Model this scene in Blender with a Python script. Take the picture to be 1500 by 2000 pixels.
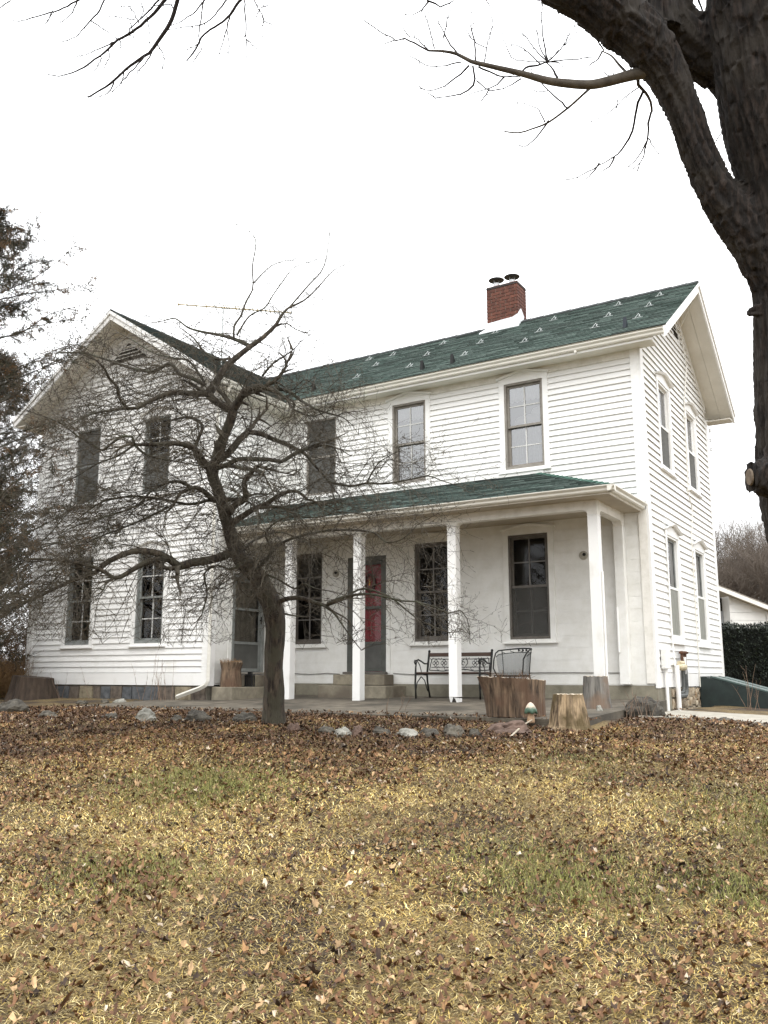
import bpy, math, random
import numpy as np
from mathutils import Vector, Matrix, noise as mn

# ------------------------------------------------------------------ camera, sky, sun, exposure
for o in list(bpy.data.objects): bpy.data.objects.remove(o)
S = bpy.context.scene
COL = S.collection
cam = bpy.data.cameras.new('camera'); cam_o = bpy.data.objects.new('camera', cam); COL.objects.link(cam_o)
cam.sensor_fit = 'HORIZONTAL'; cam.sensor_width = 36.0; cam.lens = 36.0*1707.56/1500
cam.clip_start = 0.05; cam.clip_end = 2000
ya, pi_, ro = math.radians(31.909), math.radians(10.663), math.radians(0.068)
Fv = Vector((-math.sin(ya)*math.cos(pi_), math.cos(ya)*math.cos(pi_), math.sin(pi_)))
Rv = Vector((math.cos(ya), math.sin(ya), 0)); Uv = Rv.cross(Fv)
R2 = Rv*math.cos(ro)+Uv*math.sin(ro); U2 = -Rv*math.sin(ro)+Uv*math.cos(ro)
cm = Matrix((R2, U2, -Fv)).transposed().to_4x4(); cm.translation = Vector((3.683, -13.838, 0.674))
cam_o.matrix_world = cm
S.camera = cam_o

SUN_EL, SUN_AZ = math.radians(52), math.radians(150)      # soft sun behind thin cloud, front-right of the house
W = bpy.data.worlds.new('World'); S.world = W; W.use_nodes = True
nt = W.node_tree; nt.nodes.clear()
out = nt.nodes.new('ShaderNodeOutputWorld'); bg = nt.nodes.new('ShaderNodeBackground')
sky = nt.nodes.new('ShaderNodeTexSky'); sky.sky_type = 'NISHITA'; sky.sun_disc = False
sky.sun_elevation = SUN_EL; sky.sun_rotation = SUN_AZ
mx = nt.nodes.new('ShaderNodeMix'); mx.data_type = 'RGBA'; mx.inputs[0].default_value = 0.93
cl = nt.nodes.new('ShaderNodeTexNoise'); cl.inputs['Scale'].default_value = 1.6; cl.inputs['Detail'].default_value = 5
tc = nt.nodes.new('ShaderNodeTexCoord')
cr = nt.nodes.new('ShaderNodeValToRGB')
cr.color_ramp.elements[0].position = 0.3; cr.color_ramp.elements[0].color = (0.86, 0.88, 0.90, 1)
cr.color_ramp.elements[1].position = 0.7; cr.color_ramp.elements[1].color = (1, 1, 1, 1)
ml = nt.nodes.new('ShaderNodeVectorMath'); ml.operation = 'SCALE'; ml.inputs[3].default_value = 20.0
nt.links.new(tc.outputs['Generated'], cl.inputs['Vector']); nt.links.new(cl.outputs['Fac'], cr.inputs[0])
nt.links.new(cr.outputs[0], ml.inputs[0])
# overcast luminance: zenith brighter than horizon
sxyz = nt.nodes.new('ShaderNodeSeparateXYZ'); nt.links.new(tc.outputs['Generated'], sxyz.inputs[0])
mrz = nt.nodes.new('ShaderNodeMapRange'); mrz.inputs['From Min'].default_value = 0; mrz.inputs['From Max'].default_value = 1
mrz.inputs['To Min'].default_value = 13.5; mrz.inputs['To Max'].default_value = 30.0
nt.links.new(sxyz.outputs['Z'], mrz.inputs['Value']); nt.links.new(mrz.outputs[0], ml.inputs[3])
nt.links.new(sky.outputs[0], mx.inputs['A']); nt.links.new(ml.outputs[0], mx.inputs['B'])
nt.links.new(mx.outputs['Result'], bg.inputs[0]); bg.inputs[1].default_value = 0.1
nt.links.new(bg.outputs[0], out.inputs[0])

sd = bpy.data.lights.new('sun', 'SUN'); sd.energy = 1.1; sd.angle = math.radians(25); sd.color = (1, 0.97, 0.92)
so = bpy.data.objects.new('sun', sd); COL.objects.link(so)
sv = Vector((math.sin(SUN_AZ)*math.cos(SUN_EL), math.cos(SUN_AZ)*math.cos(SUN_EL), math.sin(SUN_EL)))
so.rotation_euler = sv.to_track_quat('Z', 'Y').to_euler()
S.view_settings.view_transform = 'Standard'; S.view_settings.look = 'None'
S.view_settings.exposure = 0.38; S.view_settings.gamma = 1.0; S.view_settings.use_curve_mapping = False
S.render.engine = 'CYCLES'; S.cycles.max_bounces = 6; S.cycles.transparent_max_bounces = 12

NBLADES, NLEAVES = 620000, 165000
rnd = random.Random(11)
NR = np.random.default_rng(5)

# ------------------------------------------------------------------ materials
MATS = {}
def mat(name, col, rough=0.7, col2=None, scale=8.0, bump=0.0, bscale=None, stretch=(1,1,1), vary=0.0, attr=None, metal=0.0, detail=6, pos=(0.35,0.65), spec=None, alpha=None, col3=None, scale3=2.0):
    if name in MATS: return MATS[name]
    m = bpy.data.materials.new(name); m.use_nodes = True; MATS[name] = m
    n = m.node_tree.nodes; l = m.node_tree.links
    b = n['Principled BSDF']; b.inputs['Roughness'].default_value = rough; b.inputs['Metallic'].default_value = metal
    if spec is not None: b.inputs['Specular IOR Level'].default_value = spec
    tc = n.new('ShaderNodeTexCoord'); mp = n.new('ShaderNodeMapping'); mp.inputs['Scale'].default_value = stretch
    l.new(tc.outputs['Object'], mp.inputs['Vector'])
    cur = None
    if attr:
        a = n.new('ShaderNodeAttribute'); a.attribute_name = attr; cur = a.outputs['Color']
    if col2 is not None:
        t = n.new('ShaderNodeTexNoise'); t.inputs['Scale'].default_value = scale; t.inputs['Detail'].default_value = detail
        t.inputs['Roughness'].default_value = 0.65
        l.new(mp.outputs[0], t.inputs['Vector'])
        r = n.new('ShaderNodeValToRGB')
        r.color_ramp.elements[0].position = pos[0]; r.color_ramp.elements[0].color = (*col, 1)
        r.color_ramp.elements[1].position = pos[1]; r.color_ramp.elements[1].color = (*col2, 1)
        l.new(t.outputs['Fac'], r.inputs[0])
        if cur is not None:
            mm = n.new('ShaderNodeMix'); mm.data_type = 'RGBA'; mm.blend_type = 'MULTIPLY'; mm.inputs[0].default_value = 1
            l.new(cur, mm.inputs['A']); l.new(r.outputs[0], mm.inputs['B']); cur = mm.outputs['Result']
        else: cur = r.outputs[0]
        if col3 is not None:
            t3 = n.new('ShaderNodeTexNoise'); t3.inputs['Scale'].default_value = scale3; t3.inputs['Detail'].default_value = 4
            l.new(tc.outputs['Object'], t3.inputs['Vector'])
            r3 = n.new('ShaderNodeValToRGB'); r3.color_ramp.elements[0].position = .45; r3.color_ramp.elements[1].position = .62
            l.new(t3.outputs['Fac'], r3.inputs[0])
            m3 = n.new('ShaderNodeMix'); m3.data_type = 'RGBA'
            l.new(r3.outputs[0], m3.inputs[0]); l.new(cur, m3.inputs['A']); m3.inputs['B'].default_value = (*col3, 1); cur = m3.outputs['Result']
    elif cur is None:
        b.inputs['Base Color'].default_value = (*col, 1)
    if vary:
        oi = n.new('ShaderNodeObjectInfo'); mr = n.new('ShaderNodeMapRange')
        mr.inputs['To Min'].default_value = 1-vary; mr.inputs['To Max'].default_value = 1+vary*0.6
        l.new(oi.outputs['Random'], mr.inputs['Value'])
        vm = n.new('ShaderNodeVectorMath'); vm.operation = 'SCALE'
        if cur is not None: l.new(cur, vm.inputs[0])
        else: vm.inputs[0].default_value = col
        l.new(mr.outputs[0], vm.inputs[3]); cur = vm.outputs[0]
    if cur is not None: l.new(cur, b.inputs['Base Color'])
    if bump:
        t2 = n.new('ShaderNodeTexNoise'); t2.inputs['Scale'].default_value = bscale or scale*3; t2.inputs['Detail'].default_value = 8
        l.new(mp.outputs[0], t2.inputs['Vector'])
        bp = n.new('ShaderNodeBump'); bp.inputs['Strength'].default_value = 1.0; bp.inputs['Distance'].default_value = bump
        l.new(t2.outputs['Fac'], bp.inputs['Height']); l.new(bp.outputs[0], b.inputs['Normal'])
    if alpha is not None:
        tr = n.new('ShaderNodeBsdfTransparent'); ms = n.new('ShaderNodeMixShader'); ms.inputs[0].default_value = alpha
        l.new(tr.outputs[0], ms.inputs[1]); l.new(b.outputs[0], ms.inputs[2]); l.new(ms.outputs[0], n['Material Output'].inputs[0])
    return m

PAINT = mat('white_paint', (.69,.68,.635), .45, (.81,.805,.785), 2.6, bump=.0006, bscale=60, vary=.05, stretch=(1,1,.7), pos=(.27,.46))
PAINT_OLD = mat('old_white_paint', (.60,.58,.52), .55, (.76,.74,.69), 5.0, bump=.001, bscale=40, vary=.04, pos=(.3,.55))
CEIL = mat('porch_ceiling_paint', (.36,.31,.24), .6, (.44,.385,.30), 2.0)
SOFFIT = mat('cream_soffit_paint', (.64,.61,.54), .6, (.72,.69,.62), 2.0, bump=.0006, bscale=30)
WALLP = mat('painted_masonry', (.67,.66,.615), .7, (.77,.765,.735), 4.0, bump=.0015, bscale=70, vary=.03, pos=(.3,.6))
TAUPE = mat('taupe_frame', (.20,.18,.155), .6, (.27,.25,.22), 9.0, vary=.05)
GREYF = mat('grey_frame', (.16,.17,.16), .5, (.23,.24,.23), 8.0)
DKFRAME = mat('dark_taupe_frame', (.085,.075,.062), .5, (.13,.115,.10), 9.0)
MUNTIN = mat('muntin_paint', (.55,.55,.53), .5)
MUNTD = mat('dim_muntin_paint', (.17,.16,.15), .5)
GUTTER = mat('gutter_metal', (.62,.60,.53), .4, (.70,.68,.62), 3.0, stretch=(1,1,6))
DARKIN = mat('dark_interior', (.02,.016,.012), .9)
CURT = mat('lace_curtain', (.70,.74,.76), .9, (.86,.88,.90), 45.0, bump=.002)
PILLOW = mat('white_bedding', (.80,.82,.83), .9)
SCREEN = mat('window_screen', (.09,.09,.085), .9, (.13,.13,.12), 30, alpha=.82)
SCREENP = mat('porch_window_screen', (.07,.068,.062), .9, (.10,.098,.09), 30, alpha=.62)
SCREENL = mat('light_window_screen', (.20,.205,.18), .9, (.28,.28,.25), 14, alpha=.93, stretch=(1,1,.3))
SHADE = mat('white_window_shade', (.80,.83,.86), .6)
RED = mat('red_door_paint', (.20,.004,.010), .4, (.25,.005,.013), 3.0)
CONC = mat('concrete', (.17,.15,.11), .9, (.27,.24,.18), 7, bump=.004, bscale=40, col3=(.12,.10,.075), scale3=1.6)
SLABM = mat('patio_concrete', (.062,.052,.038), .9, (.165,.14,.105), 5, bump=.005, bscale=60, col3=(.05,.042,.03), scale3=1.1)
FOUND = mat('foundation_parging', (.17,.155,.115), .9, (.25,.23,.175), 5, bump=.004, bscale=30)
STONE = mat('field_stone', (.10,.085,.065), .9, (.30,.27,.22), 6, bump=.01, bscale=25, vary=.45)
MORTAR = mat('mortar', (.20,.18,.14), .95, (.32,.29,.24), 10, bump=.003)
ROCKM = mat('rock', (.035,.031,.025), .9, (.13,.115,.09), 9, bump=.008, bscale=30, vary=.4)
ROCKW = mat('pale_rock', (.17,.165,.14), .9, (.34,.33,.29), 9, bump=.006, bscale=30)
ROCKP = mat('pinkish_rock', (.070,.045,.034), .9, (.16,.105,.08), 9, bump=.006, bscale=30)
BRICK = mat('brick', (.070,.022,.014), .85, (.145,.050,.030), 14, bump=.002, vary=.25)
BRICKMORT = mat('brick_mortar', (.42,.36,.30), .95)
FLASH = mat('white_flashing', (.74,.76,.78), .4)
BLACKM = mat('black_metal', (.012,.012,.012), .45, metal=.3)
IRON = mat('wrought_iron', (.016,.017,.016), .5, metal=.4)
SLAT = mat('bench_slat_wood', (.045,.026,.018), .7, (.085,.052,.038), 20, stretch=(.2,4,4))
MESHM = mat('chair_mesh', (.12,.13,.13), .6, (.26,.27,.27), 160, alpha=.62)
SHING = mat('green_shingle', (.55,.57,.57), .95, (1.35,1.33,1.33), 22, bump=.004, bscale=160, attr='Col')
DKRIDGE = mat('dark_ridge_shingle', (.018,.022,.022), .95, (.04,.045,.045), 20, bump=.003)
GALV = mat('galvanised_metal', (.34,.36,.35), .35, metal=.5)
NAVY = mat('dark_blue_metal', (.012,.018,.028), .4)
WOODO = mat('weathered_wood_bark', (.030,.019,.012), .9, (.22,.150,.095), 13, bump=.012, bscale=22, stretch=(1.6,1.6,.13), col3=(.105,.062,.038), scale3=4, pos=(.36,.62))
WOODG = mat('grey_weathered_wood', (.045,.042,.038), .9, (.23,.215,.19), 12, bump=.010, bscale=22, stretch=(1.6,1.6,.12), col3=(.17,.12,.085), scale3=3)
WOODY = mat('mossy_split_wood', (.035,.020,.010), .9, (.38,.28,.17), 12, bump=.014, bscale=22, stretch=(1.6,1.6,.14), col3=(.10,.072,.032), scale3=5, pos=(.38,.60))
WOODD = mat('dark_rotten_wood', (.022,.015,.010), .9, (.08,.055,.038), 7, bump=.012, bscale=18, stretch=(1.4,1.4,.2))
WOODTOP = mat('cut_wood_top', (.36,.29,.20), .85, (.55,.48,.38), 12, bump=.003)
SOIL = mat('soil', (.035,.024,.015), .95, (.09,.06,.035), 20, bump=.02)
BARKC = mat('crabapple_bark', (.016,.011,.008), .95, (.088,.068,.048), 16, bump=.018, bscale=26, stretch=(1.6,1.6,.24), col3=(.050,.045,.030), scale3=6, pos=(.42,.62))
BRANCHM = mat('dark_branch_bark', (.022,.018,.013), .9, (.062,.054,.038), 14, bump=.004, bscale=50, col3=(.055,.057,.036), scale3=5)
TWIGM = mat('twig', (.030,.024,.017), .9, (.095,.080,.056), 3)
BARKF = mat('maple_bark', (.006,.004,.003), .95, (.036,.026,.021), 20, bump=.024, bscale=24, stretch=(1.8,1.8,.24), col3=(.028,.023,.018), scale3=6, pos=(.46,.64))
BRANCHF = mat('maple_branch', (.045,.037,.03), .9, (.115,.10,.08), 10, bump=.003, bscale=40)
TWIGF = mat('maple_twig', (.02,.015,.014), .9)
SHADEW = SHADE
STRAWM = mat('grass_blades', (.8,.8,.8), .8, attr='Col')
LEAFM = mat('fallen_leaf', (.8,.8,.8), .75, (1.1,1.1,1.1), 60, attr='Col', spec=.25)
LAWN = mat('lawn_soil', (.050,.034,.016), .95, (.27,.19,.075), 42, bump=.02, bscale=70, col3=(.048,.031,.018), scale3=1.4)
JUN = mat('juniper_foliage', (.8,.8,.8), .8, attr='Col')
HEDGE = mat('hedge_leaves', (.8,.8,.8), .7, attr='Col')
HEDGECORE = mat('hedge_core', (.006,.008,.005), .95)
BRUSHM = mat('dry_brush', (.08,.048,.03), .9, (.17,.10,.055), 3)
FARTWIG = mat('far_twig', (.10,.080,.064), .9, (.20,.165,.135), 1.0)
SHEDW = mat('shed_paint', (.70,.69,.66), .6, (.78,.77,.74), 3)
SHEDROOF = mat('shed_roof_trim', (.45,.41,.34), .7)
BULK = mat('bulkhead_paint', (.006,.013,.013), .5, (.014,.026,.024), 6)
BULKL = mat('bulkhead_door_paint', (.045,.075,.070), .45, (.07,.11,.10), 6)
RUST = mat('rusty_iron', (.12,.045,.018), .85, (.06,.035,.025), 20, bump=.003)
PIPEG = mat('dark_pipe', (.045,.05,.048), .6, (.10,.105,.10), 12)
IVORY = mat('ivory_regulator', (.46,.39,.24), .5, (.60,.53,.38), 12)
CABLE = mat('white_cable', (.66,.64,.58), .6)
GREYC = mat('grey_wire', (.10,.095,.085), .7)
MUSHG = mat('mushroom_cap', (.035,.08,.055), .5, (.50,.42,.32), 16, pos=(.45,.7))
MUSHS = mat('mushroom_stem', (.36,.22,.12), .6, (.50,.36,.24), 14)
BRONZE = mat('bronze_antenna', (.36,.28,.14), .5, metal=.3)
GOLD = mat('gold_highlight', (.75,.42,.10), .3, metal=.8)  # colour of the painted highlight on the red door
REFLOVAL = mat('dark_red_reflection', (.05,.008,.010), .8, (.10,.03,.02), 30)  # colour of the modelled reflection on the red door

def glass_mat(name, refl, tint=(1,1,1), wavy=True):
    m = bpy.data.materials.new(name); m.use_nodes = True; n = m.node_tree.nodes; l = m.node_tree.links
    n.remove(n['Principled BSDF'])
    tr = n.new('ShaderNodeBsdfTransparent'); tr.inputs[0].default_value = (*tint, 1)
    gl = n.new('ShaderNodeBsdfGlossy'); gl.inputs['Roughness'].default_value = 0.015
    fr = n.new('ShaderNodeFresnel'); fr.inputs[0].default_value = refl
    tcn = n.new('ShaderNodeTexCoord'); ns = n.new('ShaderNodeTexNoise'); ns.inputs['Scale'].default_value = 3.0
    bp = n.new('ShaderNodeBump'); bp.inputs['Distance'].default_value = .0015; bp.inputs['Strength'].default_value = .3
    l.new(tcn.outputs['Object'], ns.inputs[0]); l.new(ns.outputs['Fac'], bp.inputs['Height']); wavy and l.new(bp.outputs[0], gl.inputs['Normal'])
    ms = n.new('ShaderNodeMixShader'); l.new(fr.outputs[0], ms.inputs[0]); l.new(tr.outputs[0], ms.inputs[1]); l.new(gl.outputs[0], ms.inputs[2])
    l.new(ms.outputs[0], n['Material Output'].inputs[0])
    return m
GLASS = glass_mat('old_window_glass', 1.45)
GLASS2 = glass_mat('double_storm_glass', 4.5, wavy=False)
GLASS3 = glass_mat('upper_window_glass', 3.3, wavy=False)

# ------------------------------------------------------------------ mesh helpers
class MB:
    def __init__(s): s.v = []; s.f = []; s.c = None
    def box(s, x0, y0, z0, x1, y1, z1):
        b = len(s.v); s.v += [(x0,y0,z0),(x1,y0,z0),(x1,y1,z0),(x0,y1,z0),(x0,y0,z1),(x1,y0,z1),(x1,y1,z1),(x0,y1,z1)]
        s.f += [(b,b+3,b+2,b+1),(b+4,b+5,b+6,b+7),(b,b+1,b+5,b+4),(b+1,b+2,b+6,b+5),(b+2,b+3,b+7,b+6),(b+3,b,b+4,b+7)]; return s
    def hexa(s, p):           # 8 points: bottom ring 4, top ring 4
        b = len(s.v); s.v += [tuple(q) for q in p]
        s.f += [(b,b+3,b+2,b+1),(b+4,b+5,b+6,b+7),(b,b+1,b+5,b+4),(b+1,b+2,b+6,b+5),(b+2,b+3,b+7,b+6),(b+3,b,b+4,b+7)]; return s
    def prism(s, ring, off):  # ring of points extruded by vector off
        b = len(s.v); n = len(ring); off = Vector(off)
        s.v += [tuple(q) for q in ring] + [tuple(Vector(q)+off) for q in ring]
        s.f += [tuple(range(b, b+n)), tuple(range(b+2*n-1, b+n-1, -1))]
        for i in range(n):
            j = (i+1) % n; s.f.append((b+i, b+n+i, b+n+j, b+j))
        return s
    def tube(s, pts, rad, n=6, cap=True):
        pts = [Vector(p) for p in pts]; m = len(pts)
        if not hasattr(rad, '__len__'): rad = [rad]*m
        b = len(s.v); prev = None
        for i, p in enumerate(pts):
            d = (pts[min(i+1, m-1)]-pts[max(i-1, 0)])
            d = d.normalized() if d.length > 1e-9 else Vector((0,0,1))
            if prev is None:
                a = Vector((0,0,1)) if abs(d.z) < .9 else Vector((1,0,0))
                u = d.cross(a).normalized()
            else:
                u = prev-d*prev.dot(d)
                u = u.normalized() if u.length > 1e-6 else d.orthogonal().normalized()
            prev = u; w = d.cross(u)
            for k in range(n):
                t = 2*math.pi*k/n; q = p+(u*math.cos(t)+w*math.sin(t))*rad[i]; s.v.append((q.x, q.y, q.z))
        for i in range(m-1):
            for k in range(n):
                k2 = (k+1) % n; s.f.append((b+i*n+k, b+i*n+k2, b+(i+1)*n+k2, b+(i+1)*n+k))
        if cap: s.f.append(tuple(b+k for k in range(n-1, -1, -1))); s.f.append(tuple(b+(m-1)*n+k for k in range(n)))
        return s
    def lathe(s, c, prof, n=20):   # prof: (r,z) list about vertical axis at c
        b = len(s.v)
        for r, z in prof:
            for k in range(n):
                t = 2*math.pi*k/n; s.v.append((c[0]+r*math.cos(t), c[1]+r*math.sin(t), c[2]+z))
        for i in range(len(prof)-1):
            for k in range(n):
                k2 = (k+1) % n; s.f.append((b+i*n+k, b+i*n+k2, b+(i+1)*n+k2, b+(i+1)*n+k))
        s.f.append(tuple(b+k for k in range(n-1, -1, -1))); s.f.append(tuple(b+(len(prof)-1)*n+k for k in range(n)))
        return s
    def build(s, name, m, parent=None, kind=None, smooth=False, off=None, bevel=0, label=None):
        me = bpy.data.meshes.new(name); me.from_pydata(s.v, [], s.f); me.materials.append(m)
        if smooth: me.shade_smooth()
        o = bpy.data.objects.new(name, me); COL.objects.link(o)
        if bevel:
            bv = o.modifiers.new('bevel', 'BEVEL'); bv.width = bevel; bv.segments = 2; bv.limit_method = 'ANGLE'
        if parent is not None: o.parent = parent
        if off is not None: o.matrix_parent_inverse = Matrix.Translation(-Vector(off))
        if kind: o['kind'] = kind
        if label: o['label'] = label
        return o

def fastmesh(name, v, f, m, parent=None, kind=None, col=None, off=None, smooth=False):
    """v (N,3) floats, f (M,k) ints, col per face (M,3)"""
    me = bpy.data.meshes.new(name); v = np.asarray(v, dtype=np.float32); f = np.asarray(f, dtype=np.int32)
    k = f.shape[1]; me.vertices.add(len(v)); me.vertices.foreach_set('co', v.ravel())
    me.loops.add(f.size); me.loops.foreach_set('vertex_index', f.ravel())
    me.polygons.add(len(f)); me.polygons.foreach_set('loop_start', np.arange(0, f.size, k, dtype=np.int32))
    me.update(calc_edges=True)
    if col is not None:
        ca = me.color_attributes.new('Col', 'FLOAT_COLOR', 'CORNER')
        c = np.repeat(np.hstack([np.asarray(col), np.ones((len(col), 1))]).astype(np.float32), k, axis=0)
        ca.data.foreach_set('color', c.ravel())
    if smooth: me.shade_smooth()
    me.materials.append(m)
    o = bpy.data.objects.new(name, me); COL.objects.link(o)
    if parent is not None: o.parent = parent
    if off is not None: o.matrix_parent_inverse = Matrix.Translation(-Vector(off))
    if kind: o['kind'] = kind
    return o

def thing(name, label, cat, loc=(0,0,0), rz=0, group=None):
    o = bpy.data.objects.new(name, None); COL.objects.link(o); o.location = loc; o.rotation_euler = (0,0,rz)
    o.empty_display_size = .1
    return tag(o, label, cat, group)
def tag(o, label, cat, group=None):
    o['label'] = label; o['category'] = cat
    if group: o['group'] = group
    return o

def sm(a, b, t):
    t = min(1, max(0, (t-a)/(b-a))); return t*t*(3-2*t)
def gz(x, y):                    # height of the lawn
    d = (x-3.683)*-.529+(y+13.838)*.849
    z = (-.85+.09*d if d > 0 else -.85+.05*d) if d < 11 else .14+.09*2.2*(1-math.exp(-(d-11)/2.2))*.15
    z = max(z, -1.6)
    if x > .5: z -= min(.5, .05*(x-.5))
    if x < -8.5: z += .08*sm(-4.4, -2, y)*min(1, (-8.5-x)/.7)
    return z

# ------------------------------------------------------------------ farmhouse
LM, WG, DP, WD = 7.45, 5.098, 1.945, 4.984
XI, XL = -LM, -LM-WG                      # inner corner, far-left corner
XR = (XI+XL)/2                            # gable wing ridge
Z0, ZS, ZE, ZR = .523, 6.018, 6.133, 8.047
YR = WD/2; K1 = (ZR-ZE)/(YR+.426); K2 = (ZR-ZE)/(WG/2+.426)
RX = .54
HL = (-4.0, 2.0, .2)
house = thing('farmhouse', 'two storey white clapboard farmhouse with green shingled roof and open front porch', 'house', HL)
def hp(mb, name, m, **k): return mb.build(name, m, house, off=HL, **k)

class Wall:
    def __init__(s, o, axis): s.o = Vector(o); s.axis = axis
    def P(s, u, n, z):      # u along wall, n outward, z up
        return (s.o.x+u, s.o.y-n, z) if s.axis == 'x' else (s.o.x+n, s.o.y+u, z)
    def rz(s): return 0 if s.axis == 'x' else math.pi/2
WF = Wall((0,0,0), 'x'); WS = Wall((0,0,0), 'y'); WW = Wall((0,-DP,0), 'x'); WI = Wall((XI,0,0), 'y')

def wall_mesh(w, u0, u1, z0, z1, holes, name, thick=.14):
    us = sorted({u0, u1, *[h[0] for h in holes], *[h[1] for h in holes]}); zs = sorted({z0, z1, *[h[2] for h in holes], *[h[3] for h in holes]})
    mb = MB()
    for i in range(len(us)-1):
        j = 0
        while j < len(zs)-1:
            uc = (us[i]+us[i+1])/2
            solid = lambda q: not any(h[0] < uc < h[1] and h[2] < (zs[q]+zs[q+1])/2 < h[3] for h in holes)
            if not solid(j): j += 1; continue
            k = j
            while k+1 < len(zs)-1 and solid(k+1): k += 1
            a = [w.P(us[i],-thick,zs[j]), w.P(us[i+1],-thick,zs[j]), w.P(us[i+1],0,zs[j]), w.P(us[i],0,zs[j])]
            b = [(q[0],q[1],zs[k+1]) for q in a]
            mb.hexa(a+b); j = k+1
    return hp(mb, name, PAINT)

nboard = [0]
def clapboards(w, parent, u0, u1, z0, z1, e, blocks, lim=None, name='clapboard', m=PAINT):
    """rows of lapped boards; blocks = (ua,ub,za,zb) keep-out rects; lim(z) -> (ua,ub)"""
    z = z0
    while z < z1-1e-4:
        a, b = u0, u1
        if lim:
            la, lb = lim(z+e*.5); a = max(a, la); b = min(b, lb)
        if b-a > .12:
            cuts = [(a, b)]
            for h in blocks:
                if h[2] < z+e*.6 and h[3] > z+e*.4:
                    nc = []
                    for (p, q) in cuts:
                        if h[0] > p and h[0] < q: nc.append((p, h[0]))
                        if h[1] < q and h[1] > p: nc.append((h[1], q))
                        if h[1] <= p or h[0] >= q: nc.append((p, q))
                    cuts = nc
            nc = []
            for (p, q) in cuts:      # butt joints between board lengths
                if q-p > 1.6 and rnd.random() < .5: k_ = p+(q-p)*rnd.uniform(.25, .75); nc += [(p, k_-.0015), (k_+.0015, q)]
                else: nc.append((p, q))
            for (p, q) in nc:
                if q-p < .03: continue
                j = rnd.uniform(-.0015, .0015)
                t = [w.P(p,.033+j,z), w.P(p,.0045,z+e+.020), w.P(p,.001,z+e+.020), w.P(p,.001,z+.024), w.P(p,.010,z+.021)]
                o = Vector(t[0]); ax = Vector(w.P(q,0,0))-Vector(w.P(p,0,0))
                mb = MB().prism([Vector(k)-o for k in t], ax)
                ob = mb.build(name, m, parent); ob.matrix_parent_inverse = Matrix.Identity(4); ob.location = o-Vector(HL)+Vector(HL)*1
                ob.matrix_parent_inverse = Matrix.Identity(4)
                nboard[0] += 1
        z += e

# openings (u0,u1,z0,z1)
WVW = .722
O_up = [(-2.399,-1.677,4.234,5.799), (-4.728,-4.006,4.234,5.799), (-6.766,-6.044,4.234,5.799)]
O_lo = [(-2.396,-1.674,1.293,3.069), (-4.259,-3.537,1.293,3.069), (-7.057,-6.335,1.293,3.069)]
O_door = (-5.734,-4.875,.763,2.913)
O_s = [(1.069,1.791,4.234,5.776), (3.113,3.835,4.234,5.776), (1.069,1.791,1.282,3.041), (3.113,3.835,1.282,3.041)]
O_w = [(-11.39,-10.67,4.22,5.80), (-9.36,-8.64,4.22,5.76), (-11.39,-10.65,1.293,3.069), (-9.366,-8.63,1.293,3.05)]
O_sd = (-1.36,-.43,.755,2.60)

fw = wall_mesh(WF, XI, -.14, Z0+.02, ZS, O_up+O_lo+[O_door], 'front_wall')
swl = wall_mesh(WS, 0, WD, Z0, ZS+.2, O_s, 'side_wall')
mb = MB().prism([(-.14,.05,ZS+.2), (-.14,WD-.05,ZS+.2), (-.14,YR,ZR-.16)], (.14,0,0)); hp(mb, 'side_gable', PAINT)
wwl = wall_mesh(WW, XL, XI, Z0, ZS+.2, O_w, 'wing_front_wall')
mb = MB().prism([(XL+.05,-DP,ZS+.2), (XI-.05,-DP,ZS+.2), (XR,-DP,ZR-.16)], (0,.14,0)); hp(mb, 'wing_gable', PAINT)
wil = wall_mesh(WI, -DP+.14, 0, Z0, ZS+.1, [O_sd], 'wing_side_wall')
mb = MB(); mb.box(XL, -DP+.14, Z0, XL+.14, WD, ZS+.1); mb.box(XL+.14, WD-.14, Z0, -.14, WD, ZS+.1); hp(mb, 'rear_wall', PAINT)
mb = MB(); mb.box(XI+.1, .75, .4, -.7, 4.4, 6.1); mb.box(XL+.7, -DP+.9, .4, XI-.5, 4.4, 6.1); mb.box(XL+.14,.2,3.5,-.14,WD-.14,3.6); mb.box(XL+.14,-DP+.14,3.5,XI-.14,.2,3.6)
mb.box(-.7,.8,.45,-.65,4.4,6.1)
hp(mb, 'house_dark_core', DARKIN)  # near-black boxes added to stand in for the unlit rooms

C = .10
keep = lambda os, top=.20, bot=.055: [(h[0]-C, h[1]+C, h[2]-bot, h[3]+top) for h in os]
def wparent(o):              # children of wall meshes are made in world coordinates
    return o
def cb(w, parent, *a, **k):
    n0 = set(parent.children); clapboards(w, parent, *a, **k)
# wall meshes hold world coordinates relative to HL parent inverse: the wall object's own matrix is identity in world
cb(WF, fw, XI+.02, -.13, 4.00, 5.87, .1045, keep(O_up))
cb(WF, fw, -2.2, -.13, 4.00-.1045*5, 3.995, .1045, [], lim=lambda z: (-.075-(z-3.40)/.709*1.747-.05, 0))
for z, h in ((5.87, .148),):
    MB().box(XI+.02, -.034, z+.006, -.13, 0, z+h).build('frieze_board', PAINT_OLD, fw)
limS = lambda z: (YR-(ZR-.17-z)/K1, YR+(ZR-.17-z)/K1)
limW = lambda z: (XR-(ZR-.17-z)/K2, XR+(ZR-.17-z)/K2)
cb(WS, swl, .13, WD-.11, .745, 7.75, .118, keep(O_s)+[(2.5,3.08,7.12,7.34)], lim=limS)
cb(WW, wwl, XL+.14, XI-.13, .745, 7.70, .1127, keep(O_w)+[(-10.75,-9.3,7.10,7.34)], lim=limW)
cb(WI, wil, -DP+.14, 0, 4.10, 5.95, .1045, [])
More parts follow.
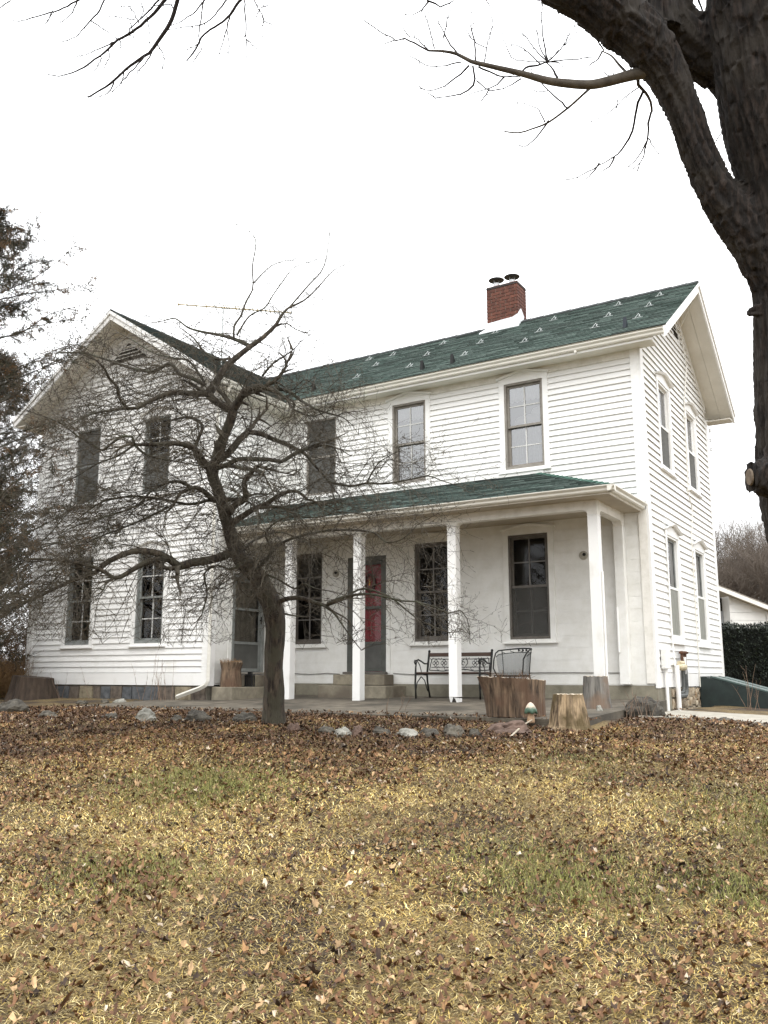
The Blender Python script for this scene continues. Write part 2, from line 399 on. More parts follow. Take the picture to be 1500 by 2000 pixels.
# water-table boards
MB().box(.001, .13, Z0-.01, .034, WD-.11, .735).build('skirt_board', PAINT, swl)
MB().box(XL+.14, -DP-.034, Z0-.01, XI-.13, -DP-.001, .735).build('skirt_board', PAINT, wwl)
# corner boards
hp(MB().box(.001,-.040,Z0-.02,.042,.13,ZS+.2), 'corner_board', PAINT, bevel=.004)
hp(MB().box(-.13,-.042,Z0+.05,.001,-.001,3.30), 'corner_board', PAINT_OLD, bevel=.004)
hp(MB().box(-.13,-.042,3.42,.001,-.001,ZS), 'corner_board', PAINT, bevel=.004)
hp(MB().box(.001,WD-.11,Z0-.02,.042,WD+.04,ZS), 'corner_board', PAINT, bevel=.004)
hp(MB().box(XL-.04,-DP-.040,Z0-.02,XL+.14,-DP-.001,ZS), 'corner_board', PAINT, bevel=.004)
hp(MB().box(XI-.13,-DP-.040,Z0-.02,XI+.001,-DP-.001,ZS), 'corner_board', PAINT, bevel=.004)
hp(MB().box(XI+.001,-DP-.040,Z0-.02,XI+.040,-DP+.13,ZS), 'corner_board', PAINT, bevel=.004)

# lower porch wall: painted masonry courses, fine joints
def courses(w, parent, u0, u1, z0, z1, blocks, seed):
    r = random.Random(seed); z = z0; row = 0
    while z < z1-.02:
        h = min(.196, z1-z); cuts = [(u0, u1)]
        for b in blocks:
            if b[2] < z+h*.55 and b[3] > z+h*.45:
                nc = []
                for (p, q) in cuts:
                    if p < b[0] < q: nc.append((p, b[0]))
                    if p < b[1] < q: nc.append((b[1], q))
                    if b[1] <= p or b[0] >= q: nc.append((p, q))
                cuts = nc
        for (p, q) in cuts:
            if q-p < .04: continue
            n = .0075+r.uniform(-.0015, .0015); g = .0012
            a = [w.P(p,.0005,z+g), w.P(q,.0005,z+g), w.P(q,n,z+g), w.P(p,n,z+g)]
            MB().hexa(a+[(k[0],k[1],z+h-g) for k in a]).build('wall_course', WALLP, parent)
        z += h; row += 1
courses(WF, fw, XI+.02, -.13, Z0+.03, 3.28, keep(O_lo, .17)+[(O_door[0]-.03, O_door[1]+.09, O_door[2]-.03, O_door[3]+.12)], 3)
courses(WI, wil, -DP+.13, 0, Z0+.03, 3.28, [(O_sd[0]-.1, O_sd[1]+.1, O_sd[2]-.03, O_sd[3]+.1)], 4)

# foundation
fo = hp(MB().box(XI-.0, -.025, -.1, -.01, .2, Z0+.02), 'foundation', FOUND)
hp(MB().box(-.01, -.028, -.2, .026, .78, Z0-.02), 'foundation', FOUND)
mort = hp(MB().box(-.01, .78, -.3, .012, WD, Z0-.02), 'rubble_foundation', MORTAR)
mort2 = hp(MB().box(XL, -DP-.0, -.1, XI, -DP+.3, Z0-.02), 'stone_foundation', mat('dark_mortar',(.10,.09,.07),.95,(.16,.14,.11),10))
hp(MB().box(XL, -DP+.3, -.1, XL+.2, WD, Z0-.02), 'foundation', FOUND)
def stone_piece(mb, w, p, q, za, zb, dep, r):
    c = [(p,za),(q,za),(q,zb),(p,zb)]; j = lambda a: r.uniform(-a, a)
    fr = [w.P(u+j(.015), dep+j(.012), z+j(.012)) for u, z in c]; bk = [w.P(u, -.05, z) for u, z in c]
    m = w.P((p+q)/2+j(.04), dep+.018, (za+zb)/2+j(.02))
    b = len(mb.v); mb.v += fr+bk+[m]
    mb.f += [(b,b+1,b+8),(b+1,b+2,b+8),(b+2,b+3,b+8),(b+3,b,b+8)]+[(b+i,b+4+i,b+4+(i+1)%4,b+(i+1)%4) for i in range(4)]
r = random.Random(8); u = XL+.02
while u < XI-.1:
    wd = r.uniform(.22, .42); q = min(u+wd, XI-.02)
    mb = MB(); stone_piece(mb, WW, u+.01, q-.012, .16, Z0-.045, .03, r)
    mb.build('foundation_stone', mat('stone_%d' % r.randrange(4), *[((.07,.055,.045),.9,(.16,.13,.10)), ((.16,.13,.085),.9,(.30,.26,.18)), ((.05,.055,.06),.9,(.12,.125,.13)), ((.11,.07,.05),.9,(.21,.15,.11))][r.randrange(4)], 9, bump=.008, bscale=30), mort2)
    u = q
u = .8
while u < 2.8:
    q = u+r.uniform(.13,.24); z = .0
    while z < Z0-.06:
        h = r.uniform(.12, .2); zb = min(z+h, Z0-.03); mb = MB(); stone_piece(mb, WS, u+.01, q-.01, z+.01, zb-.01, .03, r); mb.build('foundation_stone', mat('warm_stone', (.20,.13,.07), .9, (.46,.40,.30), 12, bump=.01, vary=.35), mort); z = zb
    u = q

# ---------------- windows
def wbox(mb, u0, n0, z0, u1, n1, z1): return mb.box(u0, -n1, z0, u1, -n0, z1)    # local: x=u, y=-n
def quad(mb, u0, z0, u1, z1, n): b=len(mb.v); mb.v += [(u0,-n,z0),(u1,-n,z0),(u1,-n,z1),(u0,-n,z1)]; mb.f.append((b,b+1,b+2,b+3)); return mb
def window(w, o, fm=TAUPE, glass=None, mm=MUNTIN, caps=.20, head=True, screen=None, curtain=None, casing=PAINT, shade=None, crown=.05, sashm=None, upper=None, deep=False, name='window'):
    u0, u1, z0, z1 = o; wd, h = u1-u0, z1-z0
    f = MB(); t = .035
    wbox(f,0,-.13,0,t,.022,h); wbox(f,wd-t,-.13,0,wd,.022,h); wbox(f,t,-.13,h-t,wd-t,.022,h); wbox(f,t,-.13,0,wd-t,.022,t+.01)
    fo_ = f.build(name, fm, house, bevel=.003); fo_.location = Vector(w.P(u0,0,z0)); fo_.rotation_euler = (0,0,w.rz()); fo_.matrix_parent_inverse = Matrix.Translation(-Vector(HL))
    B = lambda mb, n, m, **k: mb.build(n, m, fo_, **k)
    # casing, sill, head
    c = MB(); wbox(c,-C,.001,-.045,-.001,.036,h+.001); wbox(c,wd+.001,.001,-.045,wd+C,.036,h+.001)
    B(c, 'casing', casing, bevel=.003)
    B(wbox(MB(),-C-.02,.002,-.075,wd+C+.02,.075,-.046), 'sill', casing, bevel=.004)
    B(wbox(MB(),-.001,.003,-.045,wd+.001,.040,-.001), 'apron', casing)
    if head:
        mid = wd/2; a = .085; b = caps-.02
        ring = [(-C,-.001,h+.002),(wd+C,-.001,h+.002),(wd+C,-.001,h+a),(mid+.04,-.001,h+b),(mid-.04,-.001,h+b),(-C,-.001,h+a)]
        B(MB().prism(ring, (0,-.036,0)), 'head_board', casing)
        e = .035; cw = MB()
        P = [(-C-e,h+a-.004),(mid-.04,h+b),(mid+.04,h+b),(wd+C+e,h+a-.004)]
        for i in range(3):
            (xa,za),(xb,zb) = P[i],P[i+1]
            cw.hexa([(xa,-.002,za),(xb,-.002,zb),(xb,-crown*.7-.036,zb),(xa,-crown*.7-.036,za),(xa,-.002,za+.03),(xb,-.002,zb+.03),(xb,-crown-.036,zb+.03),(xa,-crown-.036,za+.03)])
        B(cw, 'head_crown', casing)
    sashm = sashm or fm
    hm = h*.5; s = .038
    for nm, za, zb, n in (('upper_sash', hm-.02, h-t, -.028), ('lower_sash', t+.01, hm+.02, -.068)):
        sb = MB(); ua, ub = t, wd-t
        wbox(sb,ua,n-.03,za,ua+s,n,zb); wbox(sb,ub-s,n-.03,za,ub,n,zb); wbox(sb,ua+s,n-.03,zb-s,ub-s,n,zb); wbox(sb,ua+s,n-.03,za,ub-s,n,za+s+(.015 if nm[0]=='l' else 0))
        so_ = B(sb, nm, sashm)
        um = (ua+ub)/2; zm = (za+zb)/2; m = MB()
        if mm:
            wbox(m,um-.011,n-.026,za+s,um+.011,n-.003,zb-s); wbox(m,ua+s,n-.024,zm-.010,um-.0115,n-.004,zm+.010); wbox(m,um+.0115,n-.024,zm-.010,ub-s,n-.004,zm+.010)
            m.build('muntin', mm, so_)
            for (pa,pb) in ((ua+s,um-.011),(um+.011,ub-s)):
                for (qa,qb) in ((za+s,zm-.01),(zm+.01,zb-s)):
                    g = quad(MB(), pa, qa, pb, qb, n-.015); g.build('pane', glass or GLASS, so_)
        else:
            quad(MB(), ua+s, za+s, ub-s, zb-s, n-.015).build('pane', glass or GLASS, so_)
    if screen == 'lower': B(quad(MB(), t, t+.01, wd-t, hm-.0, -.012), 'insect_screen', SCREENP if fm is DKFRAME else SCREEN)
    if screen == 'light': 
        B(quad(MB(), t, t+.05, wd-t, hm-.02, -.012), 'insect_screen', SCREENL)
        B(wbox(MB(),t,-.02,t-.005,wd-t,.006,t+.05), 'screen_rail', fm)
    if screen == 'full': B(quad(MB(), t, t+.01, wd-t, h-t, -.012), 'insect_screen', SCREEN)
    if screen: B(wbox(MB(),t,-.022,hm-.022,wd-t,-.004,hm+.018), 'meeting_rail', fm)
    if curtain == 'lace':
        # valance with scalloped lower edge, gathered cloth panels below
        nn = 60; v = []; fcs = []
        for i in range(nn+1):
            x = t+.03+(wd-2*t-.06)*i/nn; yy = .066+.006*math.sin(i*1.35)+.003*math.sin(i*.5)
            v += [(x,yy,h-.05),(x,yy+.006,h*.80-.022*abs(math.sin(i*math.pi/10)))]
        for i in range(nn): fcs.append((2*i,2*i+2,2*i+3,2*i+1))
        q = MB(); q.v, q.f = v, fcs; B(q, 'valance', CURT)
        v = []; fcs = []
        for i in range(nn+1):
            x = t+.02+(wd-2*t-.04)*i/nn; yy = .104+.010*math.sin(i*.9)+.005*math.sin(i*.37+1)
            v += [(x,yy,hm-.03),(x,yy+.004,.05)]
        for i in range(nn): fcs.append((2*i,2*i+2,2*i+3,2*i+1))
        q = MB(); q.v, q.f = v, fcs; B(q, 'cafe_curtain', CURT)
    if curtain == 'bedding' : pass
    if shade is not None: 
        B(quad(MB(), t+.02, shade[0]*h, wd-t-.02, shade[1]*h, -.050), 'roller_shade', SHADE)
    if upper == 'dark': B(quad(MB(), t+.02, .03, wd-t-.02, h-.03, -.128), 'room_darkness', DARKIN)  # near-black sheet painted in as the unlit room
    return fo_
w1 = window(WF, O_up[0], curtain='lace', glass=GLASS3)
# pillows on the bed behind the right upper window
pm = MB()
def pillow(mb, c, sx, sy, sz, rot=0):
    n1, n2 = 14, 8; b = len(mb.v)
    for j in range(n2+1):
        ph = -math.pi/2+math.pi*j/n2
        for i in range(n1):
            th = 2*math.pi*i/n1; sp = lambda a, e: math.copysign(abs(a)**e, a)
            x = sx*sp(math.cos(th), .5)*abs(math.cos(ph))**.6; y = sy*math.sin(th)*abs(math.cos(ph))**.6; z = sz*sp(math.sin(ph), .8)
            cr_, sr = math.cos(rot), math.sin(rot)
            mb.v.append((c[0]+x*cr_-z*sr, c[1]+y, c[2]+x*sr+z*cr_))
    for j in range(n2):
        for i in range(n1): i2=(i+1)%n1; mb.f.append((b+j*n1+i,b+j*n1+i2,b+(j+1)*n1+i2,b+(j+1)*n1+i))
    return mb
pillow(pm, (.36,.15,.87), .25,.05,.13, .06); pm.build('pillow', PILLOW, w1, smooth=True)
pm = MB(); pillow(pm, (.56,.16,.97), .13,.04,.15, .12); pm.build('pillow', PILLOW, w1, smooth=True)
window(WF, O_up[1], curtain='lace', glass=GLASS3)
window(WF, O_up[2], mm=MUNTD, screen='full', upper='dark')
for k, o in enumerate(O_lo):
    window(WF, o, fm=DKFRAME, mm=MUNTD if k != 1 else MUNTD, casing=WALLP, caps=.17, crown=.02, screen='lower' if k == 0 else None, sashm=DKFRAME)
window(WS, glass=GLASS2, o=O_s[0], fm=PAINT, mm=None, screen='lower', shade=(.48,.97), crown=.07)
window(WS, glass=GLASS2, o=O_s[1], fm=PAINT, mm=None, screen='lower', shade=(.48,.74), crown=.07)
window(WS, glass=GLASS2, o=O_s[2], fm=PAINT, mm=None, screen='light', crown=.07, sashm=GREYF)
window(WS, glass=GLASS2, o=O_s[3], fm=PAINT, mm=None, screen='light', crown=.07, sashm=GREYF)
window(WW, O_w[0], fm=GREYF, mm=MUNTD, screen='full')
window(WW, O_w[1], fm=GREYF, mm=MUNTIN, screen='lower')
window(WW, O_w[2], fm=GREYF, mm=MUNTIN)
window(WW, O_w[3], fm=GREYF, mm=MUNTIN)

# ---------------- doors
def door(w, o, red, label):
    u0, u1, z0, z1 = o; wd, h = u1-u0, z1-z0
    f = MB(); t = .065; tl = .14 if red else .05
    wbox(f,0,-.13,0,tl,.03,h); wbox(f,wd-t,-.13,0,wd,.03,h); wbox(f,tl,-.13,h-t-.02,wd-t,.03,h)
    d = f.build('door_frame', GREYF if not red else mat('dark_grey_frame',(.055,.058,.05),.5,(.085,.088,.078),8), house, bevel=.003); d.location = Vector(w.P(u0,0,z0)); d.rotation_euler = (0,0,w.rz()); d.matrix_parent_inverse = Matrix.Translation(-Vector(HL))
    B = lambda mb, n, m, **k: mb.build(n, m, d, **k)
    c = MB(); wbox(c,wd+.001,.001,-.02,wd+.085,.02,h+.09); wbox(c,-.085 if not red else -.02,.001,-.02,-.001,.02,h+.09); wbox(c,-.001,.002,h+.001,wd+.001,.022,h+.09)
    B(c, 'casing', WALLP)
    if red:
        B(wbox(MB(),tl,-.12,.0,wd-t,-.085,h-t-.02), 'red_door', RED, label='dark red inner door behind the storm door glass')
        for (za,zb) in ((.62,1.05),(1.2,1.95)): 
            for (ua,ub) in ((tl+.08,tl+.28),(wd-t-.30,wd-t-.08)): 
                m=MB(); wbox(m,ua,-.085,za,ua+.012,-.078,zb); wbox(m,ub-.012,-.085,za,ub,-.078,zb); wbox(m,ua+.012,-.085,za,ub-.012,-.078,za+.012); wbox(m,ua+.012,-.085,zb-.012,ub-.012,-.078,zb); B(m,'panel_moulding',RED)
        # reflection of an oval hanging, modelled as a ring with a painted highlight strip
        w_ = MB(); pts = [((tl+wd-t)/2-.02+.10*math.cos(a*math.pi/12), .070, 1.66+.15*math.sin(a*math.pi/12)) for a in range(25)]
        w_.tube(pts, .032, 6, cap=False); B(w_, 'oval_reflection', REFLOVAL, smooth=True)
        B(wbox(MB(),(tl+wd-t)/2-.035,-.07,1.60,(tl+wd-t)/2-.015,-.055,1.72), 'highlight_strip', GOLD)
    sm_ = GREYF if not red else mat('dark_grey_frame', (0,0,0))
    s = MB(); a, b = tl+.004, wd-t-.004; ss = .055
    wbox(s,a,-.045,.01,a+ss,-.008,h-t-.03); wbox(s,b-ss,-.045,.01,b,-.008,h-t-.03); wbox(s,a+ss,-.045,h-t-.03-ss,b-ss,-.008,h-t-.03)
    kick = .50 if red else .52
    wbox(s,a+ss,-.045,kick,b-ss,-.008,kick+.05); wbox(s,a+ss,-.045,1.16,b-ss,-.010,1.21)
    wbox(s,a+ss,-.045,.01,b-ss,-.008,.07)
    so_ = B(s, 'storm_door', sm_)
    wbox(MB(),a+ss,-.035,.07,b-ss,-.018,kick).build('kick_panel', mat('kick_panel_paint',(.055,.055,.05),.45,(.085,.085,.078),3), so_)
    for (za,zb) in ((kick+.05,1.16),(1.21,h-t-.03-ss)): quad(MB(),a+ss,za,b-ss,zb,-.028).build('pane', GLASS, so_)
    hx = b-.03 if not red else a+.03
    m = MB(); wbox(m,hx-.008,-.008,.98,hx+.008,.035,1.0); wbox(m,hx-.009,.022,.92,hx+.009,.036,1.06); m.build('handle', BLACKM, so_)
    if not red:
        q = MB(); nn=40
        for i in range(nn+1):
            x = tl+.03+(wd-t-tl-.06)*i/nn; yy = .10+.01*math.sin(i*.8); q.v += [(x,yy,h-.15),(x,yy,.55)]
        for i in range(nn): q.f.append((2*i,2*i+2,2*i+3,2*i+1))
        B(q, 'door_curtain', mat('dim_curtain', (.16,.145,.115), .9, (.22,.20,.16), 6))
    return d
door(WF, O_door, True, '')
door(WI, O_sd, False, '')
hp(MB().box(O_door[0]-.05,-.10,O_door[2]-.045,O_door[1]+.03,.1,O_door[2]-.002), 'threshold', DKFRAME)
hp(MB().box(XI-.05,O_sd[0]-.03,O_sd[2]-.04,XI+.08,O_sd[1]+.03,O_sd[2]-.002), 'threshold', TAUPE)

# ---------------- roofs
def slab(name, ring, th, m=SOFFIT, parent=house, **k):
    ring = [Vector(p) for p in ring]; n = (ring[1]-ring[0]).cross(ring[2]-ring[1]).normalized()
    if n.z < 0: n = -n
    return MB().prism(ring, -n*th).build(name, m, parent, off=HL if parent is house else None, **k)
def shingles(parent, origin, U, Sd, length, height, clip=None, e=.112, seed=1, name='shingles', dark=1.0):
    """individual tabs, course by course; clip(t)->(ua,ub) along the eave at slope distance t"""
    r = np.random.default_rng(seed); U = np.array(U, float); U /= np.linalg.norm(U); Sd = np.array(Sd, float); Sd /= np.linalg.norm(Sd); N = np.cross(U, Sd)
    if N[2] < 0: N = -N
    V, Fc, Cc = [], [], []; t = 0; O = np.array(origin, float); row = 0
    while t < height-.01:
        a, b = (0, length) if clip is None else clip(t+e/2)
        u = a; tt = min(t+e*1.25, height); row += 1
        rowdark = r.uniform(.85, 1.1)
        while u < b-.01:
            w = r.uniform(.14, .5); q = min(u+w, b)
            if b-q < .05: q = b
            hi = .016+r.uniform(0, .008); dt = r.choice([0, 0, 0, .007])+r.uniform(-.002, .002)
            p = lambda uu, s, n: O+U*uu+Sd*s+N*n
            bi = len(V)
            V += [p(u,t-dt,.001), p(q,t-dt,.001), p(q,t-dt,hi), p(u,t-dt,hi), p(q,tt,.003), p(u,tt,.003)]
            Fc += [(bi,bi+1,bi+2,bi+3), (bi+3,bi+2,bi+4,bi+5), (bi,bi+3,bi+5,bi+5), (bi+1,bi+4,bi+2,bi+2)]
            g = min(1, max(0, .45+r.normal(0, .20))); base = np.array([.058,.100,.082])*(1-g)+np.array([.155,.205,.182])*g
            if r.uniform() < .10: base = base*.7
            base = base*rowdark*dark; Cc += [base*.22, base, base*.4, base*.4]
            u = q
        t += e
    F3 = []; C3 = []
    for q, c in zip(Fc, Cc):
        if q[2] == q[3]: F3.append(q[:3]); C3.append(c)
        else: F3 += [(q[0],q[1],q[2]), (q[0],q[2],q[3])]; C3 += [c, c]
    return fastmesh(name, np.array(V), np.array(F3), SHING, parent, kind='stuff', col=np.array(C3))
EY = -.345; EZ = ZE+(EY+.426)*K1
mr_ = slab('main_roof', [(XR,EY,EZ), (RX-.03,EY,EZ), (RX-.03,YR,ZR), (XR,YR,ZR)], .085)
mr2 = slab('main_roof', [(XR,WD-EY,EZ), (XR,YR,ZR), (RX-.03,YR,ZR), (RX-.03,WD-EY,EZ)], .085)
sl = math.hypot(YR-EY, ZR-EZ)
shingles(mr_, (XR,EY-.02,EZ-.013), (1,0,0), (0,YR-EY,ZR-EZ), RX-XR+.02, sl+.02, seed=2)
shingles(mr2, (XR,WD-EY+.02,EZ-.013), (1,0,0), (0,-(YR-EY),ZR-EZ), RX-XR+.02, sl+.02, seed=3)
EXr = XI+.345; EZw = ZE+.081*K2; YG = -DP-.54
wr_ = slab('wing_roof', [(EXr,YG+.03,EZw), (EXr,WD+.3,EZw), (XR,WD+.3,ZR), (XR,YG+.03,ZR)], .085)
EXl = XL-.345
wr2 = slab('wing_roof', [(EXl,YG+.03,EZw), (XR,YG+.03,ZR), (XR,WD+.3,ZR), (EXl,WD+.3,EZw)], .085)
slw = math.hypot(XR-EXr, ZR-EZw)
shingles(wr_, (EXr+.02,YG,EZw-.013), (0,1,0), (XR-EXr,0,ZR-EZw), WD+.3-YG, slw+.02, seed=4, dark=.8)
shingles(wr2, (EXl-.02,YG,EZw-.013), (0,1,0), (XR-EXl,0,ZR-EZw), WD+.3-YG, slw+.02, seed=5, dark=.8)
# ridge caps
rc = MB(); x = XR-.1
while x < RX+.0:
    x2 = min(x+.29, RX+.01); z = ZR+.028+rnd.uniform(0,.006); j = .15
    for s_ in (-1, 1):
        rc.hexa([(x,YR,z-.012),(x2,YR,z-.006),(x2,YR+s_*j,z-.006-j*K1),(x,YR+s_*j,z-.014-j*K1),(x,YR,z+.004),(x2,YR,z+.012),(x2,YR+s_*j,z+.012-j*K1),(x,YR+s_*j,z+.002-j*K1)])
    x = x2
rc.build('ridge_cap', DKRIDGE, mr_)
rc = MB(); y = YG-.01
while y < YR:
    y2 = y+.29; z = ZR+.028; j = .15
    for s_ in (-1, 1):
        rc.hexa([(XR,y,z-.006),(XR,y2,z-.012),(XR+s_*j,y2,z-.014-j*K2),(XR+s_*j,y,z-.006-j*K2),(XR,y,z+.012),(XR,y2,z+.004),(XR+s_*j,y2,z+.002-j*K2),(XR+s_*j,y,z+.012-j*K2)])
    y = y2
rc.build('ridge_cap', DKRIDGE, wr_)
# rake boards and soffits, right gable
for s_ in (-1, 1):
    ye = YR+s_*(YR-EY+.02); ze = EZ-.005
    for (xa, xb, top, bot, nm, m) in ((RX-.03, RX, .0, .20, 'rake_board', PAINT), (RX, RX+.025, .0, .07, 'rake_moulding', PAINT), (-.0, .035, .10, .26, 'gable_frieze', PAINT)):
        tt = 1.0 if nm != 'gable_frieze' else .86
        p0 = Vector((0, YR, ZR+.0)); p1 = Vector((0, YR+(ye-YR)*tt, ZR+(ze-ZR)*tt))
        rg = [(xa,p0.y,p0.z-top),(xa,p1.y,p1.z-top),(xa,p1.y,p1.z-bot),(xa,p0.y,p0.z-bot)]
        MB().prism(rg, (xb-xa,0,0)).build(nm, m, mr_ if s_ < 0 else mr2)
    # plank seams under the rake: soffit boards with a joint
    p0 = (YR, ZR-.108); p1 = (YR+(ye-YR), ze-.108)
    for (xa, xb) in ((.036,.27),(.276,.508)):
        rg = [(xa,p0[0],p0[1]),(xa,p1[0],p1[1]),(xa,p1[0],p1[1]-.014),(xa,p0[0],p0[1]-.014)]
        MB().prism(rg, (xb-xa,0,0)).build('soffit_board', SOFFIT, mr_ if s_ < 0 else mr2)
# rake boards, wing gable (double moulding)
for s_ in (-1, 1):
    xe = XR+s_*(XR-EXl+.02); ze = EZw-.005
    for (yb, ya_, top, bot, nm, m) in ((YG+.03, YG, .0, .19, 'rake_board', PAINT), (YG, YG-.025, .0, .075, 'rake_moulding', PAINT), (-DP, -DP-.035, .10, .26, 'gable_frieze', PAINT)):
        tt = 1.0 if nm != 'gable_frieze' else .86
        p1 = (XR+(xe-XR)*tt, ZR+(ze-ZR)*tt)
        rg = [(XR,yb,ZR-top),(p1[0],yb,p1[1]-top),(p1[0],yb,p1[1]-bot),(XR,yb,ZR-bot)]
        MB().prism(rg, (0,ya_-yb,0)).build(nm, m, wr_ if s_ > 0 else wr2)
    for (yb, ya_) in ((-DP-.036,-DP-.27),(-DP-.276,-DP-.508)):
        rg = [(XR,yb,ZR-.108),(xe,yb,ze-.108),(xe,yb,ze-.122),(XR,yb,ZR-.122)]
        MB().prism(rg, (0,ya_-yb,0)).build('soffit_board', SOFFIT, wr_ if s_ > 0 else wr2)
# eave soffits (boxed) and fascia
hp(MB().box(XI+.33,-.335,ZS-.02,.30,-.0,ZS+.0), 'eave_soffit', SOFFIT)
hp(MB().box(XI+.0,-DP-.2,ZS-.02,XI+.33,-.0,ZS-.0), 'eave_soffit', SOFFIT)
hp(MB().box(XI+.33,-.345,ZS-.03,RX-.2,-.325,EZ-.03), 'fascia', PAINT)
hp(MB().box(-.0,WD+.0,ZS-.02,RX-.03,WD+.33,ZS), 'eave_soffit', SOFFIT)
hp(MB().box(XL-.33,-DP-.5,ZS-.02,XL,2,ZS), 'eave_soffit', SOFFIT)
hp(MB().box(-.0,WD+.33,ZS-.02,RX-.03,WD+.345,EZ-.04), 'fascia', PAINT)
# gutters: K profile swept along an edge
def gutter(p0, p1, outv, name='gutter', w=.10, h=.095):
    p0, p1, o = Vector(p0), Vector(p1), Vector(outv); zz = Vector((0,0,1))
    prof = [(0,0),(0,-h),(w*.45,-h),(w*.62,-h*.80),(w*.66,-h*.50),(w*.95,-h*.22),(w,-.012),(w,0),(w-.015,0),(w-.012,-.014),(w*.84,-h*.25),(w*.55,-h*.5),(w*.5,-h*.78),(.006,-h*.9),(.006,0)]
    ring = [p0+o*a+zz*b for a, b in prof]
    g = MB(); n = len(ring); d = p1-p0; g.v = [tuple(q) for q in ring]+[tuple(q+d) for q in ring]
    for i in range(n): j = (i+1) % n; g.f.append((i, n+i, n+j, j))
    for base, e in ((0, -1), (n, 1)):      # end caps
        k = [0,1,2,3,4,5,6,7]; g.f.append(tuple(base+q for q in (k if e > 0 else k[::-1])))
    return hp(g, name, GUTTER)
gutter((XI+.345,-.346,ZE-.008), (RX-.02,-.346,ZE-.008), (0,-1,0), w=.085)
gutter((XI+.346,-DP-.5,ZE-.008), (XI+.346,-.43,ZE-.008), (1,0,0), w=.085)
gutter((RX-.02,WD+.346,ZE-.008), (XI,WD+.346,ZE-.008), (0,1,0), w=.085)
gutter((XL-.346,-.2,ZE-.01), (XL-.346,-DP-.5,ZE-.01), (-1,0,0), w=.085)
hp(MB().box(-.95,-.40,ZE-.14,-.91,-.36,ZE-.10), 'gutter_outlet', GUTTER)
# louvred gable vents
def vent(w, tri, parent, n=4):
    (ua,za),(ub,zb),(uc,zc) = tri
    MB().prism([w.P(ua,.002,za), w.P(ub,.002,zb), w.P(uc,.002,zc)], Vector(w.P(0,.02,0))-Vector(w.P(0,0,0))).build('vent_dark_panel', DARKIN, parent)  # solid dark panel stands in for the shade behind the louvres
    for i in range(1, n):
        t = i/n; a = (ua+(uc-ua)*t, za+(zc-za)*t); b = (ub+(uc-ub)*t, zb+(zc-zb)*t)
        a_ = Vector(w.P(a[0],.022,a[1])); b_ = Vector(w.P(b[0],.022,b[1])); dn = Vector(w.P(0,.03,0))-Vector(w.P(0,0,0))
        MB().hexa([a_, b_, b_+dn-Vector((0,0,.03)), a_+dn-Vector((0,0,.03)), a_+Vector((0,0,.012)), b_+Vector((0,0,.012)), b_+dn-Vector((0,0,.018)), a_+dn-Vector((0,0,.018))]).build('louvre', PAINT_OLD, parent)
vent(WS, ((2.05,7.16),(2.93,7.16),(2.49,7.50)), swl, 5)
vent(WW, ((-10.55,7.14),(-9.45,7.14),(-10.0,7.52)), wwl, 5)

# ---------------- chimney
ch = hp(MB().box(-3.74,2.28,7.85,-3.06,2.72,8.86), 'chimney', BRICKMORT)
bw, bh, gp = .205, .062, .012
fx0, fx1, fy0, fy1 = -3.755, -3.045, 2.265, 2.735; z = 8.02; row = 0
while z < 8.84:
    u = fx0-(0 if row % 2 == 0 else bw*.5+gp*.5)
    while u < fx1-.02:
        a, b = max(u, fx0), min(u+bw, fx1)
        if b-a > .03:
            for y0_, y1_ in ((fy0, fy0+.1), (fy1-.1, fy1)):
                j = rnd.uniform(-.002, .002); MB().box(a, y0_+j, z, b, y1_+j, z+bh).build('brick', BRICK, ch)
        u += bw+gp
    v = fy0+.1+gp if row % 2 == 0 else fy0+.1+gp-.05
    v = fy0+.112
    segs = [(v, v+.10), (v+.112, fy1-.112)] if row % 2 == 0 else [(v, fy1-.112)]
    for a, b in segs:
        if b-a > .02:
            MB().box(fx1-.1, a, z, fx1-.001, b, z+bh).build('brick', BRICK, ch); MB().box(fx0+.001, a, z, fx0+.1, b, z+bh).build('brick', BRICK, ch)
    z += bh+gp; row += 1
MB().box(fx0-.005,fy0-.005,8.845,fx1+.005,fy1+.005,8.875).build('chimney_crown', DKRIDGE, ch)
fl = MB(); zf = lambda y: ZR-abs(YR-y)*K1
fl.prism([(fx0-.03,fy0-.02,zf(fy0)-.02),(fx1+.03,fy0-.02,zf(fy0)-.02),(fx1+.03,fy0-.02,8.16),(fx1-.12,fy0-.02,8.10),(fx0-.03,fy0-.02,8.07)], (0,.018,0))
fl.prism([(fx0-.10,fy0-.20,zf(fy0-.2)+.045),(fx1+.10,fy0-.20,zf(fy0-.2)+.045),(fx1+.03,fy0-.015,zf(fy0)+.06),(fx0-.03,fy0-.015,zf(fy0)+.06)], (0,0,-.03))
fl.prism([(fx1+.005,fy0-.01,zf(fy0)-.02),(fx1+.005,YR,ZR),(fx1+.005,YR+.05,ZR+.12),(fx1+.005,fy0+.12,8.30),(fx1+.005,fy0-.01,8.16)], (.02,0,0))
fl.build('flashing', FLASH, ch)
for cx, cy, zt in ((-3.60,2.45,0), (-3.28,2.55,.04)):
    p = MB().lathe((cx,cy,8.86), [(.066,0),(.066,.075),(.07,.08),(.07,.10),(.066,.105),(.066,.17+zt)], 16).build('flue_pipe', FLASH, ch, smooth=False)
    for a in (0, 2.1, 4.2): MB().box(cx+.06*math.cos(a)-.006, cy+.06*math.sin(a)-.006, 9.0+zt, cx+.06*math.cos(a)+.006, cy+.06*math.sin(a)+.006, 9.115+zt).build('cap_strut', GALV, p)
    MB().lathe((cx,cy,9.10+zt), [(.165,0),(.17,.006),(.10,.04),(.02,.055)], 24).build('flue_cap', BLACKM, p)

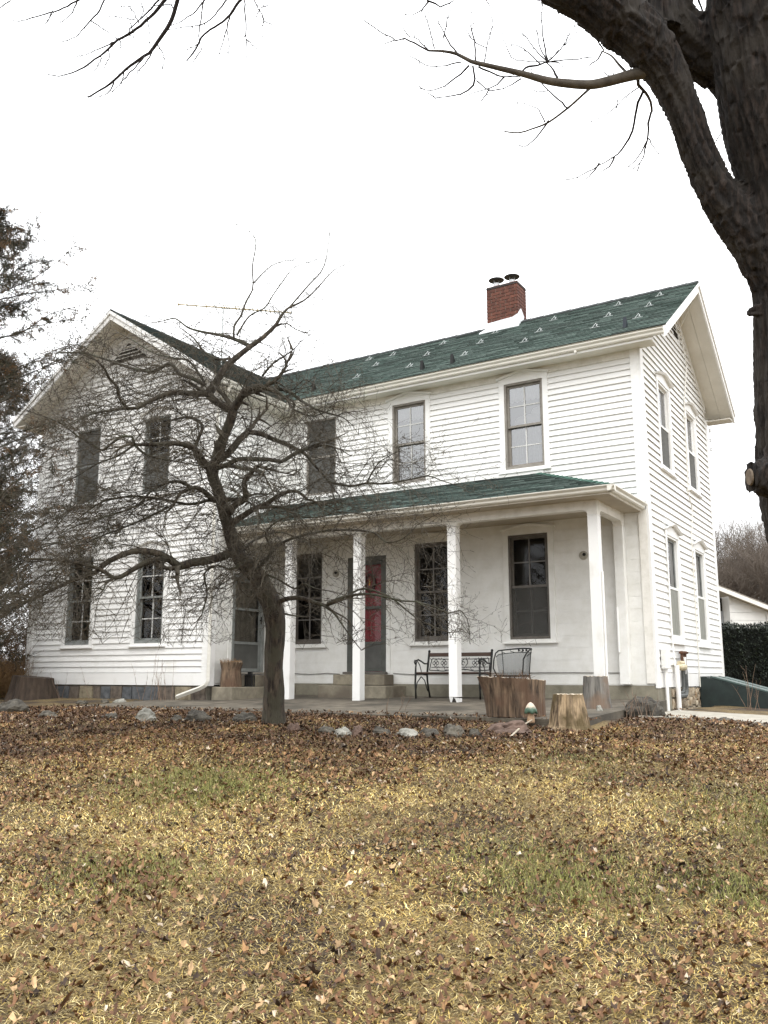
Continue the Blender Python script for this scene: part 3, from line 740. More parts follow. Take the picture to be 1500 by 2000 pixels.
# ---------------- snow guards on the main roof
rp = lambda x, y, n=0: Vector((x, y, ZE+(y+.426)*K1)) + Vector((0,-K1,1)).normalized()*n
for (x, y) in [(-5.9,1.9),(-4.61,1.13),(-5.91,1.21),(-4.59,.38),(-4.64,1.91),(-3.39,.4),(-3.42,1.19),(-3.4,1.87),(-2.18,.45),(-2.12,1.05),(-2.12,1.86),(-.83,.4),(-.79,1.09),(-.83,1.9),(-.09,.45),(-.08,1.21),(-.05,1.92),(-5.88,.43),(-6.58,1.97)]:
    g = MB(); sl_ = Vector((0,1,K1)).normalized(); n0 = .022
    def bar(a, b, r=.0045): g.tube([a, b], r, 5)
    c_ = rp(x, y, n0)
    bar(c_+Vector((-.085,0,0)), c_+Vector((.085,0,0)), .006)
    bar(c_+Vector((-.05,0,0)), c_+sl_*.12+rp(0,0,.05)-rp(0,0,0)); bar(c_+Vector((.05,0,0)), c_+sl_*.12+rp(0,0,.05)-rp(0,0,0))
    bar(c_+sl_*.10, c_+sl_*.20+rp(0,0,.01)-rp(0,0,0), .006)
    g.build('snow_guard', GALV, mr_)
for (x, y) in [(-4.05,-.06),(-3.4,-.07),(-.16,-.08),(-6.7,.07)]:
    a = rp(x, y, .01); b = rp(x, y+.12, .01)
    MB().prism([a+Vector((-.045,0,0)), a+Vector((-.03,-.01,.19)), b+Vector((-.045,0,.0))], (.055,0,0)).build('roof_bracket', NAVY if x > -1 else BLACKM, mr_)

# ---------------- porch
PYE, PZE, PZT = -1.675, 3.40, 4.109
HX = -.075
k3 = (PZT-PZE)/(-PYE)
pr_ = slab('porch_roof', [(XI,PYE,PZE), (HX,PYE,PZE), (-1.822,0,PZT), (XI,0,PZT)], .05)
pr2 = slab('porch_roof', [(HX,PYE,PZE), (HX,0,PZE), (-1.822,0,PZT)], .05)
psl = math.hypot(-PYE, PZT-PZE); fr = lambda t: t/psl
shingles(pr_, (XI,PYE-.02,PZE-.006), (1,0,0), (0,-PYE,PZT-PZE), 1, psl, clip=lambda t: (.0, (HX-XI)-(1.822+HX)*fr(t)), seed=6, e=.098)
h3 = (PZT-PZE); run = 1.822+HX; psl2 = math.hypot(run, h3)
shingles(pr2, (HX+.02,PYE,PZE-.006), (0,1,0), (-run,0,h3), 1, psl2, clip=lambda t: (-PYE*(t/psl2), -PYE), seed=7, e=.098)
hc = MB(); a_, b_ = Vector((HX,PYE,PZE)), Vector((-1.822,0,PZT))
for i in range(15):
    p = a_.lerp(b_, i/15); q = a_.lerp(b_, (i+1.15)/15); s1 = Vector((-.10,0,-.012)); s2 = Vector((0,.10,-.012)); up = Vector((0,0,.028))
    hc.hexa([p, q, q+s1, p+s1, p+up*1.2, q+up*.6, q+s1+up*.6, p+s1+up*1.2]); hc.hexa([p, q, q+s2, p+s2, p+up*1.2, q+up*.6, q+s2+up*.6, p+s2+up*1.2])
hc.build('hip_cap', mat('hip_shingle', (.03,.085,.065), .95, (.06,.13,.10), 30), pr_)
hp(MB().box(XI+.0,-.05,PZT-.01,-1.7,-.036,PZT+.05), 'roof_flashing', PAINT)
gutter((XI+.042,PYE-.002,3.385), (.025,PYE-.002,3.385), (0,-1,0), w=.10, h=.09)
gutter((HX+.002,PYE-.10,3.385), (HX+.002,-.045,3.385), (1,0,0), w=.10, h=.09)
hp(MB().box(XI+.0,PYE,3.27,HX,PYE+.02,3.385), 'porch_fascia', PAINT_OLD)
hp(MB().box(HX-.02,PYE+.02,3.27,HX,-.045,3.385), 'porch_fascia', PAINT_OLD)
hp(MB().box(XI+.0,PYE+.02,3.265,HX-.02,-.0,3.285), 'porch_ceiling', CEIL)
# beam with rounded brackets at the posts
PY0, PY1 = -1.375, -1.225; BT, BB, PT = 3.265, 3.125, 3.045
posts = [-.439, -2.792, -4.627, -6.116]; hw = .075
def beam_x(xa, xb):
    r_ = .085; ring = [(xa,PY0+.004,BT),(xa,PY0+.004,PT)]
    for i in range(7): a = math.pi/2*i/6; ring.append((xa+r_-r_*math.cos(a), PY0+.004, PT+r_*math.sin(a)*(BB-PT)/.085))
    for i in range(7): a = math.pi/2*(6-i)/6; ring.append((xb-r_+r_*math.cos(a), PY0+.004, PT+r_*math.sin(a)*(BB-PT)/.085))
    ring += [(xb,PY0+.004,PT),(xb,PY0+.004,BT)]
    return ring
xs = [XI+.04]+sorted(posts)
for i in range(len(xs)-1):
    a = xs[i]+(hw if i else 0); b = xs[i+1]-hw
    hp(MB().prism(beam_x(a, b)[::-1], (0,PY1-PY0-.008,0)), 'porch_beam', PAINT_OLD)
for x in posts: hp(MB().box(x-hw-.0,PY0,PT,x+hw+.0,PY1,BT), 'beam_block', PAINT_OLD)
# right end beam (return to wall) with brackets
ring = [(posts[0]-hw+.004,PY1,BT),(posts[0]-hw+.004,PY1,PT)]
for i in range(7): a = math.pi/2*i/6; ring.append((posts[0]-hw+.004, PY1+.085-.085*math.cos(a), PT+.08*math.sin(a)))
ya2 = -.15
for i in range(7): a = math.pi/2*(6-i)/6; ring.append((posts[0]-hw+.004, ya2-.085+.085*math.cos(a), PT+.08*math.sin(a)))
ring += [(posts[0]-hw+.004,ya2,PT),(posts[0]-hw+.004,ya2,BT)]
hp(MB().prism(ring, (2*hw-.008,0,0)), 'porch_beam', PAINT_OLD)
hp(MB().box(posts[0]-hw,-.15,.56,posts[0]+hw,-.012,PT-.002), 'wall_pilaster', WALLP, bevel=.004)
hp(MB().box(posts[0]-hw,-.15,PT,posts[0]+hw,-.012,BT), 'beam_block', PAINT_OLD)
slz = lambda y: .33+.037*y
for x in posts:
    zb = slz(-1.3)-.01
    p = MB()
    if x in (posts[0], posts[1]):        # rotted foot
        p.hexa([(x-hw+.012,PY0+.02,zb),(x+hw-.004,PY0+.01,zb),(x+hw,PY1,zb),(x-hw,PY1,zb),(x-hw,PY0,zb+.09),(x+hw,PY0,zb+.07),(x+hw,PY1,zb+.07),(x-hw,PY1,zb+.07)])
        p.box(x-hw,PY0,zb+.0905,x+hw,PY1,PT-.002)
        q = MB(); q.hexa([(x-.03,PY0-.002,zb),(x+.05,PY0-.002,zb),(x+.05,PY0+.04,zb),(x-.03,PY0+.04,zb),(x+.0,PY0-.002,zb+.085),(x+.03,PY0-.002,zb+.06),(x+.03,PY0+.04,zb+.06),(x,PY0+.04,zb+.08)])
        po = hp(p, 'porch_post', PAINT); q.build('rotted_foot', DARKIN, po)
    else: po = hp(p.box(x-hw,PY0,zb,x+hw,PY1,PT-.002), 'porch_post', PAINT)
    MB().box(x-hw-.008,PY0-.008,PT-.012,x+hw+.008,PY1+.008,PT-.0025).build('post_cap', PAINT, po)
hp(MB().tube([(-.345,-1.30,zb+.05),(-.345,-1.30,2.2)], .016, 8), 'drain_tube', PAINT)
# steps
hp(MB().box(-6.05,-.36,.30,-4.72,-.026,.522), 'door_step', CONC, bevel=.012) if 0 else None
hp(MB().hexa([(-5.82,-.36,.521),(-4.70,-.36,.521),(-4.70,-.03,.521),(-5.82,-.03,.521),(-5.82,-.36,.712),(-4.70,-.36,.712),(-4.70,-.03,.712),(-5.82,-.03,.712)]), 'door_step', CONC, bevel=.012)
hp(MB().box(-5.90,-.72,.27,-4.45,-.03,.515), 'door_step', CONC, bevel=.012)
hp(MB().box(XI+.04,-1.88,.22,-6.93,-.03,.488), 'side_step', CONC, bevel=.012)
hp(MB().box(XI+.04,-1.40,.490,-7.13,-.25,.70), 'side_step', CONC, bevel=.012)
# downspout on the wing corner
dx, dy = -7.36, -DP-.085
d = MB(); d.tube([(XI+.39,-DP-.1,6.04),(XI+.36,-DP-.1,5.95),(dx,dy,5.75),(dx,dy,.60),(dx-.04,dy-.02,.52),(dx-.14,dy-.04,.47),(-8.02,-2.12,.31)], .040, 4)
hp(d, 'downspout', GUTTER)
hp(MB().box(dx-.05,dy-.05,2.2,dx+.05,-DP-.03,2.23), 'downspout_strap', GUTTER)
# cables, fixtures
hp(MB().tube([(.5,2.6,7.92),(.06,2.95,7.4),(.07,3.25,6.7),(.06,2.95,6.0),(.055,2.87,5.6),(.05,2.85,5.0),(.05,2.80,4.3),(.05,2.78,4.05),(.055,3.0,3.8),(.055,2.92,3.5),(.05,2.80,3.2),(.05,2.78,2.6),(.05,2.76,1.6),(.05,2.74,.5)], .012, 6), 'service_cable', CABLE)
for p in ((.05,2.87,5.55),(.05,2.78,4.12),(.05,2.84,2.62)): hp(MB().lathe(p, [(.02,-.03),(.03,-.01),(.03,.01),(.02,.03)], 8), 'cable_clip', CABLE)
for z in (5.83,5.62,5.42): hp(MB().lathe((.07,WD+.09,z), [(.012,-.05),(.03,-.03),(.018,-.01),(.03,.015),(.015,.04)], 10), 'insulator', FLASH)
hp(MB().tube([(XI+.3,-.02,.74),(-6.6,-.025,.715),(-6.2,-.022,.735),(-5.9,-.02,.72)], .006, 5), 'wall_wire', GREYC)
hp(MB().tube([(-4.72,-.02,.73),(-4.2,-.025,.71),(-3.4,-.022,.72),(-2.6,-.022,.735),(-1.6,-.025,.74),(-.5,-.02,.735)], .006, 5), 'wall_wire', GREYC)
hp(MB().box(-3.42,-.03,1.06,-3.30,-.009,1.17), 'outlet_box', WALLP)
for x in (-1.065,-6.019):
    l_ = hp(MB().tube([(x,-.009,2.634),(x,-.03,2.634),(x,-.045,2.634)], [.075,.07,.03], 16), 'porch_lamp', mat('lamp_base', (.30,.28,.23), .5, (.42,.40,.34), 20))
    MB().tube([(x+.03,-.03,2.65),(x+.035,-.085,2.64)], [.02,.028], 10).build('lamp_socket', BLACKM, l_)
hp(MB().tube([(-.50,-.165,1.05),(-.50,-.165,1.75)], .016, 8), 'wall_conduit', PAINT)
# utilities on the right wall
hp(MB().box(.035,.22,.80,.13,.44,1.10), 'electrical_box', PAINT, bevel=.006)
hp(MB().tube([(.08,.30,.15),(.08,.30,.80)], .022, 8), 'conduit', PAINT)
hp(MB().tube([(.08,.36,.15),(.08,.36,.80)], .016, 8), 'conduit', PAINT)
hp(MB().tube([(.07,.93,.85),(.055,.93,1.3),(.05,.94,3.1)], .012, 8), 'conduit', PAINT)
gm = hp(MB().tube([(.10,.93,.14),(.10,.93,.86)], .038, 10), 'gas_riser', PAINT)
MB().tube([(.12,.97,.83),(.12,1.02,.835),(.12,1.30,.835),(.12,1.34,.83)], [.03,.06,.06,.03], 14).build('regulator', IVORY, gm)
MB().tube([(.12,1.0,.90),(.12,1.28,.90)], .035, 12).build('regulator', IVORY, gm)
for y, r_, zz in ((1.30,.026,.45),(1.46,.042,.40)):
    p = hp(MB().tube([(.10,y,.80),(.10,y,zz+.06),(.10,y-.03,zz),(.10,y-.1,zz-.03),(.10,.96,zz-.03)], r_, 10), 'vent_pipe', PIPEG)
    MB().tube([(.10,y,.802),(.10,y,1.06)], r_*.95, 10).build('pipe_riser', RUST, p)
    MB().lathe((.10,y,1.05), [(r_,0),(r_*1.7,.01),(r_*1.7,.035),(r_*.8,.05)], 12).build('pipe_cap', RUST, p)
hp(MB().prism([(.13,1.28,1.0),(.13,1.34,.72),(.13,1.40,1.0),(.13,1.36,.98),(.13,1.34,.88),(.13,1.31,.97)], (.02,0,0)), 'pipe_bracket', PAINT)

# ------------------------------------------------------------------ ground
def axis(lo, hi, flo, fhi, fine, grow=1.25):
    a = list(np.arange(flo, fhi, fine)); s = fine; x = flo
    while x > lo: s *= grow; x -= s; a.insert(0, x)
    s = fine; x = a[-1]
    while x < hi: s *= grow; x += s; a.append(x)
    return a
gx, gy = axis(-260, 260, -14, 9, .12), axis(-200, 420, -16, 3, .12)
gv = np.zeros((len(gx)*len(gy), 3)); i = 0
def on_slab(x, y): return (XI-.1 < x < .34 and -3.98 < y < .1) or (-8.7 < x <= XI-.1 and -3.98 < y < -1.9)
def lawn_z(x, y):
    z = gz(x, y)
    z += .018*mn.noise((x*.9, y*.9, 0))+.010*mn.noise((x*3.1, y*3.1, 4))
    if -12.8 < x < .2 and -1.9 < y < 5.2 and not (XI < x and y < 0): z -= .25*sm(-1.9, -1.6, y)
    if XI-1.3 < x < .5 and -4.05 < y < .4: z = min(z, slz(y)-.06)
    return z
for y in gy:
    for x in gx:
        z = lawn_z(x, y)
        if y > 60: z += .02*(y-60)
        gv[i] = (x, y, z); i += 1
nx, ny = len(gx), len(gy)
ii = np.arange(nx*ny).reshape(ny, nx)
gf = np.stack([ii[:-1,:-1].ravel(), ii[:-1,1:].ravel(), ii[1:,1:].ravel(), ii[1:,:-1].ravel()], 1)
lawn = fastmesh('lawn', gv, gf, LAWN, kind='structure', smooth=True)
# patio slab of worn concrete, following the fall of the ground, edges broken
def patio():
    mb = MB(); r = random.Random(3)
    xs_ = np.arange(-8.6, .33, .25); 
    top = lambda x, y: slz(y)+.004*mn.noise((x*1.3, y*1.3, 2))
    for i in range(len(xs_)-1):
        x0, x1 = xs_[i], xs_[i+1]
        yb = -.027 if x0 > XI+.02 else -DP-.04
        ys = np.linspace(-3.9, yb, 12)
        for j in range(11):
            y0, y1 = ys[j], ys[j+1]
            if j == 0: y0a, y0b = y0+.05*mn.noise((x0*2.2, 1, 0)), y0+.05*mn.noise((x1*2.2, 1, 0))
            else: y0a = y0b = y0
            b = len(mb.v)
            mb.v += [(x0,y0a,top(x0,y0)),(x1,y0b,top(x1,y0)),(x1,y1,top(x1,y1)),(x0,y1,top(x0,y1))]; mb.f.append((b,b+1,b+2,b+3))
            if j == 0:
                b = len(mb.v); mb.v += [(x0,y0a,top(x0,y0)),(x1,y0b,top(x1,y0)),(x1,y0b-.01,-.1),(x0,y0a-.01,-.1)]; mb.f.append((b+3,b+2,b+1,b))
    b = len(mb.v); x1 = xs_[-1]; mb.v += [(x1,-3.9,slz(-3.9)),(x1,-.03,slz(0)),(x1,-.03,-.1),(x1,-3.9,-.1)]; mb.f.append((b,b+3,b+2,b+1))
    x1 = -8.6; b = len(mb.v); mb.v += [(x1,-3.9,slz(-3.9)),(x1,-1.99,slz(-2)),(x1,-1.99,-.1),(x1,-3.9,-.1)]; mb.f.append((b,b+1,b+2,b+3))
    return mb.build('patio', SLABM, kind='structure')
patio()
pm = MB(); pp = [(.36,-2.3,.36,-.3),(1.4,-1.75,1.5,-.1),(2.6,-1.78,2.6,.1),(4.5,-1.6,4.5,.3),(8,-1.4,8,.5)]
for i in range(len(pp)-1):
    a, b_ = pp[i], pp[i+1]; g = lambda x, y: gz(x, y)+.035
    c = [(a[0],a[1]),(b_[0],b_[1]),(b_[2],b_[3]),(a[2],a[3])]
    pm.hexa([(x,y,g(x,y)-.1) for x, y in c]+[(x,y,g(x,y)) for x, y in c])
pm.build('path', mat('path_concrete', (.25,.23,.19), .9, (.40,.37,.31), 5, bump=.004), kind='structure')

# ---- blades of grass (dead straw and green patches)
def green_amount(x, y):
    n = mn.noise((x*.45+3.1, y*.45, 7))*.9+mn.noise((x*1.5, y*1.5, 1))*.5
    g = .40*sm(.50, 1.1, n+.08)
    for (cx, cy, rr) in ((-1.35,-8.4,.7),(1.75,-8.9,.55),(3.0,-6.6,.9),(-.2,-10.3,.4),(2.6,-8.4,.4)):
        d2 = ((x-cx)**2+(y-cy)**2)/rr**2
        g = max(g, math.exp(-d2*1.2)*(.75+.4*mn.noise((x*4, y*4, 0))))
    return min(1, g)
def leaf_amount(x, y):      # 0..1, thick near the bed and by the trunk, drifting over the lawn
    d = (x-3.683)*-.529+(y+13.838)*.849
    bed = sm(6.3, 10.6, d+1.4*mn.noise((x*.55, y*.55, 5)))**1.3
    if x > .6: bed *= 1-.55*sm(.6, 2.2, x)
    p = sm(-.15, .6, mn.noise((x*.9, y*.9, 9))+.45*mn.noise((x*2.7, y*2.7, 3)))
    near = .25*sm(5.5, 3.0, d) if False else .16*(1-sm(3.2, 5.5, d))
    bed *= .72+.45*sm(-.3, .3, mn.noise((x*1.5, y*1.5, 12)))
    return min(1, bed+.42*p+near)
def patch(x, y):              # bleached and dull patches of dead turf
    return .78+.55*sm(-.35, .45, mn.noise((x*.8+9, y*.8, 2))+.5*mn.noise((x*2.6, y*2.6, 6)))
def frustum_pts(n, dmin, dmax, power):
    """random points on the lawn in a wide wedge in front of the camera"""
    t = NR.uniform(0, 1, n); d = (dmin**power+(dmax**power-dmin**power)*t)**(1/power)
    s = NR.uniform(-1, 1, n)*(d*.50+.8)
    fx, fy = -.5285, .8489
    return 3.683+fx*d+fy*-(-s)*1.0, -13.838+fy*d+(-fx)*s, d
def blades(n):
    X, Y, D = frustum_pts(n, 1.9, 12.6, 1.15)
    V = np.zeros((n*5, 3), np.float32); F = []; Cc = []; k = 0
    for i in range(n):
        x, y = X[i], Y[i]
        if on_slab(x, y): continue
        if .3 < x < 3 and y > -2.2 and y < .3: continue
        g = green_amount(x, y); la = leaf_amount(x, y)
        if la > .88 and NR.random() < .80: continue
        if NR.random() < la*.35: continue
        dist = D[i]
        w = .0012+.00028*dist*NR.random(); 
        isg = NR.random() < g*.8
        L = (.035+.05*NR.random()) if isg else (.022+.045*NR.random())
        a = NR.random()*6.283; tilt = (.35+.85*NR.random()) if isg else (1.0+.62*NR.random())
        z = lawn_z(x, y)-.004
        dx, dy = math.cos(a), math.sin(a); px, py = -dy*w, dx*w
        ch, cz = math.sin(tilt)*L, math.cos(tilt)*L
        mxx, myy, mz = x+dx*ch*.5, y+dy*ch*.5, z+cz*.55+.003; ex, ey, ez = x+dx*ch, y+dy*ch, z+max(cz*.85, .004)
        V[k*5:k*5+5] = [(x-px,y-py,z),(x+px,y+py,z),(mxx+px,myy+py,mz),(mxx-px,myy-py,mz),(ex,ey,ez)]
        F += [(k*5,k*5+1,k*5+2),(k*5,k*5+2,k*5+3),(k*5+3,k*5+2,k*5+4)]
        if isg: c = np.array([.155,.155,.040])*(.55+NR.random()*1.0)
        else:
            q = NR.random(); c = (np.array([.56,.405,.120]) if q < .5 else np.array([.28,.185,.058]) if q < .74 else np.array([.84,.68,.33]))*(.38+.80*NR.random()**1.3)
        if not isg: c = c*patch(x, y)
        Cc += [c, c, c]; k += 1
    fastmesh('grass', V[:k*5], np.array(F), STRAWM, kind='stuff', col=np.array(Cc))
blades(NBLADES)
# ---- fallen leaves
def leaf_shapes():
    shp = []
    for s in range(6):
        r = random.Random(50+s); out_ = []
        n = 9                                        # outline points, lobed like maple or oak
        for i in range(n):
            a = 2*math.pi*i/n; rad = (1.0 if i % 2 == 0 else .58)*r.uniform(.8, 1.1)
            if s % 2: rad = (1.0 if i % 2 == 0 else .8)*r.uniform(.85, 1.1)
            x, y = math.cos(a)*rad*(.85 if s % 2 else 1), math.sin(a)*rad*(.5 if s % 2 else .8)
            out_.append((x, y))
        shp.append(out_)
    return shp
LS = leaf_shapes()
def leaves(n):
    X, Y, D = frustum_pts(n, 1.9, 14.5, 1.35)
    V = []; F = []; Cc = []
    for i in range(n):
        x, y = X[i], Y[i]
        s_on = on_slab(x, y)
        if s_on and (y > -3.7 or NR.random() > .25): continue
        if .36 < x < 3.5 and -1.7 < y < .1 : continue
        if x > .0 and y > .1 or y > -2.1 and x < XI: continue
        la = leaf_amount(x, y)
        if NR.random() > .16+.84*la: continue
        sz = .009+.019*NR.random()**1.6
        sh = LS[NR.integers(6)]; z = (slz(y)+.008) if s_on else lawn_z(x, y)+.010+.018*NR.random()
        yaw = NR.random()*6.283; tx, ty = NR.normal(0, .38), NR.normal(0, .38); curl = NR.uniform(-.1, .75)*sz*1.3; bend = NR.uniform(-.5, .6)*sz
        ca, sa = math.cos(yaw), math.sin(yaw); b = len(V)
        zc = z+abs(tx)*sz*.7+abs(ty)*sz*.5
        pts = [(0, 0)]+sh
        for (u, v) in pts:
            h = curl*(v*v)*1.6+bend*u*u+tx*u*sz+ty*v*sz+(NR.random()-.5)*sz*.85
            V.append((x+(u*ca-v*sa)*sz, y+(u*sa+v*ca)*sz, zc+h))
        m = len(sh)
        q = NR.random(); bed = la > .8
        if q < (.58 if bed else .52): c = np.array([.125,.066,.034])
        elif q < (.78 if bed else .72): c = np.array([.225,.130,.060])
        elif q < .85: c = np.array([.34,.23,.125])
        elif q < .88: c = np.array([.42,.345,.26])
        else: c = np.array([.045,.029,.020])
        c = c*(.7+.6*NR.random())*(np.array([.74,.76,.84]) if bed else np.array([1.04,1.02,1.0]))
        for j in range(m): F.append((b, b+1+j, b+1+(j+1) % m)); Cc.append(c*(.72+.56*NR.random()))
    fastmesh('leaf_litter', np.array(V), np.array(F), LEAFM, kind='stuff', col=np.array(Cc))
leaves(NLEAVES)

# ------------------------------------------------------------------ rocks
def rock(x, y, w, h, m, name, label, seed, group=None, flat=.75, sink=.36, dpt=None, kind_cat='rock', z=None):
    r = random.Random(seed); n1, n2 = 28, 16; mb = MB(); rx, rz_ = w*.46, h*.62; ry = (dpt or w*flat)/2
    ph = r.uniform(0, 50)
    for j in range(n2+1):
        a = -math.pi/2+math.pi*j/n2
        for i in range(n1):
            t = 2*math.pi*i/n1; d = Vector((math.cos(t)*math.cos(a), math.sin(t)*math.cos(a), math.sin(a)))
            k = 1+.34*mn.noise(d*1.2+Vector((ph,0,0)))+.20*mn.noise(d*2.6+Vector((ph,2,0)))+.10*mn.noise(d*6+Vector((ph,2,0)))
            mb.v.append((d.x*rx*k, d.y*ry*k, d.z*rz_*k))
    for j in range(n2):
        for i in range(n1): i2 = (i+1) % n1; mb.f.append((j*n1+i, j*n1+i2, (j+1)*n1+i2, (j+1)*n1+i))
    o = mb.build(name, m, smooth=False); o.location = (x, y, (lawn_z(x, y) if z is None else z)+rz_*(1-sink*2)*.5); o.rotation_euler = (r.uniform(-.15,.15), r.uniform(-.15,.15), r.uniform(-.5,.9))
    return tag(o, label, 'rock', group)
ED = 'edging stones half buried in leaves along the bed'
rk = [
 (-4.60,-6.05,.28,.20,ROCKW,'round pale grey stone, the lightest in the leaf bed left of the crabapple trunk'),
 (-7.31,-6.00,.50,.26,ROCKM,'broad grey-green rock at the left edge of the photo below the dark stump'),
 (-6.03,-6.38,.27,.14,ROCKM,'low brown stone just right of the broad rock at the far left'),
 (-5.11,-6.16,.24,.12,ROCKM,'small dark stone to the left of the pale round stone'),
 (-4.21,-5.91,.20,.11,ROCKM,'small dark stone directly right of the pale round stone'),
 (-4.06,-5.72,.35,.18,ROCKM,'dark greenish stone midway between the pale round stone and the trunk'),
 (-3.45,-5.53,.33,.18,ROCKM,'dull grey stone close to the left foot of the crabapple trunk'),
 (-2.52,-5.79,.16,.14,ROCKP,'small pinkish stone just right of the crabapple trunk'),
 (-2.15,-5.65,.25,.11,ROCKM,'flat dark stone buried in leaves beyond the small pinkish stone'),
 (-1.92,-5.70,.26,.13,ROCKW,'jagged pale stone in the middle of the row of edging stones'),
 (-1.76,-5.65,.15,.15,ROCKP,'pointed tan stone touching the jagged pale one'),
 (-1.53,-5.51,.24,.12,ROCKM,'dark stone right of the pointed tan stone'),
 (-1.23,-5.47,.26,.13,ROCKW,'cream coloured stone below the second porch post from the right'),
 (-1.09,-5.27,.27,.12,ROCKM,'grey stone next to the cream coloured one'),
 (-.88,-5.09,.28,.17,ROCKM,'dark brown stone between the cream stone and the big pinkish boulder'),
 (-.64,-5.02,.15,.13,ROCKM,'small stone leaning on the left end of the big pinkish boulder'),
]
for k, (x, y, w, h, m, lb) in enumerate(rk): rock(x, y, w, h, m, 'edging_stone', lb, 100+k, ED)
rock(-.42,-4.62,.52,.19,ROCKP,'boulder','long low pinkish boulder in front of the big hollow log',140,flat=.7)
for k, (x, y, w, h, lb) in enumerate([(-9.17,-3.26,.24,.09,'flat tan rock furthest left beside the wing foundation'),(-9.0,-2.9,.16,.09,'small rock second from the left by the wing foundation'),(-8.86,-2.7,.26,.10,'white flat rock by the wing foundation'),(-8.7,-2.45,.20,.08,'small flat rock nearest the downspout by the wing foundation')]):
    rock(x, y, w, h, ROCKW if k == 2 else ROCKM, 'rock', lb, 150+k, 'rocks along the wing foundation')
rock(.36,-2.0,.50,.30,ROCKM,'boulder','craggy dark boulder with dead stems at the right end of the patio',161,flat=.8,sink=.12)
rock(-.10,-2.45,.10,.10,ROCKW,'stone','small pale stone between the grey log and the patio edge',162,z=.24)
rock(1.35,-1.9,.20,.08,ROCKM,'rock','flat rock on the grass in front of the concrete path',163)

# ------------------------------------------------------------------ stumps and logs
def log(name, loc, prof, m, label, seed, top=WOODTOP, lean=(0,0), topcut=0, ridges=9, amp=.05, hollow=None, cat='stump', sx=1.0, rz=0, skew=None, n=96):
    """prof: list of (z, radius)"""
    r = random.Random(seed); ph = r.uniform(0, 9); o = thing(name, label, cat, loc, rz); mb = MB()
    H = prof[-1][0]; zs = np.linspace(0, H, 18)
    rad = lambda z: np.interp(z, [p[0] for p in prof], [p[1] for p in prof])
    for z in zs:
        for i in range(n):
            t = 2*math.pi*i/n; d = (math.cos(t), math.sin(t))
            k = 1+amp*math.sin(ridges*t+ph+.5*math.sin(z*3))*.5+amp*mn.noise((d[0]*2.2+ph, d[1]*2.2, z*.8))*1.4+amp*.8*mn.noise((d[0]*9+ph, d[1]*9, z*1.2))-amp*.9*max(0, mn.noise((d[0]*5+ph, d[1]*5, z*.5+9))-.25)*3
            R = rad(z)*k; x, y = d[0]*R*sx, d[1]*R
            zz = z+(topcut*d[0]*R if z > H*.5 else 0)*(z/H)+(.010*mn.noise((d[0]*7+ph, d[1]*7, 1)) if z > H*.9 else 0)
            if skew: x += skew(z/H, d[0])
            mb.v.append((x+lean[0]*z, y+lean[1]*z, zz))
    m_ = len(zs)
    for j in range(m_-1):
        for i in range(n): i2 = (i+1) % n; mb.f.append((j*n+i, j*n+i2, (j+1)*n+i2, (j+1)*n+i))
    ring = mb.v[(m_-1)*n:]
    c = Vector((sum(q[0] for q in ring)/n, sum(q[1] for q in ring)/n, sum(q[2] for q in ring)/n))
    b = mb.build('bark', m, o, smooth=False)
    tp = MB(); f_ = hollow or .0
    tp.v = list(ring)+[tuple(c+(Vector(q)-c)*max(f_, .5)) for q in ring]
    tp.f = [(i, (i+1) % n, n+(i+1) % n, n+i) for i in range(n)]
    if hollow:
        base = len(tp.v); tp.v += [tuple(c+(Vector(q)-c)*f_-Vector((0,0,H*.25))) for q in ring]
        tp.f += [(n+i, n+(i+1) % n, base+(i+1) % n, base+i) for i in range(n)]
        tp.build('cut_rim', top, o)
        so_ = MB(); so_.v = [tuple(c+(Vector(q)-c)*f_*1.02-Vector((0,0,.05-.03*mn.noise(Vector(q)*9)))) for q in ring]+[tuple(c-Vector((0,0,.02)))]
        so_.f = [(i, (i+1) % n, n) for i in range(n)]; so_.build('soil', SOIL, o)
    else:
        tp.v.append(tuple(c)); tp.f += [(n+i, n+(i+1) % n, 2*n) for i in range(n)]
        tp.build('cut_top', top, o)
    return o
def dead_plants(o, c, R, n, h, m, seed, name='dead_stems', lo=.4):
    r = random.Random(seed); mb = MB()
    for i in range(n):
        a = r.uniform(0, 6.28); q = R*math.sqrt(r.random()); p = Vector((c[0]+q*math.cos(a), c[1]+q*math.sin(a), c[2]))
        L = h*r.uniform(lo, 1); d = Vector((math.cos(a)*r.uniform(0,.8), math.sin(a)*r.uniform(0,.8), 1)).normalized(); pts = [p]
        for s_ in range(4):
            p = p+d*L/4; d = (d+Vector((r.uniform(-.35,.35), r.uniform(-.35,.35), r.uniform(-.3,.1)))).normalized(); pts.append(p)
        mb.tube(pts, [.003,.0028,.0024,.002,.001], 3, cap=False)
    return mb.build(name, m, o, kind='stuff')
# big hollow log: flares to the upper left, rim falls to the right
big = log('hollow_log', (-.80,-3.55,slz(-3.55)-.005), [(0,.355),(.15,.355),(.30,.36),(.42,.375),(.46,.38)], WOODO, 'big hollow brown log planter with a pointed upper left rim at the patio edge', 21, hollow=.80, amp=.045, ridges=11, topcut=-.06, rz=.55,
          skew=lambda t, c: -(max(0,-c)**3)*.10*t**1.6)
dead_plants(big, (-.05,.0,.40), .24, 110, .20, BRUSHM, 5)
log('front_stump', (.03,-3.93,lawn_z(.03,-3.93)-.02), [(0,.27),(.08,.225),(.20,.205),(.36,.175),(.425,.165)], WOODY, 'short split yellowish stump with mossy base, in front of the grey log', 22, amp=.09, ridges=7)
log('grey_log', (-.30,-1.95,slz(-1.95)-.005), [(0,.205),(.10,.19),(.43,.165)], WOODG, 'upright grey weathered log standing against the right porch post', 23, amp=.04, ridges=6)
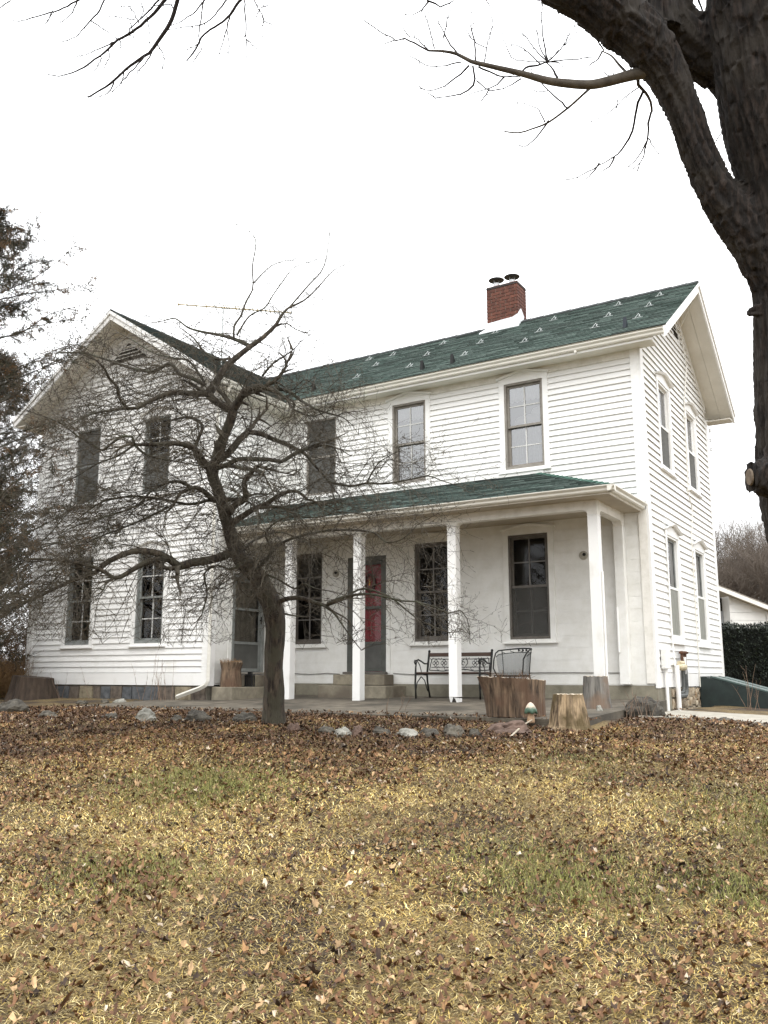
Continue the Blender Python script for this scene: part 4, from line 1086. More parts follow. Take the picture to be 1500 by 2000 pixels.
st = log('stump_planter', (-7.16,-1.66,.486), [(0,.19),(.10,.185),(.30,.17),(.44,.20)], WOODO, 'brown log planter stuffed with dead leaves on the step by the side door', 24, hollow=.8, amp=.06)
dead_plants(st, (0,0,.40), .18, 160, .13, mat('dead_straw', (.20,.12,.06), .9, (.32,.21,.11), 3), 6)
log('dark_stump', (-11.55,-2.55,lawn_z(-11.55,-2.55)-.03), [(0,.50),(.15,.45),(.36,.40),(.46,.39)], WOODD, 'dark rotting stump at the left corner of the wing', 25, amp=.08, top=WOODD, rz=.4, topcut=-.08)

# lantern box beside the planter
o = thing('lantern', 'small black metal lantern box beside the log planter on the side step', 'lantern', (-7.06,-1.24,.487), .3)
b = MB().box(-.075,-.075,0,.075,.075,.03).box(-.07,-.07,.20,.07,.07,.23).box(-.035,-.035,.2305,.035,.035,.27)
b.build('lantern_body', BLACKM, o)
for sx_ in (-1,1):
    for sy_ in (-1,1): MB().box(sx_*.062-.008,sy_*.062-.008,.0305,sx_*.062+.008,sy_*.062+.008,.1995).build('lantern_post', BLACKM, o)
for k in range(-1,2):
    MB().box(k*.025-.004,-.066,.0305,k*.025+.004,-.060,.1995).build('lantern_bar', BLACKM, o)
MB().box(-.05,-.05,.031,.05,.05,.199).build('lantern_glass', DARKIN, o)

# mushroom ornament
o = thing('mushroom_ornament', 'little garden mushroom with a green and cream cap leaning on the hollow log', 'garden ornament', (-.42,-3.98,lawn_z(-.42,-3.98)+.045))
MB().lathe((0,0,0), [(.045,0),(.048,.02),(.040,.07),(.034,.125)], 18).build('stem', MUSHS, o, smooth=True)
mc = MB(); n1 = 22
for j, (r_, z_) in enumerate([(.034,.118),(.066,.112),(.076,.122),(.072,.150),(.052,.190),(.030,.222),(.010,.236),(.001,.238)]):
    for i in range(n1): t = 2*math.pi*i/n1; w_ = 1+.09*math.sin(5*t)*(1 if j in (1,2) else .2); mc.v.append((r_*w_*math.cos(t), r_*w_*math.sin(t), z_-(.010*math.sin(5*t) if j in (1,2) else 0)))
for j in range(7):
    for i in range(n1): i2=(i+1)%n1; mc.f.append((j*n1+i,j*n1+i2,(j+1)*n1+i2,(j+1)*n1+i))
mcap = mat('mushroom_cap_paint', (.030,.075,.05), .5, (.10,.16,.11), 18)
mg = mcap.node_tree; nn_, ll = mg.nodes, mg.links
gm_ = nn_.new('ShaderNodeSeparateXYZ'); tcn = nn_.new('ShaderNodeTexCoord'); ll.new(tcn.outputs['Object'], gm_.inputs[0])
rr_ = nn_.new('ShaderNodeValToRGB'); rr_.color_ramp.elements[0].position=.165; rr_.color_ramp.elements[1].position=.19
nz = nn_.new('ShaderNodeTexNoise'); nz.inputs['Scale'].default_value=40; ad = nn_.new('ShaderNodeMath'); ad.operation='MULTIPLY_ADD'; ad.inputs[1].default_value=.05
ll.new(tcn.outputs['Object'], nz.inputs[0]); ll.new(nz.outputs['Fac'], ad.inputs[0]); ll.new(gm_.outputs['Z'], ad.inputs[2])
sb_ = nn_.new('ShaderNodeMath'); sb_.operation='SUBTRACT'; sb_.inputs[1].default_value=.025; ll.new(ad.outputs[0], sb_.inputs[0]); ll.new(sb_.outputs[0], rr_.inputs[0])
src = nn_['Principled BSDF'].inputs['Base Color'].links[0].from_socket
mm_ = nn_.new('ShaderNodeMix'); mm_.data_type='RGBA'; ll.new(rr_.outputs[0], mm_.inputs[0]); ll.new(src, mm_.inputs['A']); mm_.inputs['B'].default_value=(.55,.46,.36,1); ll.new(mm_.outputs['Result'], nn_['Principled BSDF'].inputs['Base Color'])
mc.build('cap', mcap, o, smooth=True)
# fallen stick
p0 = Vector((-.22,-5.03,lawn_z(-.22,-5.03)+.03)); p1 = Vector((-.40,-3.95,lawn_z(-.4,-3.95)+.09))
stick = MB().tube([p0, p0.lerp(p1,.3)+Vector((.01,0,.02)), p0.lerp(p1,.6)+Vector((-.012,0,.01)), p1], [.010,.011,.009,.006], 6)
stick.tube([p0.lerp(p1,.45), p0.lerp(p1,.6)+Vector((-.06,0,.05))], [.008,.003], 5)
tag(stick.build('fallen_stick', mat('bleached_stick', (.32,.27,.20), .8, (.50,.44,.35), 30)), 'pale bare stick lying across the leaves in front of the mushroom', 'stick')

# ------------------------------------------------------------------ bench
def arc(cx, cz, r, a0, a1, n, y): return [(cx+r*math.cos(math.radians(a0+(a1-a0)*i/n)), y, cz+r*math.sin(math.radians(a0+(a1-a0)*i/n))) for i in range(n+1)]
o = thing('garden_bench', 'black cast iron garden bench with wooden slats and quatrefoil back on the porch', 'bench', (-3.22,-.52,slz(-.5)+.002))
BWD = .60
for s_ in (-1, 1):
    x = s_*BWD; e = MB()
    e.tube([(x,-.24,0),(x+.0,-.25,.12),(x,-.265,.25),(x,-.25,.40),(x,-.245,.52),(x,-.22,.60)], [.017,.014,.016,.018,.014,.012], 7)
    e.tube([(x,.25,0),(x,.20,.14),(x,.16,.28),(x,.15,.40),(x,.19,.58),(x,.235,.78)], [.016,.015,.016,.018,.019,.020], 7)
    e.tube([(x,-.25,.40),(x,-.1,.41),(x,.15,.39)], .014, 6)
    e.tube([(x,-.24,.14),(x,-.20,.26),(x,-.06,.36),(x,.06,.30),(x,.14,.16),(x,.17,.12)], .009, 6)
    e.build('leg_frame', IRON, o, smooth=True)
    a = MB(); a.tube([(x,-.22,.60),(x,-.27,.635),(x,-.29,.60),(x,-.265,.57),(x,-.24,.60)], .011, 6)
    a.tube([(x,-.24,.625),(x,-.15,.645),(x,-.04,.615),(x,.06,.58),(x,.19,.58)], .013, 6)
    a.tube([(x,-.20,.63),(x,-.11,.56),(x,-.06,.47),(x,-.05,.41)], .008, 6); a.build('armrest', IRON, o, smooth=True)
    MB().lathe((x,.24,.775), [(.012,0),(.024,.015),(.018,.035),(.004,.045)], 10).build('finial', IRON, o, smooth=True)
for k in range(7):
    y = -.25+.062*k; z = .415-.012*math.sin(k/6*math.pi)+(.0)
    MB().box(-BWD-.01,y,z,BWD+.01,y+.048,z+.022).build('seat_slat', SLAT, o, bevel=.004)
tr_ = MB().box(-BWD+.012,.213,.70,BWD-.012,.236,.765).build('top_slat', SLAT, o, bevel=.004)
bk = MB(); by = .19; RX_ = lambda pts: [(p[0], by+.045*(p[2]-.5)/.2, p[2]) for p in pts]
wdt = BWD-.06
bk.tube(RX_([(-wdt,0,.665),(-.2,0,.655),(0,0,.66),(.2,0,.655),(wdt,0,.665)]), .007, 5)
bk.tube(RX_([(-wdt-.03,0,.47),(-.3,0,.455),(-.15,0,.48),(0,0,.485),(.15,0,.48),(.3,0,.455),(wdt+.03,0,.47)]), .008, 5)
bk.tube(RX_([(-wdt,0,.52),(wdt,0,.52)]), .006, 5)
for s_ in (-1,1): bk.tube(RX_([(s_*wdt,0,.665),(s_*(wdt+.02),0,.56),(s_*(wdt+.03),0,.47)]), .008, 5)
for s_ in (-1,1):
    for cx in (.30, .46):
        for dx_, dz_ in ((0,.033),(0,-.033),(.033,0),(-.033,0)): bk.tube(RX_(arc(s_*cx+dx_,.592+dz_,.026,0,360,12,0)), .0055, 4, cap=False)
    for cx in (.15,.38,.55): bk.tube(RX_(arc(s_*cx,.683,.03,180,360,6,0)), .005, 4)
    bk.tube(RX_([(s_*(.10+.055*math.cos(a)),0,.60+.058*math.sin(a)) for a in np.linspace(-1.2,4.0,14)]), .007, 4)
    bk.tube(RX_([(s_*(.07+.03*math.cos(a)),0,.585+.03*math.sin(a)) for a in np.linspace(0,5.4,10)]), .006, 4)
    for cx in (.12,.25,.40): bk.tube(RX_(arc(s_*cx,.50,.028,20,320,8,0)), .005, 4)
bk.tube(RX_(arc(0,.60,.05,0,360,14,0)), .007, 4, cap=False)
bk.build('iron_back_lattice', IRON, o)

# patio chair: barrel back of expanded metal mesh
o = thing('patio_chair', 'black wrought iron patio chair with curved mesh back beside the bench', 'chair', (-2.12,-.62,slz(-.6)+.002), -.25)
sx_, sy_ = .29, .27; rim = []; low = []
for i in range(17):
    a = math.radians(200-220*i/16); h = .76+.06*math.sin(math.pi*i/16)
    rim.append((sx_*1.1*math.cos(a), .02+sy_*1.1*math.sin(a), h-(.12 if i in (0,16) else .03 if i in (1,15) else 0))); low.append((sx_*.92*math.cos(a), .02+sy_*.92*math.sin(a), .37))
f = MB(); f.tube(rim, .012, 6); f.tube([(p[0]*.98,p[1]*.98,p[2]-.06) for p in rim[1:-1]], .007, 5); f.tube(low, .010, 6)
f.tube([rim[0], (rim[0][0],rim[0][1]-.02,.5), low[0]], .011, 6); f.tube([rim[-1], (rim[-1][0],rim[-1][1]-.02,.5), low[-1]], .011, 6)
for k in (3,13): f.tube([(rim[k][0],rim[k][1],rim[k][2]), (low[k][0]*1.02,low[k][1]*1.02,.37)], .008, 5)
for i in range(3,13,2): f.tube([rim[i], (rim[i][0]*.985,rim[i][1]*.985,rim[i][2]-.03), (rim[i+1][0]*.98,rim[i+1][1]*.98,rim[i+1][2]-.06)], .005, 4)
f.build('frame', IRON, o, smooth=True)
for k in (7,8,9):
    rs = MB()
    for q in range(5): a = 2*math.pi*q/5; rs.tube([(rim[k][0]+.018*math.cos(a),rim[k][1]-.014,rim[k][2]-.03+.018*math.sin(a)),(rim[k][0],rim[k][1]-.018,rim[k][2]-.03)], [.010,.006], 5)
    rs.build('rosette', IRON, o)
bm = MB()
for i in range(1,15):
    p, q = rim[i], rim[i+1]; a, b_ = low[i], low[i+1]; n0 = len(bm.v)
    bm.v += [(a[0],a[1],a[2]),(b_[0],b_[1],b_[2]),(q[0]*.97,q[1]*.97,q[2]-.06),(p[0]*.97,p[1]*.97,p[2]-.06)]; bm.f.append((n0,n0+1,n0+2,n0+3))
bm.build('mesh_back', MESHM, o)
sm2 = MB(); sm2.v = [(sx_*math.cos(t), sy_*math.sin(t), .385) for t in np.linspace(0,2*math.pi,20,endpoint=False)]; sm2.f = [tuple(range(20))]; sm2.build('mesh_seat', MESHM, o)
MB().tube([(sx_*math.cos(t), sy_*math.sin(t), .385) for t in np.linspace(0,2*math.pi,21)], .010, 6).build('seat_ring', IRON, o)
for qx, qy in ((-.2,-.2),(.2,-.2),(-.2,.2),(.2,.2)):
    MB().tube([(qx,qy,.38),(qx*1.1,qy*1.1,.2),(qx*1.25,qy*1.25,.0)], .011, 6).build('leg', IRON, o)

# ------------------------------------------------------------------ cellar bulkhead
o = thing('cellar_bulkhead', 'dark green metal cellar door hatch sloping away from the right wall', 'cellar door', (0,3.4,0))
y0_, y1_ = -.66, .75; zt, ze_, xe = .665, .12, 2.05
prof = lambda y: [(.045,y,-.25),(xe,y,-.25),(xe,y,ze_+.02),(.16,y,zt),(.045,y,zt)]
MB().prism(prof(y0_), (0,.03,0)).build('near_side', BULK, o); MB().prism(prof(y1_-.03), (0,.03,0)).build('far_side', BULK, o)
sld = Vector((xe-.16,0,ze_+.02-zt)); sll = sld.length; sdn = sld.normalized(); nrm = Vector((-sdn.z,0,sdn.x))
def bk_panel(a, b, ya_, yb_, n0, n1, nm, m, parent=o):
    base = Vector((.16,0,zt)); pts = []
    for n_ in (n0, n1):
        for s_, y_ in ((a,ya_),(b,ya_),(b,yb_),(a,yb_)): q = base+sdn*s_+nrm*n_; pts.append((q.x,y_,q.z))
    return MB().hexa(pts).build(nm, m, parent)
MB().box(.045,y0_,zt+.001,.16,y1_,zt+.02).build('header', BULK, o)
bk_panel(0, sll, y0_+.03, y1_-.03, -.05, -.005, 'frame', BULK)
for ya_, yb_ in ((y0_+.02,.02),(.07,y1_-.02)):
    d_ = bk_panel(.06, sll-.05, ya_, yb_, .002, .025, 'door_leaf', BULK)
    bk_panel(.10, sll-.09, ya_+.06, yb_-.06, .026, .045, 'raised_panel', BULKL, d_)
    bk_panel(.06, sll-.05, ya_, ya_+.03, .026, .050, 'flange', BULKL, d_)

# ------------------------------------------------------------------ hedge
def leafcloud(n, sampler, size, cols, name, m, parent=None, kind='stuff', tri=True, droop=0.0):
    V = np.zeros((n*3, 3), np.float32); Cc = np.zeros((n, 3)); 
    for i in range(n):
        p, nd = sampler(i)
        d = NR.normal(0, 1, 3); d /= np.linalg.norm(d)+1e-9
        if nd is not None: d = d*.8+np.array(nd)*.9; d /= np.linalg.norm(d)
        a = np.cross(d, [0,0,1.0]); a /= np.linalg.norm(a)+1e-9
        s = size*(.5+NR.random())
        V[i*3] = p-a*s*.28; V[i*3+1] = p+a*s*.28; V[i*3+2] = p+d*s-np.array([0,0,droop*s])
        c = cols[NR.integers(len(cols))]; Cc[i] = np.array(c)*(.6+.8*NR.random())
    return fastmesh(name, V, np.arange(n*3).reshape(-1,3), m, parent, kind=kind, col=Cc)
ho = thing('hedge', 'tall dense dark green clipped hedge behind the cellar door', 'hedge', (2.4,8.2,.1))
hu = Vector((.86,.51,0)); hv = Vector((-.51,.86,0)); HLn, HTh, HH = 7.4, 1.7, 1.82; hc0 = Vector((-1.9,5.75,.02))-Vector(ho.location)
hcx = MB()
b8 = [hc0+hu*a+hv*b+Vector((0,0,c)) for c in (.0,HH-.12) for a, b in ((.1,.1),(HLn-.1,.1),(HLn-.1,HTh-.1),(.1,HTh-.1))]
hcx.hexa(b8).build('hedge_dark_core', HEDGECORE, ho)  # solid near-black box stands in for shade inside the hedge
def hs(i):
    q = NR.random(); a, b, c = NR.random()*HLn, NR.random()*HTh, .05+NR.random()*(HH-.05)
    if q < .62: b = 0; nd = -hv
    elif q < .88: c = HH; nd = Vector((0,0,1))
    elif q < .96: a = 0 if NR.random() < .5 else HLn; nd = Vector((0,0,1))
    else: b = HTh; nd = hv
    bump = .10*mn.noise((a*1.6, c*1.6, b*1.6))+.05*mn.noise((a*5, c*5, b*5))
    p = hc0+hu*a+hv*b+Vector((0,0,c))+nd*(bump-.02-.14*NR.random()**2)
    return np.array(p), nd
leafcloud(42000, hs, .055, [(.010,.016,.009),(.014,.022,.012),(.022,.030,.014),(.007,.010,.007)], 'hedge_foliage', HEDGE, ho)

# ------------------------------------------------------------------ shed behind the hedge
o = thing('shed', 'low white shed with a sloping cream roof edge behind the hedge', 'shed', (0,14,0))
A = Vector((-1.45,13.42,0)); ud = Vector((.81,.586,0)).normalized(); vd = Vector((-ud.y,ud.x,0))
sp = lambda u, v, z: tuple(A+ud*u+vd*v+Vector((0,0,z))-Vector(o.location))
rt = lambda u: 3.25-.385*(u-(-.15))
UE = 1.33
def shed_quad(u0, u1, z0f, z1f, v0, v1, nm, m, parent=o):
    return MB().hexa([sp(u0,v0,z0f(u0)),sp(u1,v0,z0f(u1)),sp(u1,v1,z0f(u1)),sp(u0,v1,z0f(u0)),sp(u0,v0,z1f(u0)),sp(u1,v0,z1f(u1)),sp(u1,v1,z1f(u1)),sp(u0,v1,z1f(u0))]).build(nm, m, parent)
wl = shed_quad(.16, UE-.06, lambda u: 0, lambda u: rt(u)-.10, .06, 5, 'wall', SHEDW)
z = .2
while z < 3.0:
    ue = min(UE-.10, -.15+(3.13-(z+.2))/.385)
    if ue > .2: shed_quad(.16, ue, lambda u: z, lambda u: z+.225, .03, .058, 'siding_board', SHEDW, wl)
    z += .235
shed_quad(UE-.06, UE+.05, lambda u: 0, lambda u: rt(u)-.12, .0, .1, 'corner_post', SHEDW)
shed_quad(-3.6, .16, lambda u: 2.62, lambda u: min(rt(u), 3.9)-.12 if u > -2 else 2.8, .5, .6, 'opening_dark_panel', DARKIN)  # near-black slab paints the shade of the open bay
shed_quad(-3.6, .15, lambda u: 0, lambda u: 2.61, .45, 5, 'back_wall', mat('shed_grey_wall', (.30,.31,.32), .7))
shed_quad(-2.0, UE+.18, lambda u: rt(u)-.10, lambda u: rt(u), -.25, 5.2, 'roof', SHEDROOF)
shed_quad(-2.0, UE+.18, lambda u: rt(u)+.002, lambda u: rt(u)+.03, -.28, 5.2, 'roofing', mat('shed_roofing', (.20,.17,.14), .9, (.30,.27,.23), 6))
shed_quad(-2.02, UE+.20, lambda u: rt(u)-.13, lambda u: rt(u)-.005, -.28, -.251, 'fascia_board', PAINT_OLD)
t_ = MB(); tb = A+ud*.93+vd*-2.2
t_.tube([tb+ud*-.30+Vector((0,0,2.08)), tb+ud*-.24+Vector((0,0,2.08)), tb+ud*.24+Vector((0,0,2.08)), tb+ud*.30+Vector((0,0,2.08))], [.12,.22,.22,.12], 18)
to = thing('fuel_tank', 'white rounded tank showing above the hedge in front of the shed', 'tank', (tb.x,tb.y,1.0))
to_ = t_.build('tank_shell', FLASH, to, off=tuple(to.location)); 
for s_ in (-.2,.2): q = tb+ud*s_; MB().box(-.04,-.04,-1.0,.04,.04,.92).build('tank_leg', GALV, to).location = (q.x-tb.x, q.y-tb.y, 0)

# ------------------------------------------------------------------ antenna on the roof
o = thing('tv_antenna', 'long yagi television antenna on a thin mast above the wing roof', 'antenna', (-8.80,-.45,7.25))
MB().tube([(0,0,0),(0,0,1.33)], .014, 8).build('mast', GALV, o)
a0 = Vector((-9.55,-1.06,8.62))-Vector(o.location); a1 = Vector((-7.47,.27,8.44))-Vector(o.location)
bo = MB().tube([a0, a1], .014, 6).build('boom', BRONZE, o)
MB().tube([a0.lerp(a1,.12)+Vector((0,0,.05)), a0.lerp(a1,.6)+Vector((0,0,.055))], .007, 5).build('feed_line', BRONZE, o)
ed = Vector((-.52,.83,.10)).normalized()
for k, t in enumerate([0,.08,.16,.25,.33,.385,.41,.43,.45,.51,.54,.57,.59,.63,.66,.70,.73,.77,.81,.85,.89,.93,.965,1]):
    c = a0.lerp(a1, t); hl = (.62-.42*t); q = MB().tube([c-ed*hl, c+ed*hl], .006, 4); q.tube([c-Vector((0,0,.028)), c+Vector((0,0,.028))], .012, 5); q.build('element', GALV if k % 3 else BRONZE, bo)

# ------------------------------------------------------------------ bare stems
def stems(name, loc, n, spread, h, label, m, seed, group=None, rad=.006, lean=0):
    r = random.Random(seed); o = thing(name, label, 'shrub', (loc[0], loc[1], lawn_z(*loc)+(0 if len(loc) < 3 else 0)), 0, group); 
    for i in range(n):
        mb = MB(); p = Vector((r.uniform(-spread, spread), r.uniform(-spread, spread)*.5, -.02)); L = h*r.uniform(.5, 1); d = Vector((r.uniform(-.35,.35)+lean, r.uniform(-.25,.25), 1)).normalized(); pts = [p]; k = 7
        for s_ in range(k):
            p = p+d*L/k; d = (d+Vector((r.uniform(-.14,.14)+lean*.2, r.uniform(-.14,.14), 0))).normalized(); pts.append(p)
            if s_ > 1 and r.random() < .4:
                e = (d+Vector((r.uniform(-1,1), r.uniform(-1,1), .2))).normalized(); mb.tube([p, p+e*.05, p+e*.09+Vector((0,0,.02))], [.003,.0025,.001], 3, cap=False)
        mb.tube(pts, [rad*(1-.75*q/k) for q in range(k+1)], 4, cap=False); mb.build('stem', m, o)
    return o
DRY = mat('dry_stem', (.13,.085,.06), .9, (.24,.17,.12), 9)
stems('bare_shrub', (-8.35,-2.25), 12, .32, 1.15, 'bare twiggy shrub against the wing wall just left of the downspout', DRY, 31, lean=-.12)
stems('bare_shrub', (-10.4,-2.3), 4, .45, .75, 'few thin bare stems in front of the wing wall, left of the downspout shrub', DRY, 32)
stems('bare_shrub', (.98,1.9), 7, .30, .85, 'thin bare stems in front of the cellar door nearest the house corner', DRY, 33)
stems('bare_shrub', (2.0,2.2), 5, .35, .8, 'thin bare stems in front of the cellar door towards the right edge', DRY, 34)
stems('sapling_weed', (-2.2,-4.15), 3, .15, .38, 'three thin dead weed stalks at the patio edge in front of the middle post', DRY, 35, rad=.004)
stems('dead_vine', (.40,-2.28), 16, .24, .36, 'tangle of dead stems over the dark boulder at the right end of the patio', DRY, 36, rad=.004)

